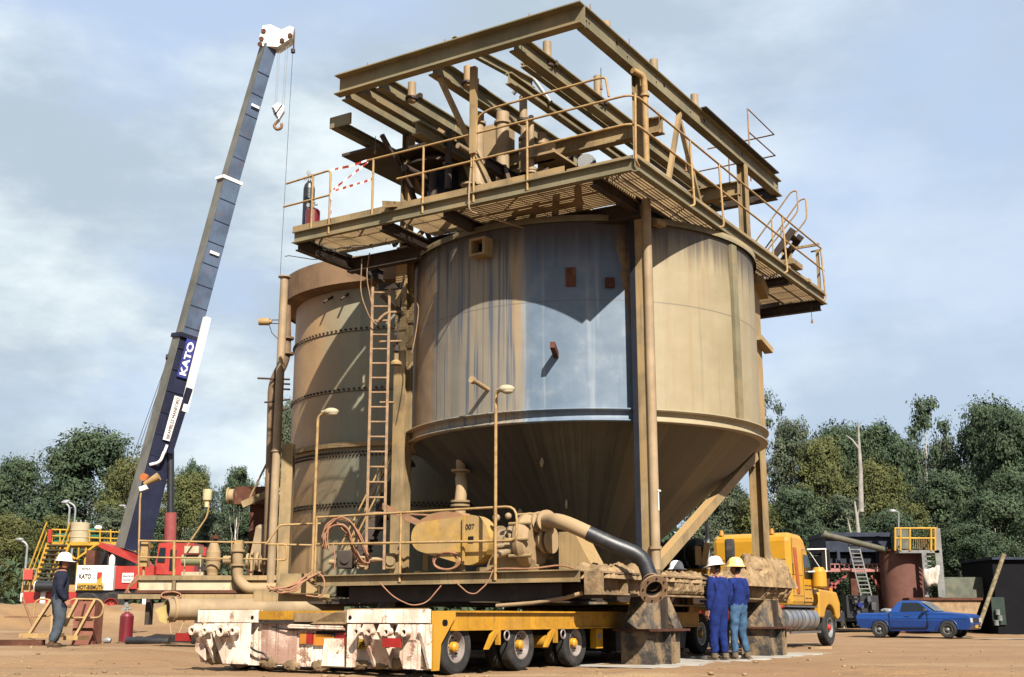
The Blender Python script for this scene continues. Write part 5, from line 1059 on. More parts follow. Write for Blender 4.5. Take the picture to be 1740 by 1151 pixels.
for x in (9.2, 10.5):
    for y in (-1.1, 1.1): wheel(T4, (x, y, .5), (0, y, 0), .5, .5, name='drive_wheel', rim=galv, hub=redp)
text('door_lettering', 'HAULAGE', .10, darkst, T4, (12.9, -1.238, 1.58), (1, 0, 0), (0, 0, 1), .5, local=True) if 0 else None
mb = MB()
for z in (1.52, 1.62, 1.28): mb.box(12.95, 13.2, -1.226, -1.222, z, z+.025); mb.box(13.26, 13.5, -1.226, -1.222, z, z+.025)
mb.build('worn_lettering', darkst, T4, local=True)
# timber off-cuts by the truck
mb = MB(); a = at(1375, 1102, 31); a.z = 0.03; mb.bar(a, a+Vector((.45, .1, 0)), .12, .05); mb.bar(a+Vector((.0, -.1, 0)), a+Vector((.55, -.05, .01)), .10, .06); tag(mb.build('timber_offcut', sandm), 'weathered timber off-cuts lying on the ground below the truck', 'timber')
# ================================================================== PEOPLE
def person(label, loc, face, pose=None, shirt=overall, trou=overall, hat=whitehat, hair=hairm, hgt=1.78, head=(0, 0), bulk=1.0, boots=bootm):
    J = dict(pel=(0, 0, .96), bel=(0, 0, 1.10), che=(0, .0, 1.33), nek=(0, -.01, 1.48), hed=(0, .015, 1.57),
             shl=(-.175, -.01, 1.43), ell=(-.235, -.03, 1.15), wrl=(-.25, .07, .90), shr=(.175, -.01, 1.43), elr=(.235, -.03, 1.15), wrr=(.25, .07, .90),
             hil=(-.095, 0, .90), knl=(-.11, .03, .50), anl=(-.12, -.03, .09), hir=(.095, 0, .90), knr=(.11, .03, .50), anr=(.12, -.03, .09))
    J.update(pose or {})
    rad = dict(pel=(.165, .125), bel=(.155, .125), che=(.175, .125), nek=(.062, .062), hed=(.058, .058), shl=(.088, .085), ell=(.056, .056), wrl=(.040, .040), shr=(.088, .085), elr=(.056, .056), wrr=(.040, .040),
               hil=(.115, .12), knl=(.082, .082), anl=(.066, .066), hir=(.115, .12), knr=(.082, .082), anr=(.066, .066))
    E_ = [('pel', 'bel'), ('bel', 'che'), ('che', 'nek'), ('nek', 'hed'), ('che', 'shl'), ('shl', 'ell'), ('ell', 'wrl'), ('che', 'shr'), ('shr', 'elr'), ('elr', 'wrr'), ('pel', 'hil'), ('hil', 'knl'), ('knl', 'anl'), ('pel', 'hir'), ('hir', 'knr'), ('knr', 'anr')]
    names = list(J); k = hgt/1.78; pts = [Vector(J[n])*k for n in names]
    me = bpy.data.meshes.new('skeleton'); me.from_pydata(pts, [(names.index(a), names.index(b)) for a, b in E_], [])
    tmp = bpy.data.objects.new('skeleton', me); COL.objects.link(tmp); sk = tmp.modifiers.new('skin', 'SKIN'); sk.use_smooth_shade = True
    for n, v in zip(names, me.skin_vertices[0].data): v.radius = (rad[n][0]*k*bulk, rad[n][1]*k*bulk); v.use_root = (n == 'pel')
    tmp.modifiers.new('sub', 'SUBSURF').levels = 2; tmp.modifiers['sub'].render_levels = 2
    em = bpy.data.meshes.new_from_object(tmp.evaluated_get(bpy.context.evaluated_depsgraph_get())); bpy.data.objects.remove(tmp)
    P = {n: p for n, p in zip(names, pts)}
    def segd(p, a, b): d = b-a; t = max(0, min(1, (p-a).dot(d)/d.length_squared)); return (p-a-d*t).length
    mb = MB()
    mb.add([v.co for v in em.vertices], [])
    from mathutils import noise as ns
    V = []
    for (x, y, z) in mb.v:       # cloth folds
        w = .020 if z < 1.42*k else 0
        V.append((x+w*ns.noise(Vector((x*9, y*9, z*14))), y+w*ns.noise(Vector((x*9+5, y*9, z*14))), z))
    mb.v = V
    for p in em.polygons:
        c = p.center; arm = min(segd(c, P['shl'], P['ell']), segd(c, P['ell'], P['wrl']), segd(c, P['shr'], P['elr']), segd(c, P['elr'], P['wrr']))
        leg = min(segd(c, P['hil'], P['knl']), segd(c, P['knl'], P['anl']), segd(c, P['hir'], P['knr']), segd(c, P['knr'], P['anr']))
        m_ = 2 if (c.z < P['pel'].z+.04*k and leg < arm+.02) else 1
        if c.z > P['nek'].z+.02*k: m_ = 0
        mb.f.append(list(p.vertices)); mb.m.append(m_); mb.sm.append(True)
    # head: one shaped ball with brow, nose, chin, ears
    yaw, pit = R(head[0]), R(head[1]); HM = Matrix.Translation(P['hed']+Vector((0, .01, .095))*k) @ Euler((pit, 0, yaw)).to_matrix().to_4x4() @ Matrix.Scale(k, 4)
    hv = []; nu, nv = 20, 16
    for j in range(nv+1):
        for i in range(nu):
            th = math.pi*j/nv; ph = 2*math.pi*i/nu; x, y, z = math.sin(th)*math.sin(ph), math.sin(th)*math.cos(ph), math.cos(th)
            X, Y, Z_ = x*.077, y*.097, z*.118
            if y > 0:
                X *= 1-.22*max(0, -z); Y += .018*max(0, -z)*(1 if z > -.9 else .4)
                Y += .026*math.exp(-((x*5.2)**2+((z+.12)*4.2)**2)); Y += .007*math.exp(-((x*2)**2+((z-.28)*7)**2)); Y -= .008*(math.exp(-(((x-.36)*6)**2+((z-.06)*7)**2))+math.exp(-(((x+.36)*6)**2+((z-.06)*7)**2)))
                Y += .006*math.exp(-((x*4)**2+((z+.5)*12)**2))
            hv.append(HM @ Vector((X, Y, Z_)))
    mb.cm = 0; mb.add(hv, [(j*nu+i, (j+1)*nu+i, (j+1)*nu+(i+1) % nu, j*nu+(i+1) % nu) for j in range(nv) for i in range(nu)], True)
    for s in (-1, 1): mb.ball(HM @ Vector((s*.078, -.008, -.005)), .02*k, (.5, 1, 1.6), 8, 6)
    for s, w, e in ((-1, 'wrl', 'ell'), (1, 'wrr', 'elr')):       # hands: palm, four curled fingers, thumb
        d = (P[w]-P[e]).normalized(); f = Vector((0, 1, 0)); f = (f-d*f.dot(d)).normalized(); sd = d.cross(f)*s; q = P[w]
        mb.bar(q-d*.01, q+d*.09*k, .032*k, .078*k, f); 
        for i in range(4):
            b = q+d*.088*k+f*(.030-.020*i)*k; ln = (.075, .085, .08, .062)[i]*k
            mb.tube([b, b+d*ln*.45-sd*.004, b+d*ln*.8-sd*.022, b+d*ln*.85-sd*.042], [.0095*k, .009*k, .0085*k, .007*k], 6)
        b = q+d*.03*k+f*.036*k; mb.tube([b, b+d*.03*k+f*.022*k-sd*.01, b+d*.06*k+f*.022*k-sd*.022], [.012*k, .0105*k, .009*k], 6)
    t = thing('person', label, 'person', loc, face)
    o = mb.build('body', [skin, shirt, trou], t, local=True)
    q = MB()
    for s in (-1, 1): q.ball(HM @ Vector((s*.029, .082, .008)), .0075*k)
    q.build('eyes', black, t, local=True)
    q = MB(); q.bar(HM @ Vector((-.022, .0985, -.058)), HM @ Vector((.022, .0985, -.058)), .006, .006); q.build('mouth', mat('lips', (.35, .12, .09), .5), t, local=True)
    q = MB(); hv = []
    for j in range(9):
        for i in range(17):
            th = math.pi*(.0+.72*j/8); ph = R(80)+R(200)*i/16; hv.append(HM @ Vector((math.sin(th)*math.cos(ph+0)*.083*1.0, -abs(math.sin(th)*math.sin(ph))*.104 if 1 else 0, math.cos(th)*.122)) if 0 else HM @ Vector((.084*math.sin(th)*math.cos(R(-10)-R(160)*i/16), .105*math.sin(th)*math.sin(R(-10)-R(160)*i/16)+.004, .122*math.cos(th))))
    q.add(hv, [(j*17+i, j*17+i+1, (j+1)*17+i+1, (j+1)*17+i) for j in range(8) for i in range(16)], True); q.build('hair', hair, t, local=True)
    HM = HM @ Matrix.Scale(1.13, 4); q = MB(); n = 24; prof = [(0, .165), (.05, .160), (.09, .135), (.112, .095), (.122, .05), (.124, .02)]
    V = []
    for (r, z) in prof+[(.158, .008), (.158, .0), (.118, .012)]:
        for i in range(n):
            a = 2*math.pi*i/n; ex = 1.0+(.22 if r > .14 and math.sin(a) > 0 else 0)*max(0, math.sin(a)); V.append(HM @ Vector((math.cos(a)*r*.93, math.sin(a)*r*1.1*ex+.0, z+.035)))
    q.add(V, [(j*n+i, j*n+(i+1) % n, (j+1)*n+(i+1) % n, (j+1)*n+i) for j in range(8) for i in range(n)], True)
    q.tube([HM @ Vector((0, .11*math.cos(R(a)), .045+.15*math.sin(R(a)))) for a in range(10, 171, 16)], .008*k, 6)
    q.build('hard_hat', hat, t, local=True)
    for a_ in ('anl', 'anr'):
        p = P[a_]; q = MB(); q.ball(p+Vector((0, .045, -.045))*k, .06*k, (.85, 2.2, .75), 14, 8); q.box(p.x-.05*k, p.x+.05*k, p.y-.08*k, p.y+.16*k, p.z-.09*k, p.z-.065*k); q.tube([p+Vector((0, 0, .03)), p+Vector((0, .0, -.05))], .062*k, 10); q.build('boot', boots, t, local=True)
    return t
def gp(px, Y, dz=0): p = at(px, 1000, Y); p.z = ground_z(p.x, p.y)+dz; return p
person('worker in blue coveralls and white hard hat standing with his back turned, looking left', gp(1219, 22.9, .02), R(38), dict(wrl=(-.25, .03, .88), elr=(.24, -.05, 1.16), wrr=(.20, .12, .95), anl=(-.10, .04, .09), knl=(-.10, .05, .5)), hgt=1.80, head=(15, -8), bulk=1.2)
person('worker in yellow hard hat, dark blue shirt and faded jeans beside the one in coveralls', gp(1253, 23.3, .02), R(32), dict(wrr=(.21, .1, .93), knr=(.12, .05, .5), anr=(.17, -.02, .09), anl=(-.08, .05, .09)), shirt=overall, trou=jean, hat=yelhat, hgt=1.80, head=(25, 0), bulk=.98)
person('worker in white hard hat half hidden behind the mud-caked beam', gp(1149, 24.7, .02), R(-55), dict(wrr=(.29, .03, .86)), shirt=mat('brown_shirt', (.12, .07, .05), .9), trou=jeang, hgt=1.80, head=(-10, 0))
person('man in white hard hat, navy jacket and grey trousers standing alone at the left', gp(103, 24.55), R(-62), dict(wrr=(.235, .10, .91), elr=(.25, -.06, 1.15), ell=(-.235, -.02, 1.15), wrl=(-.22, .08, .92), knl=(-.1, .04, .5), anr=(.13, -.10, .09)), shirt=navyj, trou=jeang, hgt=1.78, head=(-18, -4), bulk=1.42, boots=mat('brown_boots', (.12, .07, .04), .7))
# ================================================================== box helper: faces the viewer's side of the yard, surveyed extents
def bx(mb, x0, x1, yt, yb, Y, dep=.3):
    a = at(x0, yb, Y); b = at(x1, yt, Y); return mb.box(a.x, b.x, Y, Y+dep, a.z, b.z)
def pt(mb, pts, Y, r, n=8, bnd=0, **k):
    P = [at(x, y, Y) for x, y in pts]; P = bend(P, bnd, 6) if bnd else P; return mb.tube(P, r, n, **k)
# ================================================================== PUMP SKID at the left
SY = 27.0
t = thing('pump_skid', 'dusty cream steel skid with handrails and two pump sets left of the tanks', 'pump skid', at(340, 1012, SY))
mb = MB(); bx(mb, 233, 470, 978, 986, SY-.06, 1.9); mb.build('deck', steel, t)
mb = MB(); bx(mb, 234, 292, 986, 1003, SY, .05); bx(mb, 299, 398, 986, 1003, SY, .05); mb.build('cream_panel', mat('cream_skid_panel', (.72, .62, .42), .6, var=.12, sc=1.5, dust=.25, spots=.3), t)
mb = MB(); bx(mb, 230, 470, 1003, 1008, SY-.08, 1.9); mb.build('red_flange', rust, t)
mb = MB(); bx(mb, 200, 430, 1010, 1018, SY-.3, .12); bx(mb, 292, 299, 978, 1010, SY-.05, .08); bx(mb, 398, 470, 986, 1003, SY, .06); mb.build('runner_beam', steel, t)
for x in (245, 330, 420): q = MB(); bx(q, x, x+10, 1018, 1062, SY, .3); q.build('support_leg', darkst, t)
mb = MB(); pt(mb, [(235, 919), (470, 923)], SY, .02); pt(mb, [(235, 947), (470, 951)], SY, .018); h = mb.build('skid_handrail', railm, t)
for x in (236, 296, 394, 458): q = MB(); pt(q, [(x, 919), (x-1, 1003)], SY, .035 if x == 296 else .022); q.build('rail_post', railm, h)
mb = MB(); bx(mb, 237, 252, 921, 963, SY+.1, .2); mb.build('switch_box', railm, t)
mb = MB(); pt(mb, [(244, 963), (244, 980)], SY+.2, .03); mb.build('switch_stand', railm, t)
# pump bodies on the skid
t2 = thing('pump_set', 'dusty tan bulbous pump casing with pale green motor on the left skid', 'pump', at(350, 978, SY+.7))
def lz_(mb, px, y0, y1, prof, Y, n=20):
    a = at(px, y0, Y); b = at(px, y1, Y); h = a.z-b.z; mb.lathe([(r, h*(f)) for r, f in prof], (a.x, Y, b.z), (0, 0, 1), n)
mb = MB(); lz_(mb, 364, 922, 978, [(0, 0), (.12, 0), (.13, .08), (.165, .2), (.17, .42), (.185, .45), (.185, .5), (.165, .52), (.16, .7), (.10, .95), (.06, 1), (0, 1)], SY+.7); mb.build('casing', concm, t2)
mb = MB(); lz_(mb, 366, 909, 922, [(.04, 0), (.04, .4), (.09, .45), (.09, .9), (0, .9)], SY+.7); mb.build('cap', rust, t2)
mb = MB(); bx(mb, 313, 338, 928, 940, SY+.7, .4); mb.build('motor_cover', cream, t2)
mb = MB(); a = at(310, 952, SY+.9); mb.tube([a, a+Vector((.45, 0, 0))], .13, 16); mb.build('motor', mat('pale_green_paint', (.36, .36, .20), .6, dust=.3), t2)
mb = MB()
for x in (312, 339): bx(mb, x, x+3, 945, 977, SY+.6, .04)
bx(mb, 308, 345, 972, 978, SY+.6, .4); mb.build('motor_stand', cream, t2)
mb = MB(); a = at(380, 952, SY+.8); mb.tube([a, a+Vector((.3, 0, 0))], .1, 14); a = at(400, 952, SY+.8); mb.tube([a, a+Vector((.1, 0, 0))], .16, 16); mb.build('bearing_housing', concm, t2)
for k, x in enumerate((420, 428, 437, 445)): a = at(x, 953, SY+.9); q = MB(); q.tube([a, a+Vector((.05, 0, 0))], (.17, .22, .19, .15)[k], 18); q.build('flange', concm, t2)
mb = MB(); bx(mb, 424, 430, 940, 990, SY+.3, .12); mb.build('tan_column', concm, t2)
t2 = thing('bend_pipe', 'tan pipe coming down and bending right along the skid edge', 'pipe', at(405, 1000, SY))
mb = MB(); pt(mb, [(404, 925), (404, 985), (420, 1001), (470, 1000)], SY-.15, .12, 16, .45); mb.build('pipe', concm, t2)
q = MB(); a = at(404, 962, SY-.15); q.tube([a, a+Vector((0, 0, .04))], .17, 16); a = at(404, 938, SY-.15); q.tube([a, a+Vector((0, 0, .05))], .16, 16); q.build('flange', concm, t2)
q = MB(); bx(q, 398, 412, 918, 932, SY-.2, .2); q.build('valve', railm, t2)
mb = MB(); a = at(418, 975, SY+.2); P = []
for j, (f, w) in enumerate(((0, .06), (.5, .24), (1, .28), (1.25, .16))): P.append((f, w))
c0 = at(436, 940, SY+.9); mb.hexa([c0+Vector((-.20, 0, -.35)), c0+Vector((.22, 0, -.45)), c0+Vector((.22, .25, -.45)), c0+Vector((-.2, .25, -.35)), c0+Vector((-.05, 0, .55)), c0+Vector((.18, 0, .55)), c0+Vector((.18, .25, .55)), c0+Vector((-.05, .25, .55))])
mb.ball(c0+Vector((.06, .12, .55)), .15, (1, .8, .8)); tag(mb.build('chute', pinkpipe), 'smooth tan dusty chute sloping up before the rusty column', 'chute')
t2 = thing('rusty_duct', 'brown rusty column with a square side duct and round mouth at its left', 'duct', at(435, 990, 29.5))
mb = MB(); bx(mb, 418, 462, 855, 995, 29.5, .9); mb.build('column_body', rust, t2)
mb = MB(); bx(mb, 398, 462, 827, 857, 29.3, .5); mb.build('side_duct', rust, t2)
mb = MB(); a = at(398, 843, 29.5); mb.tube([a, a-Vector((.12, 0, 0))], .17, 18); mb.tube([a-Vector((.12, 0, 0)), a-Vector((.16, 0, 0))], .21, 18); c = mb.build('round_mouth', concm, t2)
q = MB(); q.tube([a-Vector((.161, 0, 0)), a-Vector((.17, 0, 0))], .14, 16); q.build('mouth_opening', black, c)
mb = MB(); mb.bar(at(412, 858, 28.6), at(458, 838, 28.6), .12, .16); mb.tube([at(425, 845, 28.6), at(457, 780, 28.6)], .025, 6); mb.build('stay', steel, t2)
t2 = thing('angle_lamp', 'cream flood lamp on a bent slanting pole above the skid', 'lamp', at(320, 925, SY+.5))
mb = MB(); pt(mb, [(318, 928), (352, 878), (355, 860)], SY+.5, .02, 8, .12); mb.build('pole', railm, t2)
mb = MB(); lz_(mb, 353, 832, 862, [(0, 0), (.05, 0), (.06, .3), (.10, .4), (.11, 1), (0, 1)], SY+.5, 12); mb.build('lamp_head', mat('cream_lamp', (.75, .62, .36), .5), t2)
t2 = thing('lamp_pole', 'thin tall lamp pole with white box head at the left end of the skid', 'lamp post', at(234, 1003, SY+.2))
mb = MB(); pt(mb, [(234, 1003), (238, 850), (240, 834)], SY+.2, .022); mb.build('pole', railm, t2)
mb = MB(); a = at(238, 832, SY+.2); mb.bar(a, a+Vector((.16, 0, .06)), .12, .10); mb.build('white_box', whitep, t2)
mb = MB(); a = at(247, 820, SY+.2); mb.tube([a-Vector((.02, 0, .04)), a+Vector((.30, 0, .14))], [.05, .10], 12); mb.build('lamp_head', railm, t2)
mb = MB(); a = at(244, 811, SY+.3); mb.tube([a, a+Vector((0, .12, 0))], .09, 14); mb.build('orange_disc', mat('orange_disc', (.55, .16, .05), .5), t2)
coil('small heap of orange lead at the left end of the skid', at(290, 1012, SY-.35), .10, 3, (1.9, 0, 0), (0, .3, 1), wob=.2, sq=.7)
mb = MB()
for k in range(4): mb.tube(bend([at(236, 975+3*k, SY-.2), at(222-2*k, 990+4*k, SY-.3), at(212+3*k, 1008, SY-.3)], .3, 4), .014, 5)
tag(mb.build('lead_bundle', hosered), 'orange leads drooping off the left end of the skid', 'lead')
# handrail between skid and deck, tray on the deck end
mb = MB(); pt(mb, [(452, 925), (475, 893), (485, 892), (545, 890)], 24.5, .022, 8, .25); pt(mb, [(455, 925), (545, 927)], 24.5, .02); pt(mb, [(470, 925), (487, 925), (487, 952), (472, 952)], 24.5, .02, 8, .1)
pt(mb, [(472, 925), (472, 975)], 24.5, .02); tag(mb.build('link_handrail', railm), 'tan handrail with swept end linking the skid to the tank deck', 'handrail')
mb = MB(); bx(mb, 475, 540, 975, 1008, 23.6, .25); bx(mb, 430, 475, 1002, 1022, 24.2, .2); bx(mb, 470, 560, 1010, 1022, 23.8, .3); tag(mb.build('end_bracket', steel), 'short greyish steel channel pieces joining skid and tank deck', 'bracket')
# ================================================================== BIG PIPE, ground clutter
t2 = thing('large_pipe', 'large tan pipe lying across, open cut end to the left, held on a thin stand', 'pipe', at(300, 1060, 25.6))
a = at(283, 1036, 25.4); b = at(560, 1034, 27.5); d = (b-a).normalized()
mb = MB(); mb.lathe([(.20, 0), (.225, 0), (.225, 4.0), (.2, 4.0), (.2, 0)], a, d, 28); mb.build('pipe_wall', pinkpipe, t2)
mb = MB(); mb.tube([a+d*.22, a+d*.24], .199, 24); mb.build('bore_shade', black, t2)  # black disc set in the open end paints the shade within
mb = MB(); mb.lathe([(.226, .12), (.26, .12), (.26, .18), (.226, .18)], a, d, 28); mb.build('ring', concm, t2)
mb = MB(); mb.tube([a+d*.12+Vector((-.05, 0, -.2)), at(291, 1078, 25.3)], .012, 6); mb.tube([a+d*.4+Vector((0, 0, -.2)), at(302, 1082, 25.3)], .012, 6); mb.build('stand', concm, t2)
mb = MB(); mb.hexa([a+Vector(p) for p in ((-.10, -.1, -.24), (.06, -.1, -.30), (.06, -.08, -.30), (-.10, -.08, -.24), (-.22, -.05, .0), (.0, -.05, .10), (.0, -.03, .10), (-.22, -.03, 0))]); mb.build('torn_plate', mat('yellow_dust', (.5, .38, .14), .8), t2)
mb = MB(); pp = gp(222, 27.2, .08); qq = gp(294, 27.0, .08); mb.tube([pp, pp.lerp(qq, .5)+Vector((0, 0, .005)), qq], .085, 14); tag(mb.build('black_pipe', blackh), 'short black pipe lying on the ground right of the red gas cylinder', 'pipe')
mb = MB(); pp = gp(183, 27.6, .06); mb.tube([pp, pp+Vector((.1, 0, .02)), pp+Vector((.16, 0, .0))], [.05, .07, .05], 10); tag(mb.build('valve_fitting', galv), 'small grey valve fitting on the sand left of the red gas cylinder', 'fitting')
mb = MB(); pp = gp(168, 27.8, .1); mb.tube(arc(pp, .12, 0, 5.2, 18, (1, 0, 0), (0, .4, .8)), .012, 6); tag(mb.build('wire_loop', railm), 'loop of tan wire standing on the sand', 'wire')
# two tan step frames with rails, rusty box
def stepframe(label, x0, x1, yt, yb, Y, slants, hx):
    t = thing('step_frame', label, 'steps', gp((x0+x1)/2, Y), 0, 'tan railed step frames lying on the sand'); mb = MB()
    pt(mb, [(x0, yb-40), (x0+3, yt+5), (x0+12, yt), (x1-8, yt+1), (x1, yt+12), (x1-6, yb-38), (x0+8, yb-38)], Y, .022, 8, .12); mb.build('rail_loop', railm, t)
    for (a, b, c_, d) in slants: q = MB(); q.bar(at(a, b, Y-.1), at(c_, d, Y-.3), .05, .11, (0, 1, 0)); q.build('slanted_stringer', railm, t)
    q = MB(); a = at(hx[0], hx[2], Y-.3); b = at(hx[1], hx[2]-6, Y-.3); q.box(a.x, b.x, Y-.4, Y+.3, a.z, b.z+.02); q.build('tread_plate', railm, t)
stepframe('tan step frame with loop rail lying left of the standing man', 57, 92, 1018, 1085, 26.5, [(87, 1020, 50, 1078), (92, 1022, 88, 1078)], (35, 92, 1084))
stepframe('tan step frame with slanted stringers just right of the standing man', 113, 177, 1018, 1088, 26.3, [(162, 1020, 125, 1088), (132, 1020, 110, 1064)], (110, 135, 1088))
mb = MB(); a = gp(12, 26.5); b = gp(85, 26.3); mb.box(a.x, b.x, 26.1, 26.3, a.z, a.z+.12); tag(mb.build('dark_skid_beam', rust), 'low rusty dark beam under the left step frame', 'beam')
t2 = thing('rusty_box', 'faded red-brown steel box standing behind the right step frame', 'box', gp(143, 27.0))
a = gp(129, 27.0); b = at(162, 1022, 27.0); mb = MB(); mb.box(a.x, b.x, 27.0, 27.6, a.z, b.z); mb.build('box_body', mat('faded_red_oxide', (.34, .13, .09), .75, dust=.3, var=.2, spots=.3), t2)
mb = MB()
for z in (.55, .9): mb.box(a.x+.05, b.x-.02, 26.97, 27.0, a.z+z*.6, a.z+z*.6+.03)
mb.bar((a.x+.08, 26.96, a.z+.1), (a.x+.25, 26.96, b.z-.05), .03, .03, (0, 1, 0)); mb.build('box_rib', rust, t2)
mb = MB(); pt(mb, [(8, 1048), (70, 1048)], 30, .02); tag(mb.build('thin_rod', railbr), 'thin level rusty rod in front of the sand bank', 'rod'); mb = MB(); pt(mb, [(38, 1015), (60, 1075)], 29, .03); tag(mb.build('propped_pole', railbr), 'thin rusty pole propped steeply against the sand bank', 'pole')
# ================================================================== CRANE
CY = 45.0
t = thing('mobile_crane', 'red, white and navy truck crane with its long boom raised behind the sand bank', 'crane', gp(250, CY))
def bsec(name, p0, p1, a, dep, m, off=0, taper=1.):
    p0 = at(*p0, CY); p1 = at(*p1, CY); mb = MB(); mb.bar(p0+N1*off, p1+N1*off, a, dep, N1, taper); return mb.build(name, m, t)
dB = (at(457, 80, CY)-at(234, 900, CY)).normalized(); N1 = (Vector((math.sin(R(42)), -math.cos(R(42)), 0))); N1 = (N1-dB*N1.dot(dB)).normalized(); S1 = dB.cross(N1).normalized()    # S1 across the wide face, to the right
if S1.x < 0: S1 = -S1
b1 = bsec('boom_base_section', (225, 935), (319, 572), .98, .78, navy, 0, .86)
b2 = bsec('boom_middle_section', (317, 580), (390, 310), .72, .60, bluegr)
b3 = bsec('boom_top_section', (389, 315), (457, 80), .58, .48, bluegr, 0, .92)
for (pa, pb, w, d_, nm, tp) in (((225, 935), (319, 572), .98, .78, 'boom_back_plate', .86), ((317, 580), (390, 310), .72, .60, 'boom_back_plate', 1), ((389, 315), (457, 80), .58, .48, 'boom_back_plate', .92)):
    p0 = at(*pa, CY); p1 = at(*pb, CY); mb = MB(); o0 = -S1*(w/2+.012); o1 = -S1*(w*tp/2+.012)
    mb.hexa([p0+o0-N1*d_/2, p0+o0+N1*d_/2, p0+o0+N1*d_/2-S1*.02, p0+o0-N1*d_/2-S1*.02, p1+o1-N1*d_/2*tp, p1+o1+N1*d_/2*tp, p1+o1+N1*d_/2*tp-S1*.02, p1+o1-N1*d_/2*tp-S1*.02]); mb.build(nm, lgrey, t)
mb = MB(); pA = at(225, 935, CY); pB = at(457, 80, CY); Lb = (pB-pA).length
def ax_(py):
    (x0, y0), (x1, y1) = ((389, 315), (457, 80)) if py < 310 else (((317, 580), (390, 310)) if py < 575 else ((225, 935), (319, 572)))
    return at(x0+(x1-x0)*(y0-py)/(y0-y1), py, CY)
for i in range(24):
    py = 920-36*i
    if py < 100: break
    c = ax_(py); w, d_ = (.90, .74) if py > 580 else ((.70, .60) if py > 315 else (.55, .46)); mb.bar(c+N1*(d_/2+.006)-S1*w/2, c+N1*(d_/2+.006)+S1*w/2, .012, .035, dB)
split(mb.build('boom_rib', mat('boom_rib_paint', (.03, .04, .075), .5), t))
mb = MB(); c = at(389, 308, CY); mb.bar(c-S1*.44, c+S1*.44, .70, .13, dB); mb.build('collar', whitep, t)
mb = MB(); c = at(319, 575, CY); mb.bar(c-S1*.52, c+S1*.50, .86, .16, dB); mb.build('boom_mouth_collar', navy, t)
mb = MB(); a = at(352, 540, CY-.2); b = at(312, 700, CY-.3); mb.bar(a, b, .24, .22, N1); mb.build('white_jib', whitep, t)
mb = MB(); mb.bar(at(322, 660, CY-.35), at(288, 770, CY-.3), .20, .18, N1); mb.build('jib_foot', navy, t)
def face(py, s, up=0): c = ax_(py); d_ = .74 if py > 580 else .60; return c+N1*(d_*.5+.03)+S1*s
c = ax_(612)+N1*.42; mb = MB(); mb.bar(c-dB*.72, c+dB*.82, .42, .02, N1); pl_ = mb.build('name_panel', mat('name_blue', (.04, .05, .30), .4), t)
tg = text('lettering', 'KATO', .36, whitep, pl_, c-dB*.62+N1*.015+S1*.13, dB, -S1, 1.32, .012)
c = ax_(710)+N1*.43+S1*.06; mb = MB(); mb.bar(c-dB*.88, c+dB*.85, .34, .02, N1); pl_ = mb.build('white_sign', whitep, t)
text('lettering', 'BRAMBLES MANFORD', .20, mat('dark_red_lettering', (.12, .03, .03), .6), pl_, c-dB*.80+N1*.015+S1*.07, dB, -S1, 1.6)
mb = MB(); c = ax_(165)+N1*.26; c = at(428, 183, CY)+N1*.30; mb.bar(c-S1*.18, c+S1*.18, .02, .10, dB); mb.build('white_patch', whitep, t)
mb = MB(); c = at(358, 432, CY)+N1*.34; mb.bar(c-S1*.2, c+S1*.2, .02, .11, dB); mb.build('white_patch', whitep, t)
mb = MB(); mb.tube(bend([at(255, 790, CY-.5), at(272, 786, CY-.5), at(279, 768, CY-.5)], .4, 6), .06, 8); mb.build('arrow_mark', whitep, t)
mb = MB(); mb.bar(at(278, 772, CY-.5), at(284, 756, CY-.5), .10, .02, N1); mb.build('arrow_mark', whitep, t)
mb = MB(); mb.tube([at(290, 742, CY), at(290, 875, CY)], .13, 14); mb.build('ram_rod', blackp, t)
mb = MB(); mb.tube([at(290, 872, CY), at(288, 960, CY)], .22, 18); mb.build('ram_cylinder', redox, t)
mb = MB(); mb.tube([at(283, 608, CY), at(295, 608, CY)], .14, 12); mb.build('guide_roller', blackp, t)
for k in (0, 1): mb = MB(); mb.tube([at(287+2*k, 605, CY), at(221+6*k, 790, CY+1), at(205+6*k, 880, CY+1.5)], .012, 5); mb.build('hoist_rope', darkst, t)
# head
mb = MB(); hd = at(457, 80, CY); mb.prism([(-.30, -.1), (.42, -.14), (.86, .18), (1.0, .30), (1.05, .72), (.88, .80), (.55, .62), (.10, .85), (-.22, .82), (-.34, .3)], hd-N1*.26+Vector((0, 0, 0)), (1, 0, 0), (0, 0, 1), -.02); 
mb = MB(); mb.prism([(-.30, -.1), (.42, -.14), (.86, .18), (1.0, .30), (1.05, .72), (.88, .80), (.55, .62), (.10, .85), (-.22, .82), (-.34, .3)], hd+Vector((0, .3, 0)), (1, 0, 0), (0, 0, 1), .6); hdm = mb.build('boom_head', whitep, t)
for (x, z) in ((-.18, .55), (.60, .12), (.92, .35), (-.25, .2), (-.30, -.05)): q = MB(); q.tube([hd+Vector((x, -.36, z)), hd+Vector((x, -.30, z))], .10, 12); q.build('sheave', rust, hdm)
mb = MB()
for (x0, y0, x1, y1) in ((473, 80, 467, 178), (476, 80, 470, 178), (487, 72, 480, 178), (490, 72, 483, 178)): mb.tube([at(x0, y0, CY-.1), at(x1, y1, CY-.1)], .012, 5)
mb.build('load_rope', galv, t)
mb = MB(); mb.tube([at(499, 62, CY-.1), at(476, 470, CY-.1)], .010, 5); mb.tube([at(500, 50, CY-.1), at(499, 88, CY-.1)], .03, 5); mb.tube([at(498, 84, CY-.1), at(498, 90, CY-.1)], .09, 8); mb.build('auxiliary_rope', darkst, t)
hb = thing('hook_block', 'white and black striped crane hook block with brown hook hanging from the boom head', 'crane hook', at(473, 215, CY))
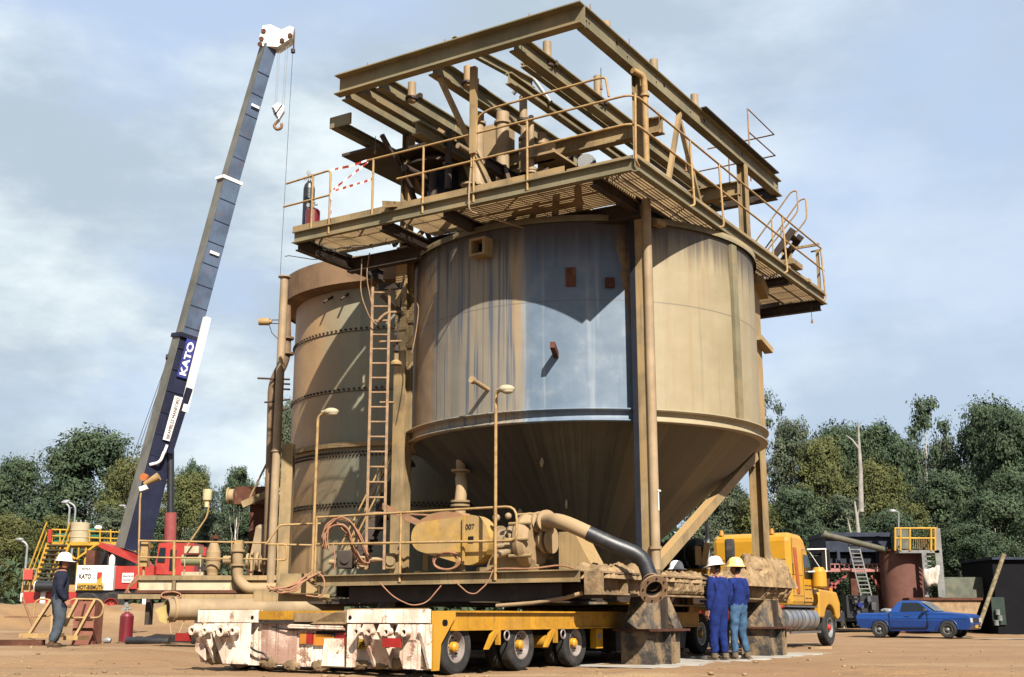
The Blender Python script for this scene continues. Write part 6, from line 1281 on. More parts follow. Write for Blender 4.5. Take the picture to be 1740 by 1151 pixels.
c = at(474, 190, CY-.1); mb = MB(); mb.prism([(-.25, .18), (-.05, .34), (.22, .22), (.22, .0), (.02, -.38), (-.22, -.1)], c+Vector((0, .12, 0)), (1, 0, 0), (0, 0, 1), .24); mb.build('block', whitep, hb)
mb = MB(); mb.bar(c+Vector((-.13, -.14, -.20)), c+Vector((.14, -.14, .24)), .05, .02, (0, 1, 0)); mb.bar(c+Vector((-.24, -.14, .12)), c+Vector((-.02, -.14, -.34)), .09, .02, (0, 1, 0)); mb.build('block_stripe', blackp, hb)
mb = MB(); mb.tube(bend([c+Vector((.02, 0, -.38)), c+Vector((-.12, 0, -.52)), c+Vector((-.18, 0, -.64)), c+Vector((-.05, 0, -.80)), c+Vector((.14, 0, -.72)), c+Vector((.14, 0, -.52))], .1), [.05]*3+[.07]*16+[.03] if 0 else .06, 10); mb.build('hook', railbr, hb)
# superstructure and carrier
mb = MB(); bx(mb, 128, 194, 961, 1003, 43.5, 2.6); eng = mb.build('engine_housing', whitep, t)
mb = MB(); bx(mb, 194.2, 262, 962, 1001, 43.5, 2.6); mb.build('red_body', redp, t)
text('lettering', 'KATO', .22, darkst, eng, at(134, 983, 43.48), (1, 0, 0), (0, 0, 1), .44, .006)
text('lettering', 'BRAMBLES', .10, darkst, eng, at(139, 968, 43.48), (1, 0, 0), (0, 0, 1), .30)
mb = MB(); bx(mb, 130, 175, 991, 1003, 43.47, .02); yb_ = mb.build('yellow_band', plantyel, t); text('lettering', 'HOT-BISMUTH', .19, darkst, yb_, at(131, 1001, 43.45), (1, 0, 0), (0, 0, 1), .95, .005)
mb = MB(); bx(mb, 164, 174, 973, 991, 43.47, .02); lg_ = mb.build('emblem', plantyel, t); q = MB(); q.prism([(0, 0), (.10, .03), (.16, .12), (.18, .24), (0, .24)], at(164.5, 984, 43.46), (1, 0, 0), (0, 0, 1), .005); q.build('emblem_red', redp, lg_)
mb = MB(); bx(mb, 207, 227, 974, 990, 43.46, .03); wl_ = mb.build('white_label', whitep, t); text('lettering', 'BRAMBLES', .09, darkst, wl_, at(209, 980.5, 43.44), (1, 0, 0), (0, 0, 1), .36); text('lettering', 'MANFORD', .09, darkst, wl_, at(209, 987, 43.44), (1, 0, 0), (0, 0, 1), .30)
mb = MB(); P = [at(x, y, 43.6) for x, y in ((166, 927), (172, 922), (212, 938), (232, 958), (214, 950), (172, 932))]
mb.prism([(p.x-P[0].x, p.z-P[0].z) for p in P[::-1]], (P[0].x, 43.6, P[0].z), (1, 0, 0), (0, 0, 1), -2.2); mb.build('winch_cover', redp, t)
mb = MB(); bx(mb, 182, 186, 930, 962, 43.7, .15); bx(mb, 145, 162, 935, 961, 44.2, .8); split(mb.build('winch_frame', rust, t))
mb = MB(); bx(mb, 146, 215, 938, 961, 44.8, 1.2); mb.build('winch', blackp, t)
mb = MB(); a = at(190, 960, 43.7); mb.lathe([(0, 0), (.11, 0), (.11, .25), (.05, .36), (0, .36)], a, (0, 0, 1), 12); mb.build('white_bottle', whitep, t)
mb = MB(); P = [at(x, y, 43.8) for x, y in ((262, 976), (270, 923), (330, 923), (330, 978))]; mb.prism([(p.x-P[0].x, p.z-P[0].z) for p in P[::-1]], (P[0].x, 43.8, P[0].z), (1, 0, 0), (0, 0, 1), -1.4); cb = mb.build('cab', redp, t)
q = MB(); P2 = [at(x, y, 43.78) for x, y in ((267, 955), (272, 931), (282, 931), (280, 956))]; q.prism([(p.x-P2[0].x, p.z-P2[0].z) for p in P2[::-1]], (P2[0].x, 43.78, P2[0].z), (1, 0, 0), (0, 0, 1), .02); q.build('cab_window', glass, cb)
q = MB(); bx(q, 287, 300, 934, 970, 43.78, .02); q.build('cab_window', glass, cb)
mb = MB(); bx(mb, 330, 350, 930, 945, 43.9, .8); mb.build('cab_bracket', redp, t)
mb = MB(); bx(mb, 130, 470, 1004, 1018, 43.6, 2.3); mb.build('carrier_deck', blackp, t)
mb = MB(); bx(mb, 36, 130, 1006, 1032, 43.6, 2.3); rb_ = mb.build('carrier_end', redp, t)
mb = MB(); bx(mb, 34, 38, 1008, 1022, 43.5, .1); bx(mb, 67, 77, 1006, 1030, 43.5, .1); mb.build('white_marker', whitep, t)
for x in (150, 190, 330, 400, 440): wheel(t, at(x, 1030, 43.7)+Vector((0, 0, 0)), (0, -1, 0), .5, .32, local=False, rim=redp, hub=redp)
for x in (246, 362): q = MB(); bx(q, x-6, x+8, 1012, 1046, 43.3, .3); q.build('outrigger_leg', whitep, t)
mb = MB(); bx(mb, 36, 130, 994, 1006, 44.0, 1.6); mb.build('carrier_platform', railm, t)
mb = MB(); a = at(62, 997, 43.4); mb.tube([a, a+Vector((1.0, 0, 0))], .20, 16); mb.build('exhaust_drum', blackp, t); q = MB(); q.tube([a-Vector((.02, 0, 0)), a], .21, 16); q.build('drum_end', whitep, t)
mb = MB(); bx(mb, 40, 56, 968, 985, 43.6, .05); mb.build('faded_red_sign', mat('faded_red_sign', (.62, .10, .08), .5), t)
mb = MB()
for x in (38, 50, 60): bx(mb, x, x+2, 966, 1005, 43.7, .06)
bx(mb, 38, 62, 966, 968, 43.7, .06); bx(mb, 38, 62, 985, 988, 43.7, .06); mb.build('rear_guard', railm, t)
# ================================================================== LEFT BACKGROUND PLANT
PY = 54.0
t = thing('yellow_platform', 'yellow railed platform on braced legs with a stair, behind the crane', 'platform', gp(150, PY))
mb = MB(); bx(mb, 84, 236, 921, 927, PY, 2.2); mb.build('deck', plantyel, t)
for (x, x2) in ((86, 90), (128, 133), (141, 145), (225, 229)): q = MB(); bx(q, x, x2, 926, 1016, PY+.1, .14); q.build('leg', plantyel, t)
for pts in (((128, 950), (100, 927)), ((130, 950), (162, 927)), ((86, 948), (104, 927))): q = MB(); q.bar(at(*pts[0], PY-.05), at(*pts[1], PY-.05), .08, .08); q.build('brace', plantyel, t)
mb = MB()
for y in (900, 911): pt(mb, [(88, y), (120, y+1)], PY, .04, 6); pt(mb, [(150, y+3), (238, y+6)], PY, .04, 6)
h = mb.build('handrail', plantyel, t)
for x in (88, 102, 116, 152, 170, 188, 203, 220, 238): q = MB(); pt(q, [(x, 900), (x, 922)], PY, .04, 6); q.build('rail_post', plantyel, h)
s0 = at(52, 1012, PY-.3); s1 = at(82, 924, PY-.3)
for k in (0, .9): q = MB(); q.bar(s0+Vector((k, 0, 0)), s1+Vector((k, 0, 0)), .06, .2); q.build('stringer', plantyel, t)
for i in range(11): c = s0.lerp(s1, (i+.5)/11); q = MB(); q.box(c.x, c.x+.9, c.y-.1, c.y+.25, c.z, c.z+.06); q.build('tread', darkst, t)
for k in (-.1, .95):
    q = MB(); q.tube([s0+Vector((k-.15, 0, .9)), s1+Vector((k-.05, 0, .95))], .04, 6); q.tube([s0+Vector((k-.1, 0, .45)), s1+Vector((k, 0, .5))], .03, 6); q.build('stair_rail', plantyel, t)
t2 = thing('round_drum', 'cream banded drum standing on the yellow platform', 'drum', at(132, 925, PY+.8)); mb = MB(); a = at(134, 926, PY+1); r = .42
mb.lathe([(0, 0), (r, 0), (r, .3), (r+.02, .31), (r+.02, .34), (r, .35), (r, .62), (r+.02, .63), (r+.02, .66), (r, .67), (r, 1.0), (0, 1.0)], a, (0, 0, 1), 24); mb.build('shell', plastic, t2)
mb = MB()
for x in (-.2, 0, .22): mb.tube([a+Vector((x, 0, 1.0)), a+Vector((x, 0, 1.12))], .04, 8)
mb.build('fittings', galv, t2)
for k, (x, y) in enumerate(((103, 912), (158, 903))):
    mb = MB(); a = at(x, y, PY+1.2); mb.tube([a-Vector((.2, 0, 0)), a+Vector((.3, 0, .02))], .13, 12); mb.tube([a+Vector((.3, 0, 0)), a+Vector((.36, 0, 0))], .18, 12); mb.bar(a-Vector((.25, 0, .22)), a+Vector((.35, 0, -.22)), .3, .08)
    tag(mb.build('green_motor', greenp), ['small green motor on the left of the yellow platform', 'small green motor on the yellow platform right of the cream drum'][k], 'motor')
mb = MB(); a = at(167, 897, PY+.9); mb.ball(a, .14, (1.3, 1, .8)); tag(mb.build('white_lamp_head', whitep), 'white rounded lamp head on the yellow platform', 'lamp')
mb = MB(); bx(mb, 80, 88, 900, 922, PY-.2, .1); tag(mb.build('red_post_panel', redp), 'narrow red panel at the head of the yellow stair', 'panel')
mb = MB(); a = at(100, 985, PY+2); b = at(126, 950, PY+2); mb.box(a.x, b.x, PY+2, PY+3.5, a.z-.6, b.z); tag(mb.build('grey_silo_box', greybox), 'grey-green box under the yellow platform', 'box')
for (x, yt, yb, xh, Y, lab) in ((40, 925, 1010, 33, 48, 'white-headed lamp post left of the yellow stair'), (107, 862, 925, 110, 56, 'tall thin lamp post with round head behind the yellow platform'), (117, 860, 925, 113, 57, 'thin green-grey lamp post behind the cream drum'), (213, 868, 960, 208, 58, 'slim lamp post with white head left of the crane boom foot')):
    a = gp(x, Y); b = at(x, yt, Y); hh = at(xh, yt-8, Y); t = thing('street_lamp', lab, 'street lamp', a, 0, 'slim lamp posts around the plant'); mb = MB(); mb.tube(bend([a, Vector((a.x, Y, b.z)), hh], .3, 5), .05, 8); mb.build('post', galv, t); q = MB(); q.ball(hh, .11, (1.7, 1, .7)); q.build('lamp_head', galv, t)
# ================================================================== RIGHT BACKGROUND PLANT
QY = 53.0
t = thing('screening_plant', 'dark blue-grey machine hopper on a frame with pinkish beam, behind the truck', 'machine', gp(1460, QY))
mb = MB(); bx(mb, 1402, 1516, 905, 912, QY-.2, 3.2); bx(mb, 1404, 1514, 912, 938, QY, 3); mb.build('hopper', bluew, t)
mb = MB(); bx(mb, 1404, 1510, 942, 960, QY+.3, 2.6); bx(mb, 1404, 1450, 962, 966, QY+.1, .2); mb.build('lower_bin', mat('dark_bin', (.03, .035, .05), .7), t)
mb = MB()
for x in (1404, 1424, 1448, 1490, 1510): bx(mb, x, x+3, 936, 965, QY-.1, .1)
split(mb.build('bin_rib', bluew, t))
mb = MB(); bx(mb, 1400, 1500, 966, 972, QY-.3, .3); mb.build('pink_beam', pinkm, t)
mb = MB()
for i in range(13): bx(mb, 1402+8*i, 1403.5+8*i, 959, 967, QY-.3, .05)
bx(mb, 1402, 1500, 958, 959.5, QY-.3, .05); mb.build('light_rail', pinkm, t)
for x in (1403, 1450, 1495): q = MB(); bx(q, x, x+6, 972, 1052, QY, .3); q.build('leg', rust, t)
for pts in (((1410, 1000), (1438, 978)), ((1495, 1000), (1480, 978)), ((1412, 990), (1420, 1000))): q = MB(); q.bar(at(*pts[0], QY-.1), at(*pts[1], QY-.1), .1, .1); q.build('diagonal', redox, t)
mb = MB(); bx(mb, 1440, 1492, 1012, 1050, QY-.6, .8); bx(mb, 1410, 1495, 1040, 1056, QY-.4, 2); mb.build('engine_block', blackp, t)
mb = MB()
for (x, y, r) in ((1452, 1020, .16), (1463, 1028, .14), (1476, 1018, .12), (1484, 1030, .16), (1458, 1038, .1)): c = at(x, y, QY-.8); mb.box(c.x-r*.6, c.x+r*.6, c.y-.1, c.y+.1, c.z-r, c.z+r)
split(mb.build('engine_fitting', mat('grimy_metal', (.10, .10, .11), .6), t))
mb = MB(); a = at(1461, 1028, QY-.95); mb.tube([a, a+Vector((0, -.1, 0))], .11, 12); mb.build('blue_drum', mat('bright_blue', (.015, .03, .2), .5), t)
mb = MB(); mb.tube([at(1402, 909, QY-1.2), at(1506, 935, QY-1.0)], .13, 12); mb.tube([at(1398, 907, QY-1.2), at(1402, 909, QY-1.2)], .18, 12); tag(mb.build('sloping_pipe', mat('olive_pipe', (.14, .13, .09), .6)), 'long dark olive pipe sloping down across the hopper to the brown tank', 'pipe')
ladder('access_ladder', 'leaning grey ladder in front of the dark hopper', 'ladder', at(1472, 1012, QY-1.4), at(1450, 925, QY-1.0), .45, mat('weathered_grey_steel', (.26, .26, .25), .7), 13, r=.03)
t = thing('brown_tank', 'tall round rusty brown tank behind the blue ute', 'tank', gp(1535, 52)); a = gp(1535, 52.6); b = at(1535, 935, 52.6)
mb = MB(); mb.lathe([(0, b.z-a.z), (.94, b.z-a.z), (.94, 0)], a, (0, 0, 1), 40); mb.build('tank_wall', mat('brown_tank_paint', (.19, .085, .065), .7, var=.12, dust=.1), t)
mb = MB(); mb.lathe([(.95, b.z-a.z-.08), (1.0, b.z-a.z-.08), (1.0, b.z-a.z), (.95, b.z-a.z)], a, (0, 0, 1), 40); mb.build('tank_rim', rust, t)
t = thing('railed_platform', 'small yellow-railed platform with galvanised posts on top of the brown tank', 'platform', at(1560, 940, 51.5))
mb = MB(); bx(mb, 1528, 1596, 935, 940, 51.2, 2.2); mb.build('deck', mat('weathered_grey_steel', (.26, .26, .25), .7), t)
for y in (898, 915): 
    q = MB(); pt(q, [(1520, y), (1590, y)], 51.2, .045, 6); q.tube([at(1590, y, 51.2), at(1592, y, 53.4)], .045, 6); q.tube([at(1520, y, 53.4), at(1590, y, 53.4)], .045, 6); q.build('handrail', plantyel, t)
for x in (1521, 1530, 1546, 1582, 1589): q = MB(); pt(q, [(x, 898), (x, 936)], 51.2, .05, 6); q.build('rail_post', plantyel, t)
for i in range(9): q = MB(); pt(q, [(1552+3.6*i, 915), (1552+3.6*i, 935)], 53.3, .02, 5); q.build('cage_bar', railbr, t)
mb = MB(); bx(mb, 1595, 1597.5, 898, 1015, 51.2, .06); bx(mb, 1572, 1574, 940, 1015, 51.2, .06); split(mb.build('tall_post', mat('weathered_grey_steel', (.26, .26, .25), .7), t))
for i in range(9): q = MB(); bx(q, 1572, 1582, 945+8*i, 946.5+8*i, 51.2, .06); q.build('rung', galv, t)
mb = MB(); bx(mb, 1524, 1543, 900, 934, 52.2, .6); mb.build('grey_cabinet', greybox, t)
mb = MB(); a = at(1527, 935, 51.6); mb.tube([a, at(1527, 872, 51.6)], .035, 6); mb.ball(at(1517, 869, 51.6), .12, (1.5, 1, .8)); mb.tube([at(1527, 871, 51.6), at(1517, 868, 51.6)], .03, 5); tag(mb.build('mast_lamp', galv), 'thin mast with a white lamp on the railed platform', 'lamp')
mb = MB(); V = []; n = 9
for i in range(n):
    for j in range(6): p = at(1571+3.0*i+(2 if j > 3 else 0), 966+(-6 if i > 6 else 0)+6*j*(1 if i < 7 else .6)+1.5*math.sin(i), 50.8); V.append(p+Vector((0, .12*math.sin(i*1.3+j*.6), 0)))
mb.add(V, [(i*6+j, (i+1)*6+j, (i+1)*6+j+1, i*6+j+1) for i in range(n-1) for j in range(5)], True); o = mb.build('canvas_sheet', mat('pale_canvas', (.75, .66, .56), .9)); so = o.modifiers.new('thick', 'SOLIDIFY'); so.thickness = .015; tag(o, 'pale pink-white canvas sheet hung on the ladder posts of the platform', 'sheet')
t = thing('skip_bin', 'wide tan skip bin with grey-green panel on top, behind the blue ute', 'bin', gp(1610, 51))
a = at(1560, 1066, 51); b = at(1668, 1019, 51); mb = MB(); mb.prism([(0, 0), (b.x-a.x-.5, 0), (b.x-a.x, b.z-a.z), (-.2, b.z-a.z)], a, (1, 0, 0), (0, 0, 1), -2.2); mb.build('bin_wall', mat('tan_bin', (.42, .28, .16), .8, var=.25, streak=.5, scol=(.22, .12, .07)), t)
mb = MB(); bx(mb, 1545, 1670, 1016, 1020, 50.9, 2.3); mb.build('bin_lip', rust, t)
mb = MB(); bx(mb, 1600, 1669, 981, 1016, 51.6, .1); mb.build('green_panel', greybox, t)
mb = MB(); mb.tube([at(1662, 1068, 47.5), at(1706, 942, 47.8)], .085, 8); tag(mb.build('leaning_pole', mat('speckled_pole', (.30, .25, .15), .9, var=.4, sc=8, spots=.5)), 'long mottled timber pole leaning up to the right past the ute bonnet', 'pole')
t = thing('dark_shed', 'very dark shed at the right edge behind the ute', 'shed', gp(1720, 50)); a = gp(1690, 50.5); b = at(1760, 950, 50.5)
mb = MB(); mb.box(a.x, b.x+2.5, 50.5, 54, a.z-.2, b.z); mb.build('wall', mat('tree_shade_wall', (.006, .006, .009), .95), t)  # near-black wall colour has the shade of the trees painted in
mb = MB(); bx(mb, 1686, 1762, 947, 951, 50.3, 3.8); mb.build('roof_edge', bluew, t)
mb = MB(); bx(mb, 1688, 1706, 1015, 1062, 50.42, .05); mb.build('doorway', mat('dim_green', (.04, .06, .05), .8), t)
for i, (x, y) in enumerate(((1695, 1040), (1699, 1050), (1693, 1058))): mb = MB(); c = at(x, y, 50.3); mb.tube([c-Vector((0, 0, .12)), c+Vector((0, 0, .10))], .10, 12); tag(mb.build('paint_tin', mat('dim_tin', (.22, .24, .23), .6)), ['grey tin highest in the stack by the shed door', 'grey tin in the middle of the stack by the shed door', 'lowest grey tin by the shed door'][i], 'tin')
# ================================================================== UTE (frame: x forward)
ua = at(1496, 1076, 46.6); ub = at(1612, 1077, 45.2); ua.z = ub.z = 0; ud = (ub-ua).normalized(); ur = math.atan2(ud.y, ud.x)
uc = (ua+ub)/2+Vector((-ud.y, ud.x, 0))*.78; gz = ground_z(uc.x, uc.y)+.02
t = thing('utility_car', 'blue two-door utility car with open tray parked at the right', 'car', (uc.x, uc.y, gz), ur)
wb = (ub-ua).length/2; s_ = wb/1.42
def sx(x): return x*s_
out = [(-2.38, .52), (-2.40, .82), (-2.34, .90), (-.98, .92), (-.62, 1.30), (-.50, 1.36), (.15, 1.36), (.30, 1.32), (.88, .98), (1.30, .93), (2.18, .86), (2.32, .80), (2.35, .52), (2.22, .34), (1.80, .28)]
arc1 = [(1.42+.37*math.cos(R(a)), .30+.37*math.sin(R(a))) for a in range(0, 181, 15)]; arc2 = [(-1.42+.37*math.cos(R(a)), .30+.37*math.sin(R(a))) for a in range(0, 181, 15)]
low = [(2.30, .30)]+arc1+arc2+[(-2.30, .36)]
prof = [(-2.38, .52), (-2.40, .82), (-2.34, .90), (-.98, .92), (.88, .96), (1.30, .93), (2.18, .86), (2.32, .80), (2.35, .52)]+[(2.24, .30)]+[p for p in arc1 if p[1] >= .3]+[(1.0, .24), (-1.0, .24)]+[p for p in arc2 if p[1] >= .3]+[(-2.28, .36)]
hw = .88
mb = MB()
bm = bmesh.new()
# body side profile lofted over the width with tumblehome
ys = [(-hw, .0), (-hw+.04, 0), (hw-.04, 0), (hw, 0)]
def loft(mb, prof, secs):
    n = len(prof); V = []
    for (y, dz, k) in secs: V += [(sx(x), y, z*(1)+dz*(z > .6)) for x, z in prof]
    mb.add(V, [(j*n+i, (j+1)*n+i, (j+1)*n+(i+1) % n, j*n+(i+1) % n) for j in range(len(secs)-1) for i in range(n)]); mb.add(V[:n], [tuple(range(n))]); mb.add(V[-n:], [tuple(range(n))[::-1]])
loft(mb, prof, [(-hw+.02, -.03, 1), (-hw+.07, 0, 1), (hw-.07, 0, 1), (hw-.02, -.03, 1)])
ub_ = mb.build('body', uteb, t, local=True, bevel=.02)
bm.from_mesh(ub_.data)
for zc in (.42, .56, .70, .80): bmesh.ops.bisect_plane(bm, geom=bm.verts[:]+bm.edges[:]+bm.faces[:], plane_co=(0, 0, zc), plane_no=(0, 0, 1))
for v in bm.verts:
    if abs(v.co.y) > .6: v.co.y *= 1-.11*max(0, (.70-v.co.z)/.4)-.05*max(0, (v.co.z-.70)/.25)
    if v.co.x > sx(1.9) and abs(v.co.y) > .6: v.co.y *= .97
bm.to_mesh(ub_.data); ub_.data.update()
mb = MB()
for x in (-.98, .62): mb.box(sx(x), sx(x)+.006, -.868, -.80, .40, .93); mb.box(sx(x), sx(x)+.012, .80, .874, .40, .93)
mb.box(sx(-2.3), sx(2.2), -.852, -.80, .697, .703); mb.box(sx(-.98), sx(.62), -.83, -.78, .37, .38)
mb.build('door_seam', blackp, t, local=True)
mb = MB()
for x in (1.42, -1.42):
    for sg in (-1, 1): mb.tube([(sx(x)+.385*math.cos(R(a)), sg*.845, .30+.385*math.sin(R(a))) for a in range(5, 176, 10)], .012, 6)
mb.build('arch_trim', uteb, t, local=True)
mb = MB(); cab_ = [(-1.02, .90), (-.62, 1.31), (-.45, 1.365), (.12, 1.365), (.28, 1.33), (.92, .93)]; n = len(cab_); V = []
for (y, k) in ((-.80, 0), (-.66, 1), (.66, 1), (.80, 0)):
    V += [(sx(x), (y if z < 1.0 else math.copysign(.66 if k else .67, y)), z) for x, z in cab_]
V = []
for sgn in (-1, 1):
    V += [(sx(x), sgn*(.82 if z < 1.0 else .68-.03*(z > 1.34)), z) for x, z in cab_]
mb.add(V, [tuple(range(n)), tuple(range(n, 2*n))[::-1]]+[(i, n+i, n+(i+1) % n, (i+1) % n) for i in range(n)]); cabm = mb.build('cabin', uteb, t, local=True, bevel=.03)
for sgn in (-1, 1):      # door glass, proud of the cabin side
    V = [(sx(x), sgn*(.82-.14*(z-.90)/.42+.012), z) for x, z in ((-.52, .96), (.72, .96), (.26, 1.28), (-.42, 1.29))]
    q = MB(); q.add(V, [(0, 1, 2, 3) if sgn < 0 else (3, 2, 1, 0)]); q.build('door_window', glass, t, local=True)
mb = MB(); mb.add([(sx(.325), -.62, 1.315), (sx(.89), -.74, .975), (sx(.89), .74, .975), (sx(.325), .62, 1.315)], [(0, 1, 2, 3)]); o = mb.build('windscreen', mat('sky_lit_glass', (.30, .32, .35), .08, bump=0), t, local=True); o.location = (.03, 0, .012)
mb = MB(); mb.box(sx(-2.25), sx(-1.1), -.72, .72, .905, .925); mb.build('tray_floor', blackp, t, local=True)
for (x, y) in ((1.42, -.80), (-1.42, -.80), (1.42, .80), (-1.42, .80)): wheel(t, (sx(x), y, .305), (0, y, 0), .31, .19, rim=mat('dull_steel_wheel', (.20, .19, .17), .5), hub=galv)
mb = MB(); mb.box(sx(2.33), sx(2.37), -.78, .78, .38, .44); mb.box(sx(-2.42), sx(-2.38), -.78, .78, .44, .50); mb.build('bumper', chrome, t, local=True)
for y in (-.66, .66): mb = MB(); mb.box(sx(2.32), sx(2.365), y-.13, y+.13, .56, .72); mb.build('headlight', lampg, t, local=True)
mb = MB(); mb.box(sx(2.325), sx(2.36), -.50, .50, .55, .73); mb.build('grille', blackp, t, local=True)
mb = MB(); mb.box(sx(2.37), sx(2.38), -.22, .22, .36, .47); mb.build('number_plate', plantyel, t, local=True)
mb = MB(); mb.tube([(sx(.62), -.86, 1.0), (sx(.60), -.98, 1.03)], .03, 6); mb.box(sx(.54), sx(.62), -1.06, -.92, .98, 1.08); mb.build('wing_mirror', chrome, t, local=True)
mb = MB(); mb.box(sx(-.95), sx(-.90), -.885, -.87, .78, .82); mb.box(sx(-.3), sx(-.12), -.875, -.865, .80, .825); mb.build('door_handle', chrome, t, local=True)
for k, (x, y, z) in enumerate(((-1.5, .3, .98), (-1.2, -.2, .97))):
    mb = MB(); mb.ball((sx(x), y, z), .16, (1.3, 1, .7), 8, 6, .3); o = mb.build('tray_load', galv, None, local=True, loc=(0, 0, 0)); o.matrix_world = WM[t.name]; o.rotation_euler = (0, 0, ur); o.location = (uc.x, uc.y, gz); tag(o, ['grey bundle lying at the back of the ute tray', 'grey bundle lying in the ute tray next to the cab'][k], 'bundle')
mb = MB(); a = gp(1740, 46, .012); mb.add([(a.x-3, 44.2, a.z), (a.x+6, 43.8, a.z), (a.x+6, 45.0, a.z), (a.x-1.5, 45.1, a.z)], [(0, 1, 2, 3)]); tag(mb.build('concrete_apron', conc), kind='structure')
# ================================================================== TREES
def quads(C, S, nrm=None):
    n = len(C); a = rng.normal(size=(n, 3))
    if nrm is not None: q = nrm+rng.normal(size=(n, 3))*.42; q /= np.linalg.norm(q, axis=1)[:, None]; a -= q*(a*q).sum(1)[:, None]
    a /= np.linalg.norm(a, axis=1)[:, None]; b = np.cross(q, a) if nrm is not None else rng.normal(size=(n, 3)); b -= a*(a*b).sum(1)[:, None]; b /= np.linalg.norm(b, axis=1)[:, None]
    a = a*S[:, None]; b = b*(S*.55)[:, None]
    V = np.stack([C-a, C-b*.9+a*.1, C+a, C+b*.9+a*.1], 1).reshape(-1, 3); return V
def make_tree(name, H, Rr, seed, lm, clumps=26, leaves=330, crown0=.35, bare=False, csz=1.0, tw=.09, spread=1.0):
    """unit tree with base at 0: returns root"""
    rd = random.Random(seed); rn = np.random.default_rng(seed)
    t = bpy.data.objects.new(name, None); COL.objects.link(t); WM[t.name] = Matrix.Identity(4)
    mb = MB(); tr = []; x = y = 0; top = H*(.80 if not bare else .9); n = 8
    for i in range(n+1): f = i/n; x += rd.uniform(-.03, .03)*H*.6; y += rd.uniform(-.03, .03)*H*.6; tr.append(Vector((x, y, f*top)))
    mb.tube(tr, [tw*H*.25*(1-.8*i/n) for i in range(n+1)], 8)
    C = []
    for k in range(clumps):
        h = crown0+(1-crown0)*((k+.5)/clumps)**.85; az = k*2.4+rd.uniform(-.5, .5)
        env = math.sin(math.pi*min(1, max(.0, (h-crown0*.75)/(1.02-crown0*.75)))**.8)**.6; rr = Rr*env*rd.uniform(.35, 1.0)*spread
        c = Vector((tr[-1].x*h+math.cos(az)*rr, tr[-1].y*h+math.sin(az)*rr, H*h-rd.uniform(0, .06)*H)); sz = Rr*rd.uniform(.26, .48)*csz*(1.15-.35*h); C.append((c, sz))
        f = max(.15, min(.95, (h-.22)*1.05)); b0 = tr[min(n, int(f*n))]; mid = b0.lerp(c, .5)+Vector((0, 0, -.04*H*rd.random())); w = tw*H*.085*(1.2-h)
        mb.tube([b0, mid, c], [w, w*.6, w*.25], 6)
    mb.build('trunk', bark, t, local=True)
    VV = []
    for c, sz in C:
        m = int(leaves*2.3*(.4+sz/Rr*2.4)); d = rn.normal(size=(m, 3)); d /= np.linalg.norm(d, axis=1)[:, None]; r = rn.random(m)**.33
        lump = 1+.30*np.sin(d[:, 0]*5+c.x*3)+.22*np.sin(d[:, 1]*7+c.z)+.2*np.sin(d[:, 2]*6+c.y*2)
        P = d*(r*lump)[:, None]*sz*np.array([1.15, 1.15, .72])+np.array(c); VV.append(quads(P, rn.uniform(.055, .15, m)*(H/11), d+np.array([0, 0, .25])))
    V = np.concatenate(VV); nq = len(V)//4; me = bpy.data.meshes.new('crown'); me.vertices.add(len(V)); me.vertices.foreach_set('co', V.astype(np.float32).ravel()); me.loops.add(nq*4); me.loops.foreach_set('vertex_index', np.arange(nq*4, dtype=np.int32)); me.polygons.add(nq)
    me.polygons.foreach_set('loop_start', np.arange(0, nq*4, 4, dtype=np.int32)); me.update(calc_edges=True); me.materials.append(lm)
    o = bpy.data.objects.new('crown', me); COL.objects.link(o); o.parent = t; return t
protos = dict(
    broad=make_tree('gum_tree', 10, 3.4, 3, leaf1, 34, 460, .30), broad2=make_tree('gum_tree', 10, 3.2, 11, leaf1, 32, 460, .22),
    olive=make_tree('wattle_tree', 10, 3.6, 5, leaf2, 34, 420, .15), olive2=make_tree('wattle_tree', 10, 3.4, 8, leaf2, 30, 420, .12), grey=make_tree('gum_tree', 10, 3.3, 21, leaf3, 32, 420, .18),
    open_=make_tree('tall_gum', 10, 2.2, 9, leaf1, 11, 130, .62, csz=.85, tw=.05), open2=make_tree('tall_gum', 10, 2.6, 14, leaf3, 10, 110, .62, csz=.75, tw=.055))
used = set()
def tree(proto, px, ytop, Y, wid, label, group='gum trees and wattles behind the yard'):
    """wid: crown half-width in surveyed pixels"""
    root = protos[proto]; g = gp(px, Y); top = at(px, ytop, Y); h = (top.z-g.z+.3); base_r = dict(broad=4.1, broad2=3.9, olive=4.3, olive2=4.1, grey=4.0, open_=2.9, open2=3.2)[proto]
    r = wid/2010*Y*1.22
    if proto in used: o = copy_tree(root)
    else: o = root; used.add(proto)
    o.location = (g.x, g.y, g.z-.15); o.scale = (r/base_r, r/base_r, h/10.2); o.rotation_euler = (0, 0, random.uniform(0, 6.28)); tag(o, label, 'tree', group)
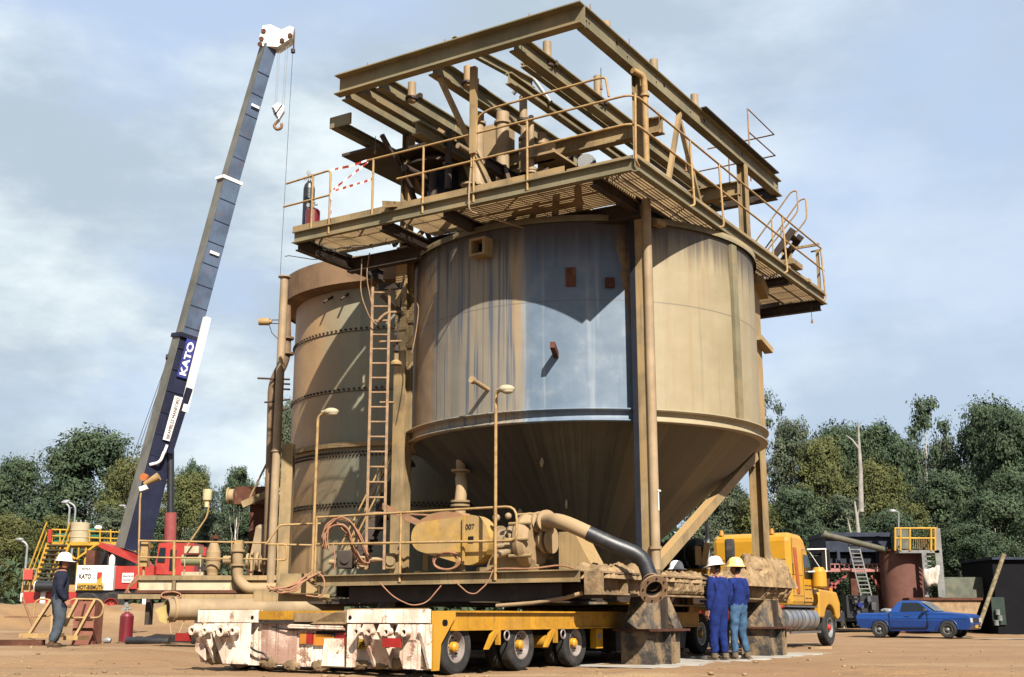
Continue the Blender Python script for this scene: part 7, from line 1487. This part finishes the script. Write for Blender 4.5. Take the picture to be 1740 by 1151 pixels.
TL = [('broad', 138, 733, 74, 100, 'big dark dome-crowned gum, tallest on the left'), ('broad2', 12, 775, 76, 62, 'dark gum cut off by the left edge of the photo'), ('olive', 212, 782, 70, 62, 'olive wattle directly left of the crane boom'),
      ('olive2', 305, 806, 68, 62, 'olive-yellow bushy wattle behind the crane ram'), ('broad', 318, 788, 82, 40, 'dark gum top showing above the olive wattle right of the boom'), ('open_', 400, 782, 72, 40, 'open gum left of the rusty duct'), ('broad2', 395, 800, 80, 34, 'dark gum behind the flood lamp on the slanting pole'),
      ('grey', 478, 690, 70, 44, 'grey-green gum rising behind the tall stand pipe'), ('olive', 452, 880, 66, 34, 'low bushy wattle behind the stand pipe foot'), ('olive2', 100, 880, 68, 60, 'low wattle behind the yellow platform'), ('broad', 60, 868, 72, 60, 'low dark gum behind the left lamp post'),
      ('grey', 180, 870, 66, 62, 'grey low tree behind the cream drum'), ('broad2', 250, 870, 66, 55, 'dark low tree at the foot of the crane boom'), ('olive', 5, 880, 66, 60, 'low tree at the far left edge'), ('grey', 350, 880, 64, 50, 'grey-green low tree above the skid handrail'), ('broad', 420, 870, 76, 50, 'low dark tree behind the rusty duct')]
TR_ = [('broad', 1548, 742, 80, 60, 'dark gum filling the gap left of the tall bare-trunked gum'), ('grey', 1630, 752, 80, 56, 'grey-green gum between the tall bare-trunked gum and the massive dark one'), ('open2', 1328, 660, 78, 44, 'tall open-topped gum right beside the cone tank edge'), ('grey', 1352, 722, 72, 62, 'grey-olive gum right of the tank'), ('olive2', 1400, 745, 70, 66, 'olive-green tree above the truck cab'), ('broad', 1440, 722, 76, 70, 'dark gum around the dead white trunk'),
       ('broad2', 1505, 714, 78, 66, 'dark rounded gum left of the tall bare-trunked gum'), ('open_', 1592, 656, 72, 50, 'tall pale-trunked gum with a high sparse crown standing above the others'), ('broad', 1708, 682, 76, 78, 'massive dark gum right of the tall bare-trunked gum'), ('broad2', 1745, 690, 70, 70, 'dark gum cut off by the right edge'),
       ('olive', 1500, 790, 68, 64, 'olive mid-height tree above the dark hopper'), ('olive2', 1560, 860, 64, 60, 'low olive tree behind the railed platform'), ('grey', 1440, 850, 66, 62, 'grey shrubby tree above the truck bonnet'), ('broad', 1360, 830, 66, 62, 'dark low tree just above the truck roof'),
       ('broad2', 1620, 800, 66, 74, 'dark mid-height tree behind the leaning pole'), ('broad', 1700, 840, 62, 80, 'dark low tree above the dark shed'), ('grey', 1250, 820, 66, 60, 'grey-brown shrub behind the spare tyres'), ('broad2', 1215, 800, 74, 66, 'dark tree behind the cone and diagonal brace'),
       ('olive2', 1300, 850, 64, 60, 'olive shrub directly behind the right leg'), ('broad', 1520, 870, 60, 66, 'dark shrub behind the brown tank'), ('broad2', 1655, 890, 58, 66, 'dark shrub behind the skip bin'), ('grey', 1190, 880, 64, 50, 'low grey shrub seen between the brace and the back leg'), ('broad', 1745, 800, 66, 70, 'dark tree at the right edge over the shed roof'), ('broad2', 1430, 900, 60, 66, 'dark shrub behind the truck mirror')]
for a_ in TL+TR_: tree(*a_)
def deadtrunk(label, pts, Y, r):
    mb = MB()
    for k, p in enumerate(pts): P = [at(x, y, Y) for x, y in p]; n = len(P); mb.tube(P, [r*(1-.7*i/(n-1))*(1 if k == 0 else .5) for i in range(n)], 7)
    tag(mb.build('dead_tree', mat('dead_white_wood', (.40, .37, .33), .8, var=.2)), label, 'dead tree')
deadtrunk('bare white dead trunk standing in front of the dark gums', [[(1463, 870), (1462, 800), (1460, 760), (1458, 718)], [(1461, 765), (1448, 748), (1438, 740)]], 63, .16)
deadtrunk('pale forked dead branches above the dark hopper', [[(1459, 912), (1456, 880), (1452, 852)], [(1446, 908), (1440, 880)], [(1456, 885), (1459, 866)]], 58, .12)

mb = MB(); V = []
Cc = []
for i in range(9000):
    px = rng.uniform(-40, 480) if i % 5 < 2 else rng.uniform(1120, 1790); Y = rng.uniform(60, 70); g = gp(px, Y); Cc.append((g.x, g.y, g.z+rng.random()**1.3*2.6))
V = quads(np.array(Cc), rng.uniform(.12, .26, len(Cc))); nq = len(V)//4; mb.add([tuple(p) for p in V], [(4*i, 4*i+1, 4*i+2, 4*i+3) for i in range(nq)])
tag(mb.build('undergrowth', leaf1, loc=(0, 0, 0)), 'dark scrub undergrowth at the foot of the tree line', kind='stuff')
# far wood closing the view under the tree line
mb = MB(); Cc = []
for i in range(26000):
    a = rng.uniform(-1, 1); x = a*70+10; Y = rng.uniform(92, 104); hmax = 5.5+1.6*math.sin(x*.21)+1.0*math.sin(x*.53+1); Cc.append((x, Y, ground_z(x, Y)+hmax*rng.random()**.8))
V = quads(np.array(Cc), rng.uniform(.3, .6, len(Cc))); nq = len(V)//4; mb.add([tuple(p) for p in V], [(4*i, 4*i+1, 4*i+2, 4*i+3) for i in range(nq)])
tag(mb.build('far_wood', leaf1, loc=(0, 0, 0)), 'far dark wood behind the yard', kind='stuff')
